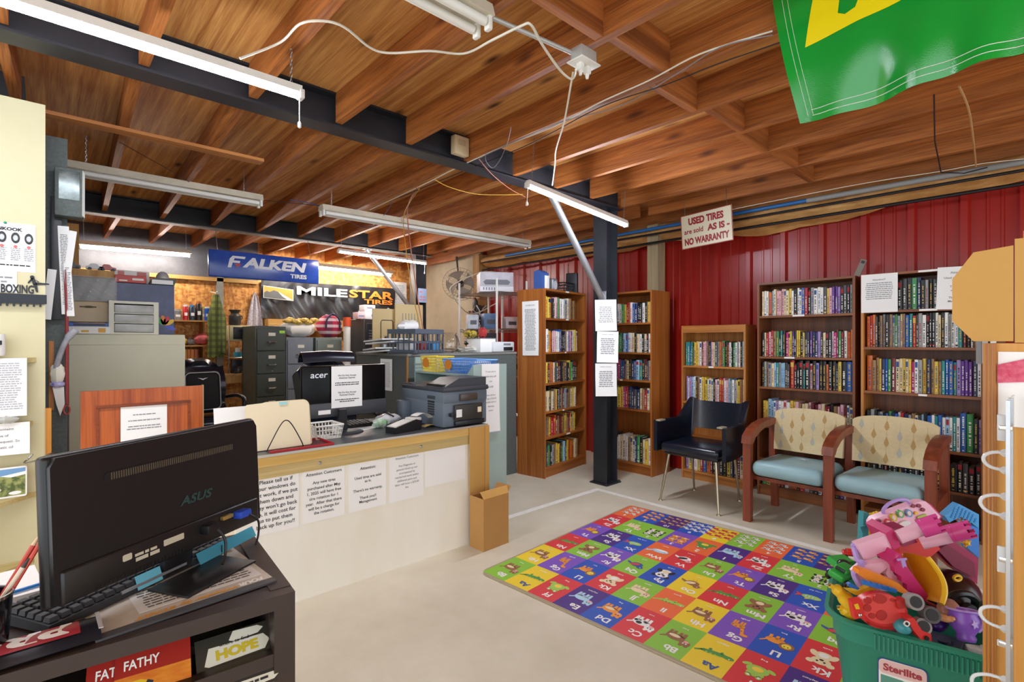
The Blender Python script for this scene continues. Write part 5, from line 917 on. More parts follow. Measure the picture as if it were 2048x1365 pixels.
m = MB(); A = faceY(.115, -.002, .078) @ Matrix.Scale(.8, 4); m.disc((-.015, .075), .010, .011, M=A); [m.poly([(x, y, 0) for x, y in q], M=A) for q in (((-.02, .07), (-.005, .07), (.005, .035), (-.012, .03)), ((-.012, .035), (.006, .035), (.012, -.015), (.003, -.015)), ((.0, .045), (.06, .042), (.062, .034), (.0, .03)), ((-.02, .068), (-.012, .06), (-.03, .035), (-.036, .04)), ((-.008, .066), (.0, .06), (.016, .05), (.012, .046)))]; m.build('kicker_figure', DM, t)
t = thing('printed_mug', 'white mug with black print on upper pine ledge', 'mug', (-.155, LY - .045, 1.262)); MB().lathe([(.035, 0), (.038, .01), (.038, .10), (.034, .10), (.034, .012)], 20, caps=False).build('mug', PAPER, t); m = MB(); m.lines(-.02, .03, .06, .02, faceY(0, -.0385, 0)); m.lines(-.02, .03, .03, .012, faceY(0, -.0385, 0)); m.build('mug_print', INK, t)
for k, (z, x1, dp, lab) in enumerate(((1.25, -.012, .05, 'pine ledge with the printed mug, highest on cream wall'), (.945, -.025, .045, 'pine ledge between the two posted papers'), (.60, -.01, .16, 'angled pine ledge below the landscape postcard'), (.28, -.02, .16, 'lowest angled pine ledge on cream wall'))):
    o = thing('wall_ledge', lab, 'shelf', (0, LY, z)); MB().prism([(-.6, -.0), (-.6, -dp), (x1 - dp * .9, -dp), (x1, -.0)], -.022, 0).build('board', LEDGE, o); MB().bx(-.5, -.48, -dp * .6, 0, -.06, -.022).build('bracket', LEDGE, o)
o = sheet('paper', 'white price list hanging from upper pine ledge', faceY(-.145, LY - .052, 1.115), .20, .27, fill=(-.10, .11, .005, -.08, .09), ink=INKL, curl=.02, cat='paper')
MB().ell((-.03, .125, .006), (.012, .007, .005)).build('push_pin', mat('yellow_pin', '#d6b22e', .4), o)
sheet('notice', 'curled white note about synthetic oil under the price list', faceY(-.13, LY - .048, .875), .19, .145, [('this contains', .016, .045), ('type of', .016, .015), ('drivers request. So', .016, -.012), ('synthetic oil', .016, -.038)], ink=INKG, curl=.03)
tag(blob((0, 0, 0), (.04, .02, .02), 3, .2).build('clear_bag', mat('thin_plastic', '#dedfd8', .15, trans=.4), loc=(-.11, LY - .055, .968), angle=30), 'small clear plastic scrap on pine ledge between papers', 'bag')
t = thing('postcard', 'small landscape postcard standing on angled pine ledge', 'postcard', (-.13, LY - .06, .601)); A = TR(0, 0, 0, -12) @ faceY(0, 0, .07); m = MB()
def land(nm, h1, h2, z0, z1):
    M_, nt, b_ = _new(nm); L = nt.links.new; tc = nt.nodes.new('ShaderNodeTexCoord'); nz = nt.nodes.new('ShaderNodeTexNoise'); nz.inputs['Scale'].default_value = 38; L(tc.outputs['Object'], nz.inputs['Vector'])
    rp = nt.nodes.new('ShaderNodeValToRGB'); rp.color_ramp.elements[0].color = lin(h1); rp.color_ramp.elements[1].color = lin(h2); rp.color_ramp.elements[0].position = .4; rp.color_ramp.elements[1].position = .6; L(nz.outputs['Fac'], rp.inputs[0]); L(rp.outputs[0], b_.inputs['Base Color']); return M_
m.prism(rrect(.17, .14, .008), -.001, .0, M=A); m.prism([(-.08, .02), (.08, .045), (.08, .062), (-.08, .062)], 0, .0006, 1, A); m.prism([(-.08, -.062), (.08, -.062), (.08, .03), (.03, .022), (-.02, .035), (-.08, .005)], 0, .0006, 2, A); m.prism([(-.08, -.02), (-.02, .0), (.0, -.03), (-.03, -.062), (-.08, -.062)], .0006, .001, 3, A); m.prism([(.045 + .022 * math.cos(j), -.05 + .008 * math.sin(j)) for j in [2 * PI * i / 10 for i in range(10)]], .0006, .0012, 0, A)
m.build('card', [PAPER, mat('sky_blue_print', '#6f9cc8', .4), land('bush_print', '#4d5c28', '#9aa05a', 0, 1), mat('sand_print', '#cfc6ae', .5)], t)
t = thing('wire_hook', 'silver wire hook on orange timber edge of cream wall', 'hook', (.03, 3.385, .757)); MB().tube(smoothpath([(.02, -.003, .02), (0, -.02, .02), (-.05, -.045, .0), (-.085, -.03, -.005), (-.07, -.012, .01), (-.055, -.02, .03)], 5), .004, 6).build('hook', STEEL, t)
# things on the grey stub wall
SY = 3.598
t = thing('metal_box', 'mottled dark metal box fixed high on grey wall stub', 'box', (.112, SY - .09, 1.975)); MB().rbox((0, .04, .125), (.115, .09, .25), .006).build('casing', SPECK, t); MB().rbox((.0, -.006, .16), (.085, .004, .15), .003).build('silver_panel', mat('mottled_silver', '#9aa3a2', .3, .7, var=.5, scale=18, hx2='#5e6766'), t); MB().prism([(0, 0), (.0, .23), (-.01, .25), (-.012, .01)], 0, .12, M=TR(.062, -.01, .0) @ FR((0, 0, 0), (1, 0, 0), (0, 0, 1)) @ TR(0, 0, -.12)).build('side_flap', mat('pale_flap', '#a8a79e', .5), t)
t = thing('dark_frame', 'tall narrow black frame on grey wall stub below metal box', 'frame', (.064, SY - .02, 1.44)); MB().rbox((0, 0, .32), (.045, .035, .64), .004).build('frame', DGREY, t)
for k, (x, z, w_, h_, rz, lab, mt) in enumerate(((.098, 1.70, .045, .46, 2, 'narrow white paper strip hanging beside black frame', PAPER), (.118, 1.80, .03, .22, -6, 'torn photo paper behind white strip on wall stub', mat('photo_tone', '#b8a8a0', .6, var=.5, scale=30)), (.036, 1.57, .035, .26, -5, 'curling white paper left of black frame', PAPER), (.112, 1.60, .03, .28, 3, 'printed tan and white leaflet low on wall stub', mat('leaflet', '#d8c9b4', .7, var=.3, scale=20)))):
    sheet('paper', lab, faceY(x, SY - .041 - .003 * k, z) @ Matrix.Rotation(math.radians(rz), 4, 'Z'), w_, h_, cat='paper', curl=.012, fill=(-h_ * .4, h_ * .4, .004, -w_ * .4, w_ * .4) if k in (0, 3) else None, ink=INKG)
t = thing('rolled_magazine', 'rolled grey magazine tucked in a hanging strap on wall stub', 'magazine', (.085, SY - .035, 1.17)); m = MB(); m.tube(smoothpath([(-.03, 0, -.02), (-.01, -.01, .08), (.02, -.015, .17), (.055, -.02, .22)], 5), [.013] * 11 + [.018] * 5, 10); m.build('roll', mat('magazine_grey', '#a9aab0', .5, var=.3, scale=12), t)
t = thing('glove_bundle', 'cream glove wrapped with purple ribbon hanging on wall stub', 'glove', (.068, SY - .036, 1.06)); m = blob((0, 0, .10), (.03, .02, .055), 3, .15); m.build('glove', mat('glove_cream', '#e2ddcb', .8), t, angle=40); m = MB(); m.ell((0, 0, .045), (.032, .022, .018)); m.build('ribbon', mat('ribbon_purple', '#4a3aa8', .6, var=.4, scale=40, hx2='#d8d4e8'), t); MB().prism([(-.02, .03), (.025, .03), (.028, -.06), (.01, -.12), (-.005, -.06)], -.004, .004, M=faceY(0, 0, 0)).build('tail', mat('glove_tail', '#e9e7e0', .7), t)
t = thing('red_lanyard', 'long red lanyard hanging at right edge of wall stub', 'lanyard', (.104, SY - .045, 1.0)); MB().tube(smoothpath([(-.006, 0, .70), (0, -.004, .45), (.0, 0, .2), (.002, -.004, .0)], 5), .007, 6).build('strap', mat('lanyard_red', '#8e2a2c', .6), t); MB().tube([(.012 * math.cos(q), 0, -.03 + .024 * math.sin(q)) for q in [2 * PI * i / 12 for i in range(12)]], .0035, 6, close=True).build('clip', mat('clip_red', '#b03a38', .4, .4), t); MB().tube([(-.006, .05, .71), (-.006, -.006, .70)], .004, 6).build('nail', STEEL, t)
tag(MB().bx(-.008, .012, -.004, .0, 0, .36).build('wood_strip', wood('strip_orange', '#a8642a', '#cf8a45', 'z'), loc=(.042, SY, .97), rz=0), 'thin orange wood strip fixed to grey wall stub', 'trim')
# ---------------------------------------------------------------- front table
TB = wood('dark_table_wood', '#241a18', '#3f302c', 'x', rough=.5, fine=.6, bump=.2); TF = mat('dark_brown_frame', '#352822', .42, var=.12, scale=20)
TZ = .752
t = thing('console_table', 'dark brown framed console table in the foreground', 'table', (.434, 1.212, 0), -4.5); W2, D2 = 1.05, .475
MB().bx(-W2 + .04, -.045, .035, D2 - .04, TZ - .018, TZ - .002).build('tabletop', TB, t)
for q in ((-W2, 0, 0, .035), (-W2, 0, D2 - .04, D2)): MB().bx(q[0], q[1], q[2], q[3], TZ - .032, TZ).build('rail', TF, t)
for x in (-.045, -W2): MB().bx(x, x + .045, .035, D2 - .04, TZ - .032, TZ + .001).build('rail', TF, t)
for x in (-.045, -W2):
    for y in (0, D2 - .045): MB().bx(x, x + .045, y, y + .045, 0, TZ - .032).build('leg', TF, t)
MB().bx(-W2 + .045, -.045, .04, D2 - .02, .598, .608).build('lower_shelf', TF, t); MB().bx(-W2 + .045, -.045, .004, .030, .592, .622).build('shelf_lip', TF, t); MB().bx(-.046, -.04, .045, D2 - .045, .608, TZ - .032).build('side_panel', TF, t); MB().bx(-W2 + .045, -.045, D2 - .03, D2 - .02, .608, TZ - .032).build('back_panel', TF, t)
MB().bx(-.0451, -.0, .0, .001, .30, .302).build('seam', BLK, t)
# magazine sheets on the table
MAG = mat('magazine_page', '#b9b0a0', .35, var=.25, scale=7, hx2='#d8d2c6')
t = thing('magazine_mat', 'large printed truck magazine sheet under the keyboard', 'magazine', (.418, 1.288, TZ + .0005), 4.6); MB().bx(-.34, 0, 0, .33, 0, .0035).build('sheet', MAG, t); MB().bx(-.34, .0005, -.0006, .024, -.0002, .0042).build('dark_border', mat('border_slate', '#4b4c50', .4), t); MB().bx(-.28, -.01, .26, .33, .0035, .0042).build('brown_picture', mat('picture_tan', '#a88a6c', .5, var=.3, scale=12), t); MB().bx(-.26, -.012, .06, .20, .0035, .0041).build('text_block', mat('page_white', '#dcdad6', .5), t)
m = MB(); 
for k in range(9): m.lines(-.25, -.02, .075 + .0135 * k, .005, TR(0, 0, .0042))
m.build('printed_text', mat('print_grey', '#55534f', .6), t)
m = MB(); m.tfit('FOUR', .055, .018, TR(-.045, .036, .0042, 0, 0, 180), bold=.05, shear=.2); m.build('lettering', PAPER, t); m = MB(); m.tfit('Wheeler by START', .20, .018, TR(-.175, .036, .0042, 0, 0, 180), bold=.05, shear=.2); m.build('lettering', mat('orange_letter', '#d89a3a', .5), t)
t = thing('folded_banner', 'folded black banner sheet with red lettering on table front edge', 'banner', (.088, 1.258, TZ + .004), 1)
def fold(u, v): x = -.42 * u; a = v * PI * 1.25; return (x, .002 + .095 * min(1, v * 1.2) , .002 + .022 * math.sin(min(PI, v * PI * 1.05)) * (.6 + .4 * u))
MB().surf(fold, 14, 14, th=.002).build('sheet', mat('banner_navy_black', '#20222b', .3), t, angle=60)
def zf(x, y): v = y / .114; u = -x / .42; return .002 + .022 * math.sin(min(PI, v * PI * 1.05)) * (.6 + .4 * u)
m = MB(); m.tfit('PRO', .17, .046, TR(-.125, .055, 0, 0, 0, 180), bold=.05, shear=.1, dz=0); m.V = [(x, y, zf(x, y) + .0048) for x, y, z in m.V]; m.build('lettering', PAPER, t)
m = MB(); m.surf(lambda u, v: (-.03 - .20 * u, .026 + .058 * v, zf(-.03 - .2 * u, .026 + .058 * v) + .0036), 8, 8); m.build('red_panel', mat('banner_red', '#a8323c', .4), t)
m = MB(); m.lines(-.037, .012, .098, .008, TR(0, 0, 0), dz=0); m.V = [(x, y, zf(x, y) + .0045) for x, y, z in m.V]; m.build('lettering', mat('gold_letter', '#cfa94c', .4), t)
m = MB(); m.tube([(-.155 + .007 * math.cos(q), .012 + .005 * math.sin(q), zf(-.155, .012) + .001) for q in [2 * PI * i / 12 for i in range(12)]], .0018, 5, close=True); m.build('grommet', mat('brass', '#c9a94e', .3, 1.0), t); MB().bx(-.004, .003, .012, .09, .018, .0195).build('tape', mat('clear_tape', '#c8ccd4', .2), t)
# keyboard, monitor
MR = 30.8
t = thing('keyboard', 'black keyboard with blue sticky note under the foreground monitor', 'keyboard', (.013, 1.348, TZ + .005), MR)
kb = MB(); kb.prism([(0, 0), (.155, 0), (.155, .022), (.0, .016)], 0, .44, M=FR((0, 0, 0), (0, 1, 0), (0, 0, 1))); kb.build('keyboard_case', DGREY, t)
m = MB()
for r in range(6):
    for k in range(20): m.box((.014 + .0216 * k, .016 + .0235 * r, .0195 + .001 * r + .003), (.0185, .0195, .009), taper=.78)
m.build('keys', mat('key_grey', '#333438', .5), t); MB().bx(.14, .30, -.0015, .003, .012, .018).build('edge_highlight', mat('edge_silver', '#a9abb0', .3, .5), t)
MB().prism([(.175, -.002), (.235, -.002), (.235, .030), (.175, .030)], .0, .0012, M=TR(0, -.002, .006, 70)).build('sticky_note', mat('sticky_blue', '#72c4d8', .6), t)
MC = mat('monitor_plastic', '#1a191a', .36, bump=.04, scale=220)
t = thing('desktop_monitor', 'big black monitor seen from behind on the dark table', 'monitor', (.2385, 1.4585, TZ + .004), MR)
A = TR(0, 0, .058, -3)
m = MB(); m.rbox((0, .012, .145), (.532, .026, .295), .009, 3, M=A); m.build('bezel', MC, t, angle=60)
m = MB(); m.prism([(-.26, .005), (.26, .005), (.26, .27), (.25, .288), (-.25, .288), (-.26, .27)], 0, .014, M=A @ FR((0, .002, 0), (1, 0, 0), (0, 0, 1))); m.rbox((0, -.012, .035), (.50, .012, .066), .005, 2, M=A); m.build('back_cover', MC, t, angle=60)
m = MB(); m.rbox((0, .0255, .15), (.50, .002, .26), .001, 1, M=A); m.build('screen', mat('dark_screen', '#08090b', .1), t)
A2 = A @ faceY(0, -.0125, 0)
m = MB(); m.prism(rrect(.345, .019, .009, 5, .01, .228), -.0005, .0012, M=A2); g = m.build('vent_groove', BLK, t)
m = MB()
for k in range(62): m.box((-.148 + .0052 * k, .228, .0016), (.0022, .015, .0012), M=A2)
m.build('vent_slats', mat('slat_bronze', '#6b6250', .35, .3), g)
m = MB(); m.tfit('ASUS', .094, .022, A2 @ TR(.055, .125, .0), bold=.03, shear=.25); m.build('brand_lettering', mat('dark_teal_ink', '#2c4a48', .35), t)
A3 = A @ faceY(-.05, -.0185, -.033)
m = MB(); m.prism(rrect(.02, .014, .003, 3, -.075, .080), 0, .0008, M=A3); m.lines(-.06, .0, .077, .006, A3, dz=.001); m.lines(-.06, .0, .067, .008, A3, dz=.001); m.prism(rrect(.052, .014, .002, 3, .035, .078), 0, .0008, M=A3); m.build('rating_label', mat('label_silver', '#c9c2ac', .4), t)
m = MB(); 
for k in range(24): m.bx(-.14 + .0085 * k, -.136 + .0085 * k, .040, .048, 0, .0007, M=A3)
m.build('bottom_vents', BLK, t)
q = MB(); q.rbox((.125, .074, .012), (.035, .022, .026), .003, M=A3); q.tube(smoothpath([A3 @ Vector(p) for p in ((.135, .068, .022), (.15, .04, .03), (.147, .005, .034), (.13, -.018, .04))], 5), .0035, 6); q.build('power_plug', BLK, t)
MB().rbox((.183, .083, .006), (.034, .010, .012), .002, M=A3).build('video_port', mat('port_brass', '#c4a860', .35, .7), t)
q = MB(); q.rbox((.225, .079, .014), (.04, .02, .03), .005, M=A3); q.build('video_plug', mat('plug_blue', '#2a4fc0', .4), t); q = MB(); q.tube(smoothpath([A3 @ Vector(p) for p in ((.235, .074, .028), (.258, .05, .035), (.262, .01, .03), (.25, -.016, .03))], 5), .003, 6); q.build('video_cable', BLK, t)
m = MB(); m.rbox((.035, -.055, .003), (.20, .12, .006), .003, 2); m.build('stand_base', BLK, t); m = MB(); m.rbox((.03, .03, .055), (.08, .02, .11), .006); m.build('stand_neck', BLK, t)
t = thing('blue_ruler', 'translucent blue acrylic strip leaning below monitor right side', 'acrylic strip', (.30, 1.495, TZ + .006), 35); MB().prism([(0, 0), (.20, .0), (.20, .03), (.0, .03)], 0, .002, M=TR(0, 0, .003, 62)).build('strip', mat('acrylic_blue', '#5ec3e0', .15, trans=.35), t); MB().bx(.07, .072, -.001, .001, 0, .026).build('mark', BLK, t)
# papers, cup and pens at the left
t = thing('paper_stack', 'stack of white sheets on brown clipboard beside the monitor', 'papers', (-.10, 1.55, TZ + .001), 6); MB().rbox((0, .09, .003), (.23, .20, .006), .002).build('clipboard', mat('clip_brown', '#8a6a44', .6), t); MB().bx(-.11, .11, -.003, .185, .006, .02).build('sheets', PAPER, t)
tag(MB().tube([(-.065, 1.565, TZ + .026), (.01, 1.585, TZ + .026)], .004, 8).build('pen', mat('pen_blue', '#2a80d0', .4)), 'blue pen lying on the white sheets', 'pen')
t = thing('pencil_cup', 'glossy black and clear pencil cup at table left edge', 'cup', (-.078, 1.34, TZ + .001)); MB().lathe([(.03, 0), (.034, .003), (.042, .11), (.040, .11), (.032, .006)], 24, caps=False).build('cup_body', mat('cup_black', '#12151a', .12), t); m = MB(); m.lathe([(.0432, .107), (.0435, .113), (.040, .113)], 24, caps=False); m.build('cup_rim', CHROME, t); m = MB(); m.tube([(.012 * math.cos(q), -.0365 , .035 + .012 * math.sin(q)) for q in [2 * PI * i / 12 for i in range(12)]], .0016, 5, close=True); m.build('printed_ring', PAPER, t)
for lab, a_, b_, hx, r, tip in (('red and white pencil leaning right in cup', (-.09, 1.33, .765), (.012, 1.37, .955), '#d0402c', .0042, '#e8d8c0'), ('red brush handle leaning right behind the pencil', (-.095, 1.35, .77), (.0, 1.385, .945), '#c94a38', .0045, '#e9c9a8'), ('pink capped marker upright in cup', (-.085, 1.355, .765), (-.068, 1.365, .905), '#d0358c', .0065, '#e04aa0'), ('pale wooden pencil leaning in cup', (-.10, 1.34, .77), (-.015, 1.345, .915), '#dccbb4', .004, '#3a3a3a')):
    a_ = Vector(a_); b_ = Vector(b_); t = thing('pencil', lab, 'pencil'); MB().tube([a_, a_.lerp(b_, .9)], r, 8).build('barrel', mat('barrel_' + hx[1:], hx, .4), t); MB().tube([a_.lerp(b_, .9), b_], [r, r * .35], 8).build('tip', mat('tip_' + tip[1:], tip, .5), t)
# brochures on the lower shelf
BRO = mat('brochure_orange', '#c8591c', .35, var=.6, scale=9, stretch=(1, 1, 4), hx2='#e8a030'); BRR = mat('brochure_red', '#9e2218', .35)
for k, (x, y, z, rz, lab) in enumerate(((.165, 1.222, .566, -8, 'red and orange brochure lettered FATHY, the front one'), (.118, 1.232, .560, -10, 'red and orange brochure half hidden under the front one'))):
    t = thing('brochure', lab, 'brochure', M=Matrix.Translation((x, y, z)) @ Euler((math.radians(-38), 0, math.radians(rz))).to_matrix().to_4x4()); MB().bx(-.065, .065, -.002, 0, 0, .15).build('leaflet', BRO, t); MB().bx(-.065, .065, -.0026, -.002, .105, .15).build('red_band', BRR, t); m = MB(); m.tfit('FATHY', .06, .018, faceY(-.02, -.0028, .125), bold=.02); m.build('lettering', WH, t)
    m = MB(); m.prism([(-.03 + .04 * math.cos(j), .055 + .04 * math.sin(j)) for j in [2 * PI * i / 14 for i in range(14)]], 0, .0004, M=faceY(0, -.002, 0)); m.build('yellow_disc', mat('disc_yellow', '#e0b428', .4), t); m = MB(); m.poly([(-.05, .01, 0), (-.04, .01, 0), (-.02, .05, 0), (-.0, .085, 0), (-.01, .09, 0), (-.035, .055, 0)], M=faceY(0, -.0027, 0)); m.build('figure_silhouette', INK, t)
HB = mat('hope_dark', '#2a2a22', .4); HW = mat('hope_strip', '#d8d6c4', .5); HY = mat('hope_yellow', '#c8b420', .4)
t = thing('brochure', 'black and white brochure with yellow word HOPE on lower shelf', 'brochure', M=Matrix.Translation((.318, 1.214, .566)) @ Euler((math.radians(-38), 0, math.radians(-4))).to_matrix().to_4x4()); MB().bx(-.075, .075, -.002, 0, 0, .13).build('leaflet', HB, t)
m = MB(); A = faceY(0, -.0022, 0)
for z, h_, x0, x1 in ((.112, .014, -.01, .05), (.075, .03, -.06, .06), (.036, .026, -.072, .072), (.008, .013, -.05, .07)): m.poly([(x0, z, 0), (x0 + .008, z - .004, 0), (x1, z - .002, 0), (x1 + .012, z + h_ * .5, 0), (x1, z + h_, 0), (x0 + .01, z + h_ + .003, 0)], M=A)
m.build('torn_strips', HW, t); m = MB(); A = faceY(0, -.0026, 0); m.tfit('HOPE', .085, .021, A @ TR(.005, .089, 0), bold=.05); m.build('lettering', HY, t); m = MB(); m.tfit('LIC', .04, .019, A @ TR(-.045, .048, 0), bold=.05); m.build('lettering', HY, t); m = MB(); m.tfit('where to find', .06, .007, A @ TR(.0, .108, 0), bold=.01); m.lines(-.01, .06, .05, .005, A); m.lines(-.01, .06, .042, .005, A); m.lines(-.04, .06, .014, .005, A); m.build('printed_text', INK, t)
t = thing('leaflet_pile', 'pile of dark leaflets lying at back of lower shelf', 'leaflets', (.25, 1.45, .609), -8); MB().rbox((0, 0, .012), (.25, .18, .022), .004).build('leaflets', mat('leaflet_dark', '#4a4436', .5, var=.3), t)
# ---------------------------------------------------------------- alphabet play mat
RC = dict(g='#8cc63f', y='#f2d32c', r='#dc3a3f', d='#4f2f86', b='#2b57bd', v='#8056c0', o='#f0703c')
rugm = [mat('rug_border', '#a79a80', .7)]; RI = {}
for k, hx in RC.items(): RI[k] = len(rugm); rugm.append(mat('rug_' + k, hx, .5, bump=.12, scale=60, stretch=(.2, 6, 1)))
AC = dict(W='#f4f1ec', K='#2c2a2e', B='#9a6a48', O='#f09a3c', L='#a8d05a', G='#5a9a48', S='#b4d8ec', C='#f0dcb0', R='#d84a48', N='#3a5a9c', P='#f0a8a8', Y='#f4d84a')
for k, hx in AC.items(): RI['_' + k] = len(rugm); rugm.append(mat('print_' + k, hx, .5))
RH = .010; RO = (1.868, 2.275); RU = (math.cos(math.radians(5.5)), math.sin(math.radians(5.5))); RV = (math.sin(math.radians(2.2)), -math.cos(math.radians(2.2)))
RM4 = Matrix(((RU[0], RV[0], 0, RO[0]), (RU[1], RV[1], 0, RO[1]), (0, 0, 1, .0012), (0, 0, 0, 1)))
rug = MB(); CW, CL, NB = .2705, .1695, 12; BW = .014
rug.prism([(x + 6 * CW / 2, y + NB * CL / 2) for x, y in rrect(6 * CW + 2 * BW, NB * CL + 2 * BW, .05, 5)], 0, RH - .0015, 0)
rows = ['gyrdbr', 'yvbrgo', 'rgvgby', 'vdborg', 'rggvod', 'obdbyg']
lets = ['Bb Aa Ff Ee Dd Cc', 'Hh Gg Ll Kk Jj Ii', 'Nn Mm Rr Qq Pp Oo', 'Tt Ss Xx Ww Vv Uu', 'Zz Yy 2 3 2 1', '4 5 10 9 8 7']
anim = ['qB aG fL qS qO qW', 'qB gO lO kC qC aL', 'aG kB qW bN kW bB', 'lO qW xL wS bW qB', 'qW qC 4W 4O fG qS', '6W 6O 9B 9W 9R 6W']
caps = 'bear alligator frog elephant dog cow horse giraffe lion koala jaguar iguana newt monkey rabbit quail panda owl tiger sheep x-ray_fish whale vulture urial zebra yak'.split()
def ellp(cx, cy, rx, ry, c, z, n=12, rot=0): 
    p = []
    for i in range(n): q = 2 * PI * i / n; x = rx * math.cos(q); y = ry * math.sin(q); p.append((cx + x * math.cos(rot) - y * math.sin(rot), cy + x * math.sin(rot) + y * math.cos(rot)))
    return (p, c, z)
def animal(kind, c):
    """flat shapes (polygon, colour, layer) about 0.1 wide"""
    o = []; E = lambda *a, **k: o.append(ellp(*a, **k)); D = 'K' if c in 'WOYCSLP' else 'W'
    if kind == 'q':
        E(.005, 0, .036, .022, c, 1); E(-.038, .018, .020, .018, c, 2); [o.append(([(x, -.04), (x + .011, -.04), (x + .013, -.008), (x - .002, -.008)], c, 1)) for x in (-.026, -.010, .012, .027)]
        E(-.048, .034, .007, .008, c, 1); E(-.028, .035, .007, .008, c, 1); o.append(([(.036, .005), (.056, .022), (.052, .028), (.034, .014)], c, 1)); E(-.044, .020, .003, .004, D, 3); E(-.033, .020, .003, .004, D, 3); E(-.040, .008, .010, .006, 'P' if c != 'P' else 'W', 3)
        if c == 'W': E(.012, .006, .012, .010, 'K', 3); E(.03, -.006, .007, .008, 'K', 3); E(-.01, -.008, .008, .006, 'K', 3)
        if c in 'BO': E(.01, -.006, .022, .010, 'C', 3)
    elif kind == 'a': E(0, 0, .050, .012, c, 1, rot=.15); E(-.045, -.002, .020, .011, c, 2); o.append(([(.03, .004), (.062, .024), (.066, .018), (.036, -.006)], c, 1)); [E(x, -.014, .006, .008, c, 1) for x in (-.02, .02)]; [E(-.02 + .015 * k, .010, .004, .004, 'L' if c == 'G' else 'G', 2) for k in range(4)]; E(-.05, .004, .003, .003, 'W', 3)
    elif kind == 'f': E(0, -.006, .036, .026, c, 1); E(0, .020, .028, .018, c, 2); [E(s * .016, .036, .010, .010, c, 2) for s in (-1, 1)]; [E(s * .016, .037, .005, .005, 'W', 3) for s in (-1, 1)]; [E(s * .038, -.022, .016, .009, c, 1, rot=s * .5) for s in (-1, 1)]; E(0, -.008, .018, .014, 'Y', 3)
    elif kind == 'g': E(.005, -.012, .026, .016, c, 1); o.append(([(-.018, -.01), (-.006, -.004), (-.022, .044), (-.032, .040)], c, 1)); E(-.034, .044, .015, .009, c, 2); [o.append(([(x, -.05), (x + .007, -.05), (x + .008, -.016), (x, -.016)], c, 1)) for x in (-.014, -.004, .012, .021)]; [E(-.004 + .014 * k, -.010 + .006 * (k % 2), .004, .004, 'B', 3) for k in range(3)]; E(-.018, .02, .003, .004, 'B', 3)
    elif kind == 'l': E(.01, -.004, .034, .020, c, 1); E(-.030, .012, .026, .025, 'B', 2); E(-.030, .012, .016, .016, 'Y', 3); [E(-.036 + .012 * k, .016, .0025, .003, 'K', 4) for k in range(2)]; [o.append(([(x, -.04), (x + .011, -.04), (x + .011, -.01), (x, -.01)], c, 1)) for x in (-.012, .004, .026)]; o.append(([(.04, .0), (.058, .024), (.053, .027), (.036, .008)], c, 1))
    elif kind == 'k': E(0, -.018, .030, .026, c, 1); E(0, .020, .030, .024, c, 2); [E(s * .030, .034, .013, .013, 'K' if c == 'W' else c, 1) for s in (-1, 1)]; [E(s * .011, .024, .007 if c == 'W' else .004, .008 if c == 'W' else .005, 'K', 3) for s in (-1, 1)]; E(0, .012, .007, .006, 'K', 3); [E(s * .030, -.022, .012, .020, 'K' if c == 'W' else c, 2, rot=s * .4) for s in (-1, 1)]; E(0, -.020, .016, .015, 'C' if c != 'C' else 'W', 3)
    elif kind == 'b': E(0, 0, .030, .024, c, 1); E(-.026, .022, .016, .015, c if c != 'W' else 'P', 2); o.append(([(-.042, .024), (-.056, .018), (-.040, .015)], 'O', 2)); E(.010, .002, .024, .012, 'R' if c == 'N' else 'K' if c == 'W' else 'C', 3, rot=.5); o.append(([(.022, -.004), (.058, -.018), (.052, -.002), (.028, .012)], c, 1)); [o.append(([(x, -.042), (x + .003, -.042), (x + .003, -.02), (x, -.02)], 'O', 1)) for x in (-.006, .008)]; E(-.030, .025, .003, .003, 'W' if c != 'W' else 'K', 4)
    elif kind == 'x': E(0, 0, .038, .020, c, 1); o.append(([(.03, 0), (.06, .022), (.054, 0), (.06, -.022)], 'R', 1)); E(-.022, .005, .005, .005, 'W', 3); E(-.022, .005, .0025, .0025, 'K', 4); [E(-.006 + .013 * k, 0, .003, .012, 'S', 3) for k in range(3)]; o.append(([(-.005, .018), (.02, .030), (.016, .014)], 'Y', 1))
    elif kind == 'w': E(-.006, 0, .044, .022, c, 1); o.append(([(.03, -.004), (.052, .012), (.066, .010), (.058, .024), (.066, .036), (.048, .026), (.026, .012)], c, 1)); E(-.010, -.010, .034, .011, 'W', 2); E(-.032, .004, .003, .003, 'K', 3)
    return o
def put(shapes, M, s=1.0):
    for p, c, z in shapes: rug.add([(x * s, y * s, .0003 * z) for x, y in p], [tuple(range(len(p)))], RI['_' + c], M)
lt = 0
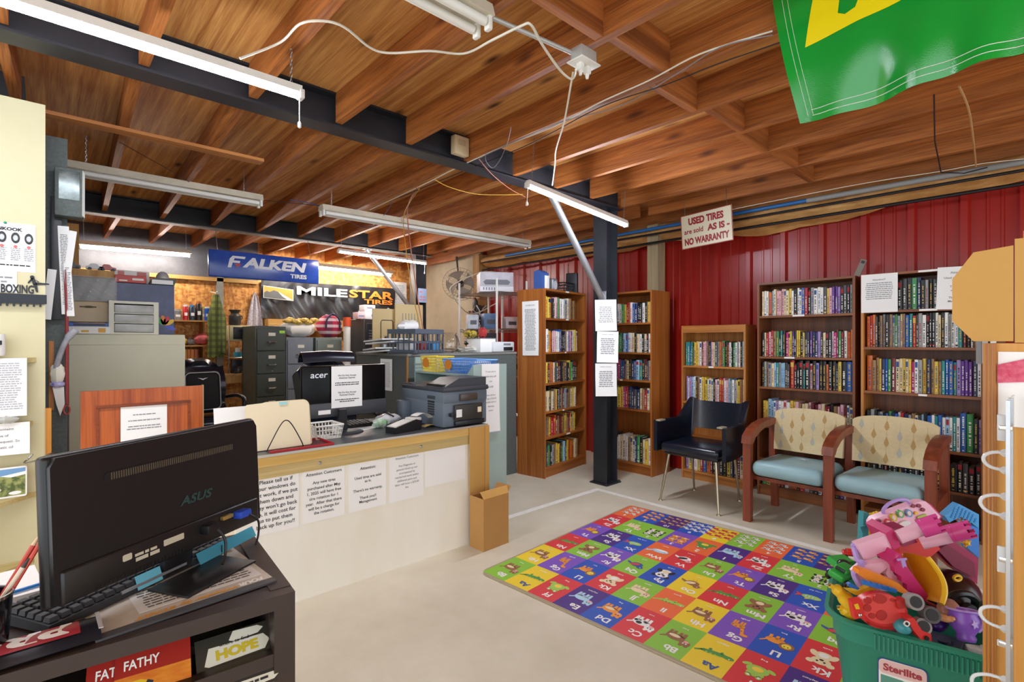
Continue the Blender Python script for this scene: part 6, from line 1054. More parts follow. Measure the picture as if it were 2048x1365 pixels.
for j in range(NB):
    for i in range(6):
        x0, y0 = i * CW, j * CL; jj = j % 6; k = rows[i][jj]
        rug.bx(x0, x0 + CW, y0, y0 + CL, RH - .0015, RH, RI[k])
        C_ = Matrix(((0, -1, 0, x0 + CW / 2), (-1, 0, 0, y0 + CL / 2), (0, 0, 1, RH + .0004), (0, 0, 0, 1)))   # reader's frame: x along -b, y along -a
        L_ = lets[i].split()[jj]; kd, cc = anim[i].split()[jj]; low = jj in (1,) and i == 0
        if i < 4 or (i == 4 and jj < 2):
            rug.text(L_, .058, C_ @ TR(-.018, .088, 0), RI['_W'] if not (i == 0 and jj == 1) else RI['_N'], bold=.03, res=3, dz=.0003); put(animal(kd, cc), C_ @ TR(0, -.008, 0), 1.22)
            cp = caps[min(25, i * 6 + jj)].replace('_', ' '); rug.text(cp, .017, C_ @ TR(.0, -.098, 0), RI['_W'], bold=.02, res=1, dz=.0003)
        elif kd == 'q' or kd == 'f': rug.text(L_, .055, C_ @ TR(0, .09, 0), RI['_W'], bold=.03, res=3, dz=.0003); put(animal(kd, cc), C_ @ TR(0, -.02, 0), 1.35)
        else:
            n = int(kd); rug.text(L_, .045, C_ @ TR(0, .095, 0), RI['_W'], bold=.03, res=3, dz=.0003)
            for q in range(n): nc = 2 if n <= 6 else 3; put(animal('k' if kd == '4' else 'q', cc), C_ @ TR((q % nc - (nc - 1) / 2) * .062, .035 - (q // nc) * .062, 0), .58 if n > 4 else .68)
tag(rug.build('play_mat', rugm, M=RM4, smooth=False), 'colourful foam alphabet play mat with animal squares on the concrete floor', 'rug')
# ---------------------------------------------------------------- toy tote and toys
TOTE = mat('tote_green', '#2f8f76', .38, var=.05, scale=3)
TM = Matrix.Translation((2.192, .299, .0125)) @ Matrix.Rotation(math.radians(-77.7), 4, 'Z')
t = thing('storage_tote', 'large green plastic tote overflowing with toys at right foreground', 'tote', M=TM)
def ring(w_, d_, r, z): return [(x, y, z) for x, y in rrect(w_, d_, r, 6)]
def loft(rings, m, mi=0, cap=True):
    n = len(rings[0]); vs = [p for r in rings for p in r]; fs = [(i * n + k, i * n + (k + 1) % n, (i + 1) * n + (k + 1) % n, (i + 1) * n + k) for i in range(len(rings) - 1) for k in range(n)]
    if cap: fs.append(tuple(range(n - 1, -1, -1)))
    m.add(vs, fs, mi)
m = MB(); loft([ring(.48, .33, .06, 0), ring(.565, .39, .075, .33), ring(.575, .40, .08, .335), ring(.58, .405, .08, .385), ring(.585, .41, .085, .39), ring(.62, .44, .09, .395), ring(.625, .445, .09, .405), ring(.60, .42, .085, .41), ring(.575, .395, .08, .40), ring(.555, .375, .075, .33), ring(.47, .32, .06, .012)], m); m.build('tote_body', TOTE, t, angle=40)
m = MB()
for k in range(30):
    x = -.17 + .34 * k / 29; m.box((x, -.204, .36), (.005, .006, .05))
m.build('rim_ribs', TOTE, t)
A = FR((-.10, -.199, .245), (1, 0, 0), (0, .13, 1)) @ Matrix.Scale(.84, 4)
m = MB(); m.prism(rrect(.15, .16, .018), .004, .0052, M=A); lb = m.build('label', mat('label_navy', '#2b4a80', .4), t); MB().prism(rrect(.142, .152, .016), .0052, .0058, M=A).build('label_face', PAPER, lb); MB().prism(rrect(.142, .048, .015, cy=.05), .0058, .0062, M=A).build('label_band', mat('label_pink', '#e9c3bc', .5), lb); m = MB(); m.tfit('Sterilite', .115, .026, A @ TR(0, .05, .0064), bold=.04); m.build('lettering', mat('label_red', '#a8323a', .5), lb); MB().prism([(-.065, -.03), (.065, -.03), (.065, -.005), (0, .018), (-.065, .02)], .0058, .0061, M=A).build('label_picture', mat('label_teal', '#5a9a86', .5), lb)
FW = Vector((_s, _c, 0)); RT = Vector((_c, -_s, 0))
def K(X, Y, d): return P(1640 + X / 4.403, 990 + Y / 4.403, d=d)
def slab(pts, d, th, m=None, mi=0):
    """a plastic piece with the given outline, at distance d and with its own thickness"""
    m = m or MB(); f = [K(x, y, q[2] if False else d) for x, y, *q in pts]; n = len(f); vs = f + [p + FW * th for p in f]
    return m.add(vs, [tuple(range(n - 1, -1, -1)), tuple(range(n, 2 * n))] + [(i, (i + 1) % n, n + (i + 1) % n, n + i) for i in range(n)], mi)
def plast(n_, hx, **k): return mat('toy_' + n_, hx, k.pop('rough', .32), **k)
PKL = plast('light_pink', '#f6c2d8'); PKM = plast('magenta', '#c8216e'); PKD = plast('dark_magenta', '#9c1450'); PKT = plast('turret_pink', '#e04e9e'); LAV = plast('lavender', '#b49add'); TRED = plast('red', '#dc3230'); TYEL = plast('yellow', '#f0c428'); TORG = plast('orange', '#f08a22'); TBLU = plast('blue', '#2f7cd0'); TGRN = plast('green', '#2fa844'); TTEAL = plast('teal', '#3f9aa4'); TGRY = plast('grey', '#9a9a98'); SKIN = plast('doll_skin', '#dba070'); TPUR = plast('purple', '#8f5cc8'); TSKY = plast('sky_blue', '#3a9ada')
t = thing('toy_castle', 'big pink and magenta plastic toy castle lying on its side atop tote', 'toy castle', K(700, 560, 1.78))
def kid(m, name, ms, par, angle=38):
    o = m.build(name, ms, None, angle=angle); o.parent = par; o.matrix_parent_inverse = par.matrix_world.inverted() if par.parent is None else Matrix.Identity(4); return o
def root(name, label, cat, X, Y, d, group=None): o = thing(name, label, cat, K(X, Y, d), group=group); bpy.context.view_layer.update(); return o
bpy.context.view_layer.update()
kid(slab([(330, 440), (620, 340), (650, 480), (390, 590)], 1.745, .03), 'upper_wall', PKL, t)
kid(MB().tube(smoothpath([K(350, 425, 1.77), K(300, 440, 1.77), (K(300, 470, 1.77)), K(335, 580, 1.74), K(380, 605, 1.72), K(310, 670, 1.70), K(300, 710, 1.70), K(350, 800, 1.69), K(430, 890, 1.69)], 4), .009, 8), 'base_rim', LAV, t)
kid(slab([(580, 340), (640, 300), (700, 420), (705, 460), (650, 490)], 1.74, .10), 'end_wall', PKM, t); kid(slab([(640, 305), (760, 290), (860, 420), (740, 460), (700, 420)], 1.80, .06), 'inner_wall', PKD, t)
def cren(a, b, r, m, n=8):
    a = Vector(a); b = Vector(b); ax = (b - a).normalized(); x = ax.orthogonal().normalized(); y = ax.cross(x); m.tube([a, b], r, 20, caps=False); m.tube([a, b], r * .86, 20, caps=False, m=1); m.add([a + (x * math.cos(2 * PI * k / 20) + y * math.sin(2 * PI * k / 20)) * r * .86 + ax * .012 for k in range(20)], [tuple(range(20))], 1)
    for k in range(n):
        q0 = 2 * PI * (k + .1) / n; q1 = 2 * PI * (k + .62) / n; p = lambda q, rr, e: b + (x * math.cos(q) + y * math.sin(q)) * rr + ax * e
        vs = [p(q0, r, 0), p(q1, r, 0), p(q1, r * .86, 0), p(q0, r * .86, 0), p(q0, r, .014), p(q1, r, .014), p(q1, r * .86, .014), p(q0, r * .86, .014)]; m.add(vs, [(4, 5, 6, 7), (0, 1, 5, 4), (1, 2, 6, 5), (2, 3, 7, 6), (3, 0, 4, 7)])
    m.tube([a + ax * .012 + (x * math.cos(2 * PI * k / 20) + y * math.sin(2 * PI * k / 20)) * r * 1.005 for k in range(20)], .001, 4, close=True); return m
kid(MB().tube([K(690, 375, 1.74), K(890, 300, 1.72)], .022, 16), 'tower', PKL, t); kid(cren(K(880, 300, 1.72), K(1025, 258, 1.70), .030, MB()), 'turret', [PKT, PKD], t)
kid(MB().tube([K(890, 430, 1.80), K(1150, 370, 1.76)], .020, 16), 'tower', PKL, t); kid(cren(K(1140, 345, 1.76), K(1300, 310, 1.73), .029, MB()), 'turret', [PKT, PKD], t)
kid(slab([(700, 430), (1000, 390), (1060, 480), (960, 560), (700, 560)], 1.84, .03), 'inner_floor', TRED, t)
lw = MB(); [slab(q, 1.71, .03, lw) for q in ([(310, 690), (390, 620), (600, 590), (600, 640), (500, 720), (350, 690)], [(600, 590), (650, 700), (760, 790), (780, 870), (640, 790), (580, 700), (600, 640)], [(310, 690), (350, 690), (500, 720), (500, 770), (640, 790), (700, 850), (420, 850), (360, 800)])]; kid(lw, 'lower_wall', PKL, t)
kid(slab([(500, 720), (545, 700), (585, 702), (640, 790), (505, 770)], 1.73, .01), 'arch_opening', plast('window_dark', '#a8602a'), t); kid(slab([(510, 725), (530, 712), (560, 790), (535, 780)], 1.715, .008), 'window_bar', PAPER, t)
kid(slab([(600, 590), (680, 555), (700, 520), (760, 590), (770, 640), (960, 900), (960, 930), (860, 932), (800, 850), (770, 850), (765, 790), (720, 770), (715, 720), (660, 690), (650, 640)], 1.69, .07), 'battlement_wall', PKM, t)
kid(slab([(680, 570), (765, 560), (768, 575), (750, 580), (765, 640), (745, 632), (735, 650), (715, 580), (685, 585)], 1.67, .004), 'flag', LAV, t)
kid(slab([(1000, 500), (1100, 430), (1160, 400), (1395, 560), (1385, 790), (1180, 660)], 1.88, .03), 'ramp', PKD, t); kid(slab([(1040, 490), (1120, 440), (1360, 600), (1370, 740), (1180, 640)], 1.865, .012), 'ramp_floor', plast('deep_magenta', '#7c0f3e'), t)
t = root('toy_slide', 'translucent yellow orange slide piece inside pink castle', 'toy', 900, 760, 1.72)
def sl(u, v): 
    a = K(740 + 120 * v, 570 + 430 * v, 1.76 - .06 * v); b = K(950 + 150 * math.sin(v * 2.2), 555 + 410 * v, 1.70 - .06 * v); p = a.lerp(b, u); return p + FW * (.05 * math.sin(u * PI) )
kid(MB().surf(sl, 12, 14, th=.003), 'slide_bed', plast('amber', '#e8a21a', trans=.25), t, 60); kid(MB().tube(smoothpath([K(950 + 150 * math.sin(v * 2.2), 555 + 410 * v, 1.70 - .06 * v) for v in (0, .2, .4, .6, .8, 1)], 3), .008, 8), 'slide_rim', TYEL, t)
t = root('toy_ramp', 'orange curved slide lying across pink castle wall', 'toy', 550, 750, 1.66); kid(slab([(335, 700), (345, 665), (390, 660), (500, 700), (690, 780), (800, 875), (740, 875), (560, 800), (440, 770)], 1.655, .03), 'ramp', TORG, t)
t = root('toy_bar', 'blue toothed plastic bar below the orange slide', 'toy', 530, 810, 1.64); q = slab([(380, 765), (400, 760), (680, 838), (672, 868), (385, 795)], 1.635, .012); [slab([(410 + 50 * k, 772 + 14 * k), (440 + 50 * k, 780 + 14 * k), (440 + 50 * k, 770 + 14 * k), (410 + 50 * k, 762 + 14 * k)], 1.632, .012, q) for k in range(5)]; kid(q, 'bar', TBLU, t); kid(slab([(250, 790), (270, 780), (350, 825), (335, 840), (260, 815)], 1.66, .012), 'end_piece', TBLU, t)
# toy laptop
t = root('toy_laptop', 'pale pink toy laptop with lavender handle and coloured buttons', 'toy laptop', 740, 210, 1.98)
kid(slab([(465, 290), (460, 255), (485, 215), (880, 62), (930, 60), (970, 95), (1060, 190), (1030, 260), (700, 350), (520, 365)], 1.97, .035), 'laptop_body', PKL, t)
kid(slab([(930, 60), (975, 85), (1075, 190), (1060, 215), (965, 105)], 1.975, .04), 'side_edge', PKM, t)
kid(MB().tube(smoothpath([K(575, 190, 1.985), K(556, 140, 1.985), K(605, 82, 1.985), K(690, 46, 1.985), K(765, 50, 1.985), K(805, 100, 1.985)], 5), .0065, 8), 'carry_handle', LAV, t)
def knob(X, Y, rx, ry, d, name, mt, par, th=.01, rot=-.37): q = MB(); o_ = [(X + rx * math.cos(2 * PI * i / 14) * math.cos(rot) - ry * math.sin(2 * PI * i / 14) * math.sin(rot), Y + rx * math.cos(2 * PI * i / 14) * math.sin(rot) + ry * math.sin(2 * PI * i / 14) * math.cos(rot)) for i in range(14)]; slab(o_, d, th, q); return kid(q, name, mt, par)
for X, Y, hx in ((605, 250, '#d8485a'), (653, 205, '#d8c23a'), (713, 172, '#5ab85a'), (788, 165, '#6a9ac8')): c_ = knob(X, Y, 27, 36, 1.962, 'button', plast('btn_' + hx[1:], hx), t, rot=-.5); knob(X, Y, 16, 22, 1.960, 'button_top', plast('btn_hi_' + hx[1:], '#f0d8d0', rough=.2), t, th=.003)
for X, Y in ((525, 235), (495, 262), (825, 102), (876, 100), (910, 135)): knob(X, Y, 18, 16, 1.963, 'maroon_dot', plast('maroon_dot', '#8c2040'), t, th=.005)
for X, Y in ((515, 303), (570, 290), (850, 165)): knob(X, Y, 16, 14, 1.964, 'small_mark', TYEL, t, th=.004)
kid(slab([(860, 195), (935, 170), (948, 205), (870, 235)], 1.963, .004), 'display', plast('lcd_green', '#a8c84a'), t); knob(748, 265, 55, 30, 1.962, 'dial', PAPER, t, th=.006)
t = root('board_book', 'teal and yellow board book standing at back left of tote', 'book', 460, 280, 2.02); kid(slab([(385, 158), (432, 165), (425, 415), (372, 420)], 2.03, .03), 'teal_cover', TTEAL, t); kid(slab([(432, 178), (560, 165), (550, 400), (425, 392)], 2.03, .02), 'yellow_page', TYEL, t); kid(slab([(355, 285), (400, 270), (380, 330), (402, 340), (378, 345), (372, 330)], 2.02, .003), 'clasp', TTEAL, t); q = MB(); [q.ell(K(480 + 22 * k, 168 - 6 * (k % 2), 2.02), .008) for k in range(4)]; kid(q, 'page_edge_blobs', TYEL, t)
t = root('toy_house_roof', 'bright blue tiled toy roof leaning at back right of tote', 'toy', 1250, 180, 2.0); q = slab([(1100, 190), (1225, 82), (1400, 175), (1400, 300), (1320, 235), (1240, 195), (1140, 245)], 2.0, .03); kid(q, 'roof', TSKY, t)
q = MB()
for r in range(6):
    for k in range(9): x = 1120 + 30 * k + 15 * (r % 2); y = 215 - 22 * r + 13 * (k - 2.5); 
    # raised tile dots
    for k in range(8): slab([(1150 + 30 * k + 8 * r, 195 - 20 * r + 17 * k), (1165 + 30 * k + 8 * r, 188 - 20 * r + 17 * k), (1172 + 30 * k + 8 * r, 200 - 20 * r + 17 * k), (1157 + 30 * k + 8 * r, 207 - 20 * r + 17 * k)], 1.998, .003, q) if 82 + abs(1225 - (1160 + 30 * k + 8 * r)) * .7 < 190 - 20 * r + 17 * k < 250 and 1160 + 30 * k + 8 * r < 1380 else None
if q.V: kid(q, 'roof_tiles', plast('tile_blue', '#2a86c8'), t)
kid(slab([(1320, 240), (1400, 300), (1400, 560), (1300, 470)], 2.03, .03), 'house_wall', TBLU, t); kid(slab([(1240, 195), (1320, 235), (1310, 290), (1240, 250)], 2.02, .02), 'gable', plast('gable_orange', '#d8862a'), t)
def toycar(label, X, Y, d, yaw, L, mt, wm, hub):
    o = thing('toy_car', label, 'toy car', M=FR(K(X, Y, d), RT * math.cos(yaw) + FW * math.sin(yaw), FW * math.cos(yaw) - RT * math.sin(yaw)) @ TR(0, 0, 0, 12, 0, 0)); s = L
    q = MB(); q.rbox((0, 0, .02 * s / .1), (s, s * .5, s * .24), s * .09, 3); q.rbox((-s * .02, 0, s * .36), (s * .55, s * .42, s * .2), s * .09, 3); q.build('car_body', mt, o, angle=60); MB().rbox((-s * .02, 0, s * .38), (s * .57, s * .3, s * .12), s * .03).build('windows', plast('car_glass', '#2a3634'), o); MB().rbox((s * .33, 0, s * .17), (s * .3, s * .3, s * .06), s * .02).build('bonnet_piece', mt, o)
    for sx in (-.32, .32):
        for sy in (-.26, .26): h_ = MB().tube([(sx * s, (sy - .05) * s, s * .06), (sx * s, (sy + .05) * s, s * .06)], s * .13, 16).build('wheel', wm, o); MB().tube([(sx * s, (sy - .055) * s, s * .06), (sx * s, (sy + .055) * s, s * .06)], s * .06, 10).build('wheel_hub', hub, h_)
    return o
toycar('shiny green toy car with black wheels at left rim of tote', 200, 740, 1.78, .5, .11, TGRN, BLK, TYEL); toycar('small red and yellow toy car behind the green one', 270, 540, 1.90, -.4, .055, TRED, BLK, PAPER)
t = root('toy_jeep', 'second green toy vehicle piece with dark canopy behind green car', 'toy car', 215, 620, 1.84); kid(slab([(140, 650), (160, 600), (300, 585), (325, 640), (300, 660)], 1.84, .06), 'vehicle_body', TGRN, t); q = MB(); q.ell(K(210, 610, 1.83), (.022, .022, .015)); kid(q, 'canopy', plast('canopy', '#243430', rough=.12), t, 60)
for lab, pts, d, r in (('long yellow toy banana leaning over left tote rim', [(85, 800), (140, 830), (215, 905), (275, 985), (310, 1055)], 1.69, [.008, .018, .024, .02, .008]), ('second yellow toy banana lower in the tote corner', [(165, 995), (205, 1010), (250, 1040), (290, 1075)], 1.70, [.008, .018, .018, .008])):
    t = root('toy_banana', lab, 'toy', *pts[1], d); sp = smoothpath([K(x, y, d) for x, y in pts], 4); rs = [r[min(len(r) - 1, int(i / (len(sp) - 1) * (len(r) - 1)))] for i in range(len(sp))]; kid(MB().tube(sp, rs, 10), 'fruit', TYEL, t, 70); q = MB().tube([K(*pts[0], d), K(pts[0][0] - 6, pts[0][1] - 14, d)], .005, 6); kid(q, 'stem', plast('stem', '#7a6a2a'), t)
t = root('toy_wing', 'flat yellow curved toy piece behind the red turtle plate', 'toy', 450, 850, 1.67); kid(slab([(235, 842), (330, 850), (430, 815), (470, 830), (560, 870), (650, 900), (640, 980), (480, 950), (380, 900), (300, 880)], 1.665, .02), 'wing', TYEL, t)
# red turtle tray
t = root('toy_turtle', 'red round turtle shaped activity tray with teal head on tote rim', 'toy', 530, 1030, 1.60)
def disc3(X, Y, rx, ry, d, th, rot=.12, n=24): return slab([(X + rx * math.cos(2 * PI * i / n) * math.cos(rot) - ry * math.sin(2 * PI * i / n) * math.sin(rot), Y + rx * math.cos(2 * PI * i / n) * math.sin(rot) + ry * math.sin(2 * PI * i / n) * math.cos(rot)) for i in range(n)], d, th)
kid(disc3(560, 1035, 215, 150, 1.60, .03), 'shell_rim', TRED, t); kid(disc3(560, 1010, 190, 130, 1.592, .01), 'shell_tray', plast('coral', '#e8504c'), t)
for X, Y, rx, ry in ((530, 920, 62, 42), (425, 935, 34, 30), (420, 1000, 34, 32), (460, 1070, 32, 24), (545, 1065, 48, 46), (640, 930, 20, 16)): kid(disc3(X, Y, rx, ry, 1.590, .004, n=16), 'shape_hollow', plast('hollow_red', '#b8302e'), t)
kid(slab([(280, 945), (365, 925), (395, 1075), (310, 1100)], 1.585, .02), 'side_frame', TRED, t); kid(slab([(300, 970), (335, 960), (352, 1010), (318, 1010)], 1.583, .004), 'yellow_inset', TYEL, t); q = MB(); q.ell(K(350, 1060, 1.583), .006); kid(q, 'silver_bead', CHROME, t)
q = MB(); q.ell(K(730, 1155, 1.59), (.032, .026, .022)); kid(q, 'turtle_head', TTEAL, t, 60); knob(768, 1140, 26, 24, 1.558, 'eye', PAPER, t, th=.004); knob(768, 1140, 12, 14, 1.556, 'pupil', BLK, t, th=.003); kid(slab([(670, 935), (745, 920), (755, 1000), (690, 1010)], 1.585, .02), 'knob_block', plast('knob_red', '#c02a28'), t)
kid(slab([(400, 1110), (560, 1165), (700, 1150), (720, 1180), (560, 1190), (420, 1140)], 1.60, .04), 'belly', TRED, t)
for lab, X, Y, r in (('grey toy wheel tilted beside the red turtle tray', 815, 935, .024), ('lower grey toy wheel under the turtle tray', 885, 1150, .023), ('dark grey toy wheel behind the two pale wheels', 960, 1050, .024)):
    t = root('toy_roller', lab, 'toy wheel', X, Y, 1.6); a_ = K(X - 25, Y - 5, 1.60); b_ = K(X + 30, Y + 12, 1.57); kid(MB().tube([a_, b_], r, 18), 'rim', TGRY if 'dark' not in lab else plast('dgrey', '#5a5a5c'), t); kid(MB().tube([b_, b_ + (b_ - a_) * .06], r * .7, 16), 'hub', DGREY, t)  # each one is a loose toy wheel, with rim and hub
t = root('toy_train', 'red curved toy base sinking into tote under grey wheels', 'toy', 870, 1220, 1.57); kid(slab([(770, 1090), (830, 1090), (900, 1200), (980, 1230), (985, 1300), (900, 1290), (820, 1190)], 1.56, .06), 'base', TRED, t); knob(945, 1270, 18, 20, 1.555, 'axle_hole', BLK, t, th=.004)
t = root('toy_doll', 'plastic doll lying in tote with one arm stretched out', 'doll', 1090, 1040, 1.63); kid(MB().tube(smoothpath([K(990, 1060, 1.62), K(1060, 1080, 1.60), K(1120, 1095, 1.59), K(1165, 1095, 1.585)], 4), [.014] * 4 + [.011] * 5 + [.009] * 4, 10), 'arm', SKIN, t, 70); q = MB(); q.ell(K(1130, 1010, 1.66), (.06, .03, .028)); kid(q, 'torso', plast('doll_dress', '#b98a72', var=.3, scale=30), t, 60); q = MB(); q.ell(K(1030, 1120, 1.65), (.05, .03, .025)); kid(q, 'skirt', plast('doll_purple', '#43207a'), t, 60); q = MB(); q.ell(K(1170, 1093, 1.583), (.009, .007, .006)); kid(q, 'hand', SKIN, t, 60)
t = root('toy_pitcher', 'small purple toy pitcher with handle at right of tote', 'toy pitcher', 1290, 1210, 1.58); Mp = Matrix.Translation(K(1290, 1290, 1.58)) @ Euler((math.radians(-8), math.radians(14), 0)).to_matrix().to_4x4(); kid(MB().lathe([(.022, 0), (.026, .01), (.022, .018), (.036, .04), (.040, .062), (.034, .078), (.038, .088), (.034, .088), (.030, .076)], 22, M=Mp, caps=False), 'pitcher_body', TPUR, t, 60); kid(MB().tube(smoothpath([Mp @ Vector(p) for p in ((.030, -.018, .08), (.055, -.032, .075), (.062, -.036, .05), (.048, -.028, .03), (.034, -.02, .032))], 5), .0065, 8), 'handle', LAV, t); kid(MB().tube([Mp @ Vector((.041 * math.cos(a_), .041 * math.sin(a_), .088)) for a_ in [2 * PI * i / 20 for i in range(20)]], .003, 5, close=True), 'lip', LAV, t); kid(MB().prism([(.012 * math.cos(a_) * (1 if i % 2 else .5), .014 * math.sin(a_) * (1 if i % 2 else .5)) for i, a_ in enumerate([2 * PI * i / 10 for i in range(10)])], 0, .001, M=Mp @ FR((-.0285, -.0285, .055), (.7, -.7, 0), (0, 0, 1))), 'flower_print', LAV, t)
t = root('toy_ring', 'yellow plastic ring beside the magenta ramp', 'toy ring', 1210, 735, 1.78); q = MB(); q.tube([K(1210 + 32 * math.cos(a_), 735 + 22 * math.sin(a_), 1.78) for a_ in [2 * PI * i / 18 for i in range(18)]], .005, 6, close=True); kid(q, 'ring', TYEL, t)
t = root('toy_steering_wheel', 'black toy steering wheel half buried at right of tote', 'toy', 1270, 930, 1.72); q = MB(); q.tube([K(1250 + 120 * math.cos(a_), 950 + 80 * math.sin(a_), 1.72 + .03 * math.sin(a_)) for a_ in [2 * PI * i / 22 for i in range(22)]], .012, 8, close=True); kid(q, 'wheel_rim', BLK, t); kid(disc3(1340, 1010, 45, 35, 1.66, .02), 'hub', DGREY, t)
t = root('toy_helmet', 'dark toy helmet half buried behind the steering wheel', 'toy', 1190, 840, 1.86); q = MB(); q.ell(K(1150, 880, 1.86), (.10, .09, .085), n=20, k=12); kid(q, 'shell', plast('helmet_dark', '#2a1416', rough=.25), t, 60); q = MB(); q.tube([K(1150, 880, 1.86) + Vector((.102 * math.cos(a_), .092 * math.sin(a_), -.02)) for a_ in [2 * PI * i / 24 for i in range(24)]], .006, 6, close=True); kid(q, 'rim', plast('helmet_rim', '#7a1a1c'), t)
t = root('toy_star', 'small orange star shaped toy hanging behind the castle turret', 'toy', 1300, 430, 1.98); kid(slab([(1300 + (45 if i % 2 else 18) * math.cos(2 * PI * i / 10), 430 + (38 if i % 2 else 15) * math.sin(2 * PI * i / 10)) for i in range(10)], 1.98, .012), 'star', plast('star_orange', '#d89a2a'), t); q = MB(); q.ell(K(1300, 430, 1.975), .008); kid(q, 'star_centre', TYEL, t)
rd = random.Random(21); INVT = TM.inverted()
FILL = [('red', '#c8302c'), ('dark blue', '#27408c'), ('black', '#18181b'), ('green', '#2f9a4a'), ('brown', '#6a4028'), ('purple', '#5a2f8c'), ('yellow', '#e0b82a'), ('dark grey', '#3a3a3e'), ('maroon', '#7a1838'), ('dark blue grey', '#343a4c'), ('white', '#dcdcd8'), ('teal', '#2f8a8a')]
for k, (x, y, z) in enumerate([(-.2, -.08, .22), (-.2, .08, .22), (-.06, -.08, .22), (-.06, .08, .22), (.08, -.08, .22), (.08, .08, .22), (.2, -.08, .22), (.2, .08, .22), (-.13, .0, .29), (.02, .02, .29), (.13, .03, .29), (.20, .0, .29)]):
    n_, hx = FILL[k]; o = thing('toy_block', '%s toy block buried in the green tote under other toys' % n_, 'toy block', M=TM @ TR(x, y, z, rd.uniform(-12, 12), rd.uniform(-12, 12), rd.uniform(0, 90))); MB().rbox((0, 0, 0), (.095, .095, .06), .012, 2).build('block', plast('block_' + n_.replace(' ', '_'), hx), o); MB().lathe([(.02, .03), (.02, .038)], 12).build('stud', plast('block_' + n_.replace(' ', '_'), hx), o)
for k, (x, y) in enumerate([(-.2, -.07), (-.07, .07), (.06, -.07), (.18, .06), (-.05, -.08), (.19, -.08)]): tag(MB().ell((0, 0, 0), .06, n=16, k=10).build('toy_ball', plast('ball_%d' % (k % 3), ('#2a5ab0', '#b02a3a', '#3a8a3a')[k % 3]), M=TM @ TR(x * .9, y * .9, .075)), '%s ball at the bottom of the green tote, %s of six' % (('blue', 'red', 'green')[k % 3], ordn(k + 1)), 'ball', 'balls under the toys in the tote')
# ---------------------------------------------------------------- signs, notices, banner
t = thing('sign', 'cream USED TIRES no warranty sign with red letters hung below joists', 'sign', M=FR((4.452, 2.24, 2.358), (0, -1, 0), (0, .03, 1)) @ TR(0, 0, 0, 0, 0, 3))
SR = mat('sign_red', '#a3242c', .4); MB().bx(-.243, .243, -.158, .158, -.004, 0).build('board', mat('sign_cream', '#ece4c8', .4), t)
m = MB(); [m.bx(*q) for q in ((-.243, .243, .152, .158, 0, .002), (-.243, .243, -.158, -.152, 0, .002), (-.243, -.237, -.152, .152, 0, .002), (.237, .243, -.152, .152, 0, .002))]; m.build('red_border', mat('thin_red', '#b8554e', .4), t)
m = MB(); m.tfit('USED TIRES', .335, .068, TR(0, .09, .0), bold=.05); m.tfit('are sold', .185, .047, TR(-.12, 0, .0), bold=.02); m.tfit('AS IS -', .205, .062, TR(.115, .0, .0), bold=.05); m.build('lettering', SR, t); m = MB(); m.tfit('NO WARRANTY', .425, .066, TR(0, -.095, .0), bold=.05); m.build('lettering', SR, t)
for x in (-.2, .2): MB().tube([(x, .15, -.006), (x, .30, -.006)], .002, 5).build('hanging_wire', STEEL, t)
PF = FR((3.82, 2.878, 0), (.74, -.67, 0), (0, 0, 1))
for k, (z, h_, lab, rows) in enumerate(((1.565, .285, 'uppermost white notice taped on the black steel post', [('Attention Customers', .012, .11)]), (1.275, .285, 'middle white notice taped on black steel post', [('Attention Customers', .012, .115)]), (.975, .30, 'lowest white notice taped on black steel post', [('Attention Customers', .012, .12)]))):
    sheet('notice', lab, PF @ TR((-.006, .01, -.004)[k], z, (.006, .006, .006)[k], 0, 0, (1, -1, .5)[k]), .195, h_, rows, fill=(-.06, .075, .008, -.075, .075), ink=INKG, curl=.008, wave=.004)
CA = CASES['a'][0]
sheet('notice', 'long double notice on the left side of corner bookcase', CA @ FR((-.001, .17, 1.455), (0, -1, 0), (0, 0, 1)) @ TR(0, 0, 0, 0, 0, 1), .20, .535, [('ATTENTION', .02, .225)], fill=(-.22, .185, .007, -.075, .075), ink=INKG, curl=.01)
CE = CASES['e'][0]
sheet('notice', 'white attention notice at top left of the far right bookcase', CE @ FR((.115, -.001, 1.685), (1, 0, 0), (0, 0, 1)), .225, .285, [('Attention!!!', .017, .10)] + [(None, .0055, .075 - .0145 * k, -.085, .085) for k in range(9)], ink=INKG)
sheet('notice', 'white Attention used tires notice partly behind cardboard flap', CE @ FR((.56, -.001, 1.69), (1, 0, 0), (0, 0, 1)) @ TR(0, 0, 0, 0, 0, -2), .225, .29, [('Attention:', .021, .105), ('Used tires are sold', .020, .07), ('as is.', .020, .045), ("There's no", .020, .01), ('warranty.', .020, -.015), ('Thank you!!', .020, -.065), ('Management', .020, -.09)], ink=INKG)
t = thing('metal_strip', 'small grey metal bracket leaning on top of brown bookcase', 'bracket', M=FR((4.66, 1.12, 1.835), (0, -1, 0), (0, 0, 1)) @ TR(0, 0, 0, 0, 0, -22)); MB().bx(-.02, .02, 0, .13, -.004, .004).build('strip', mat('dull_metal', '#7c7468', .5, .5), t); MB().bx(-.012, .012, .10, .12, .004, .006).build('slot', BLK, t)
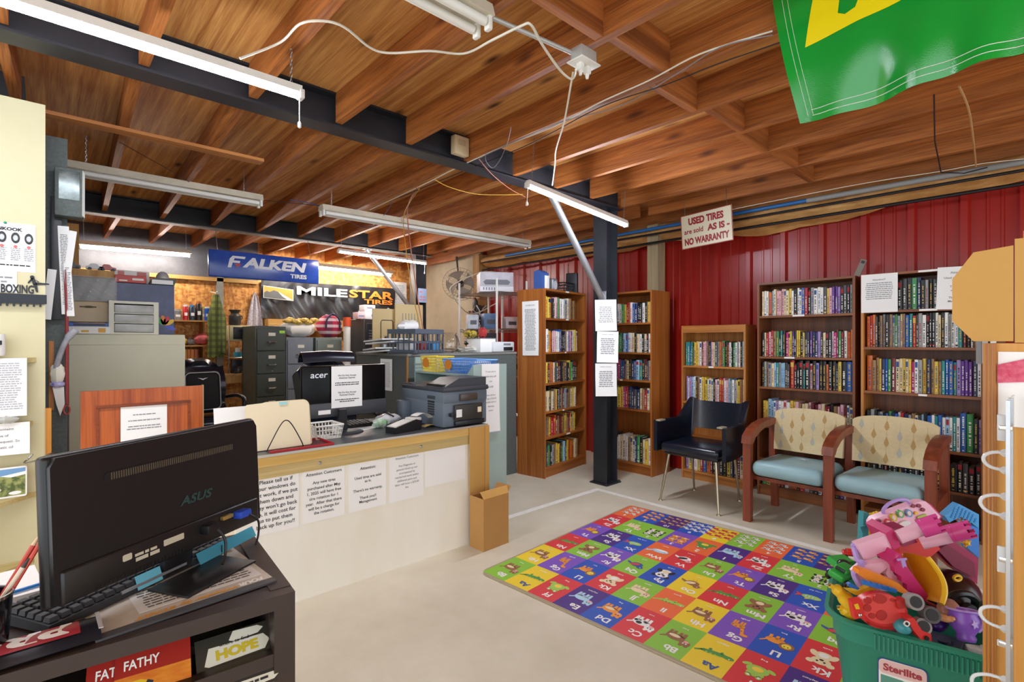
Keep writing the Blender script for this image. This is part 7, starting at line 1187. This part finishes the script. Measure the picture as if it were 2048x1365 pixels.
# green banner
BG = mat('banner_green', '#149a35', .13, spec=.7, var=.05, bump=.05, bscale=260)
def bw(y, z):
    k = max(0, min(1, (2.72 - z) / .58)); return 2.125 - .02 * math.sin(y * 5 + 1) * k - .035 * math.sin(PI * k) + .020 * math.sin(11 * y + 2.5 * k) * k * k + .016 * math.sin(34 * y - 3 * k + 2 * math.sin(5 * y)) * k ** 3
def bf(u, v): y = .815 - .115 * v - (1.75 - .115 * v) * u; z = 2.80 - (.65 - .02 * math.sin(u * 3)) * v - .012 * (1 - math.cos(min(1, u * 14) * PI)) * 0 + .012 * max(0, 1 - u * 22) * v; return (bw(y, z), y, z)
t = tag(MB().surf(bf, 150, 48, th=.0025).build('banner', BG, angle=70), 'glossy green vinyl banner with yellow letter hanging at top right', 'banner')
def onx(pts): return [(lambda p: Vector((bw(p.y, p.z) - .005, p.y, p.z)))(P(1200 + X / 2.415, Y / 2.415, x=2.11)) for X, Y in pts]
def dense(pts, n=6): return [(a[0] + (b[0] - a[0]) * i / n, a[1] + (b[1] - a[1]) * i / n) for a, b in zip(pts, pts[1:] + pts[:1]) for i in range(n)]
m = MB()
def strip(A_, B_, n=24):
    L1 = [(A_[0][0] + (A_[1][0] - A_[0][0]) * i / n, A_[0][1] + (A_[1][1] - A_[0][1]) * i / n) for i in range(n + 1)]; L2 = [(B_[0][0] + (B_[1][0] - B_[0][0]) * i / n, B_[0][1] + (B_[1][1] - B_[0][1]) * i / n) for i in range(n + 1)]
    for k in range(6):
        R1 = [(a[0] + (b[0] - a[0]) * k / 6, a[1] + (b[1] - a[1]) * k / 6) for a, b in zip(L1, L2)]; R2 = [(a[0] + (b[0] - a[0]) * (k + 1) / 6, a[1] + (b[1] - a[1]) * (k + 1) / 6) for a, b in zip(L1, L2)]
        p1 = onx(R1); p2 = onx(R2)
        for i in range(n): m.add([p1[i], p1[i + 1], p2[i + 1], p2[i]], [(0, 1, 2, 3)])
strip([(1040, -60), (995, 235)], [(1168, -60), (1155, 72)]); strip([(995, 235), (1255, 110)], [(1155, 72), (1190, 78)]); strip([(1255, 110), (1400, 50)], [(1190, 78), (1240, 45)]); strip([(1400, 50), (1600, -45)], [(1240, 45), (1275, -50)])
m.build('yellow_letter', mat('letter_yellow', '#f6df14', .3), t)
THR = mat('white_thread', '#e9efe6', .7)
for e in (.018, .036):
    q = MB(); q.tube([(bw(y, z) - .002, y, z) for y, z in [((.80 - .115 * v) - e, 2.80 - .64 * v) for v in [i / 30 for i in range(30)]]], .0012, 4); q.build('stitching', THR, t); q = MB(); q.tube([(lambda p: (p[0] - .004, p[1], p[2]))(bf(u, 1 - e * 1.2 / .65)) for u in [.03 + .97 * i / 90 for i in range(91)]], .0012, 4); q.build('stitching', THR, t)
MB().tube([(2.135, .8, 2.79), (2.135, -.9, 2.79)], .006, 6).build('top_rope', WHITEP, t)
# ---------------------------------------------------------------- right hand display cabinet
OT = wood('oak_trim', '#8a4c14', '#c98632', 'z', rough=.4); OP = wood('honey_panel', '#b8782a', '#d39a48', 'z', rough=.5)
t = thing('display_cabinet', 'oak trimmed wooden display cabinet at right edge with clear hooks', 'cabinet', (1.485, .126, 0)); MB().bx(.0, .28, -.95, -.02, 0, 1.325).build('panel', OP, t); MB().bx(-.012, .02, -.02, .0, 0, 1.325).build('corner_trim', OT, t); m = MB(); [m.bx(-.014, -.012, -.017 + .006 * k, -.0145 + .006 * k, 0, 1.325) for k in range(3)]; m.build('trim_bead', OT, t)
MB().bx(.02, .28, -.018, .0, 0, 1.325).build('side_panel', wood('dark_side', '#3a2416', '#5c3a22', 'z'), t)
ACR = mat('acrylic', '#eef4f4', .05, trans=.92, spec=.6)
t2 = thing('acrylic_panel', 'clear acrylic panel with steel edge standing off the cabinet front', 'panel', (1.32, .080, 0)); MB().bx(0, .148, -.003, 0, .05, 1.22).build('sheet', ACR, t2); MB().bx(-.004, .004, -.005, .001, .05, 1.22).build('steel_edge', STEEL, t2); MB().bx(.05, .058, -.006, .002, .05, 1.22).build('steel_rail', STEEL, t2)
HK = mat('clear_hook_plastic', '#eef1f2', .18, trans=.35)
for k, (z, r, lab) in enumerate(((1.10, .030, 'topmost white loop hook'), (1.015, .034, 'second white loop hook from top'), (.80, .034, 'third white loop hook from top'), (.66, .045, 'lowest large white loop hook'))):
    h_ = thing('loop_hook', lab + ' on the acrylic panel', 'hook', (1.352, .0805, z)); y0 = .0; m = MB(); m.tube(smoothpath([(0, .0, r * .55), (-.002, r * .6, r * .55), (-.004, r * 1.05, r * .3), (-.004, r * 1.1, -r * .1), (-.002, r * .75, -r * .45), (0, .0, -r * .55)], 5), .0032, 8); m.build('loop', HK, h_)
    for s in (-1, 1): MB().lathe([(.001, .012), (.0075, .004), (.0075, .0), (.003, -.002)], 4, M=FR((0, .002, s * r * .55), (1, 0, 0), (0, 0, 1)) @ Matrix.Rotation(PI, 4, 'X')).build('hook_foot', HK, h_)
for k, (z, lab) in enumerate(((.915, 'upper clear clip'), (.755, 'small clear peg'), (1.165, 'clear clip nearest box'))):
    h_ = thing('clear_clip', lab + ' on acrylic panel edge', 'clip', (1.345, .083, z)); MB().rbox((0, .006, 0), (.004, .012, .05 if k != 1 else .012), .0015).build('clip_plate', HK, h_); MB().rbox((0, .0, 0), (.006, .02, .01), .002).build('clip_bar', CHROME, h_)
sheet('poster_sheet', 'white sheet with red brush smear hanging on cabinet front under the box', faceX(1.4842, .072, 1.23), .062, .155, cat='paper', curl=.004); MB
m = MB(); m.prism([(-.03, .012), (-.005, .02), (.026, .03), (.03, .0), (.01, -.022), (-.03, -.026)], 0, .0006, M=faceX(1.4800, .074, 1.268)); o = m.build('red_smear', mat('smear_red', '#c02848', .6, var=.5, scale=60, hx2='#e0708a')); o.parent = bpy.data.objects['poster_sheet.001']; bpy.context.view_layer.update(); o.matrix_parent_inverse = o.parent.matrix_world.inverted()
t = thing('cardboard_box', 'open cardboard box with wide side flap on top of display cabinet', 'box', (1.485, .078, 1.3265))
for q in ((0, .005, -.40, 0, 0, .215), (.255, .26, -.40, 0, 0, .215), (.005, .255, -.005, 0, 0, .215), (.005, .255, -.40, -.395, 0, .215), (.005, .255, -.395, -.005, 0, .005)): MB().bx(*q).build('box_side' if q[5] > .1 else 'box_base', CARDL, t)
MB().prism([(0, .003), (.062, .003), (.097, .048), (.097, .140), (.062, .195), (0, .202)], 0, .005, M=FR((0.005, .002, 0), (0, 1, 0), (0, 0, 1)) @ Matrix.Rotation(math.radians(0), 4, 'Y') @ TR(0, 0, -.005)).build('side_flap', CARDL, t)
MB().bx(.10, .105, -.06, -.008, .215, .245).build('upright_flap', CARDL, t)
DBR = wood('leaning_board', '#4e2c18', '#7c4c2a', 'z', rough=.5)
for k, (y, w_, lab) in enumerate(((.395, .045, 'left dark wood board leaning between bookcase and oak trim'), (.335, .055, 'right dark wood board leaning between bookcase and oak trim'))): tag(MB().bx(-.012, .012, -w_, 0, 0, 1.46 - .02 * k).build('wood_board', DBR, loc=(4.53, y, 0)), lab, 'board')
for k, (y, z, h_, hx, lab) in enumerate(((.405, 1.32, .28, '#8c8c8c', 'grey folded newspaper hanging beside the far right bookcase'), (.375, 1.31, .25, '#b9b5ad', 'lighter folded newspaper hanging beside grey one'), (.335, 1.30, .24, '#ecebe6', 'white folded sheet hanging under cardboard flap'))):
    sheet('newspaper', lab, FR((4.515 - .004 * k, y, z), (0, -1, 0), (0, 0, 1)), .028, h_, cat='newspaper', th=.004, mt=mat('news_' + hx[1:], hx, .7))
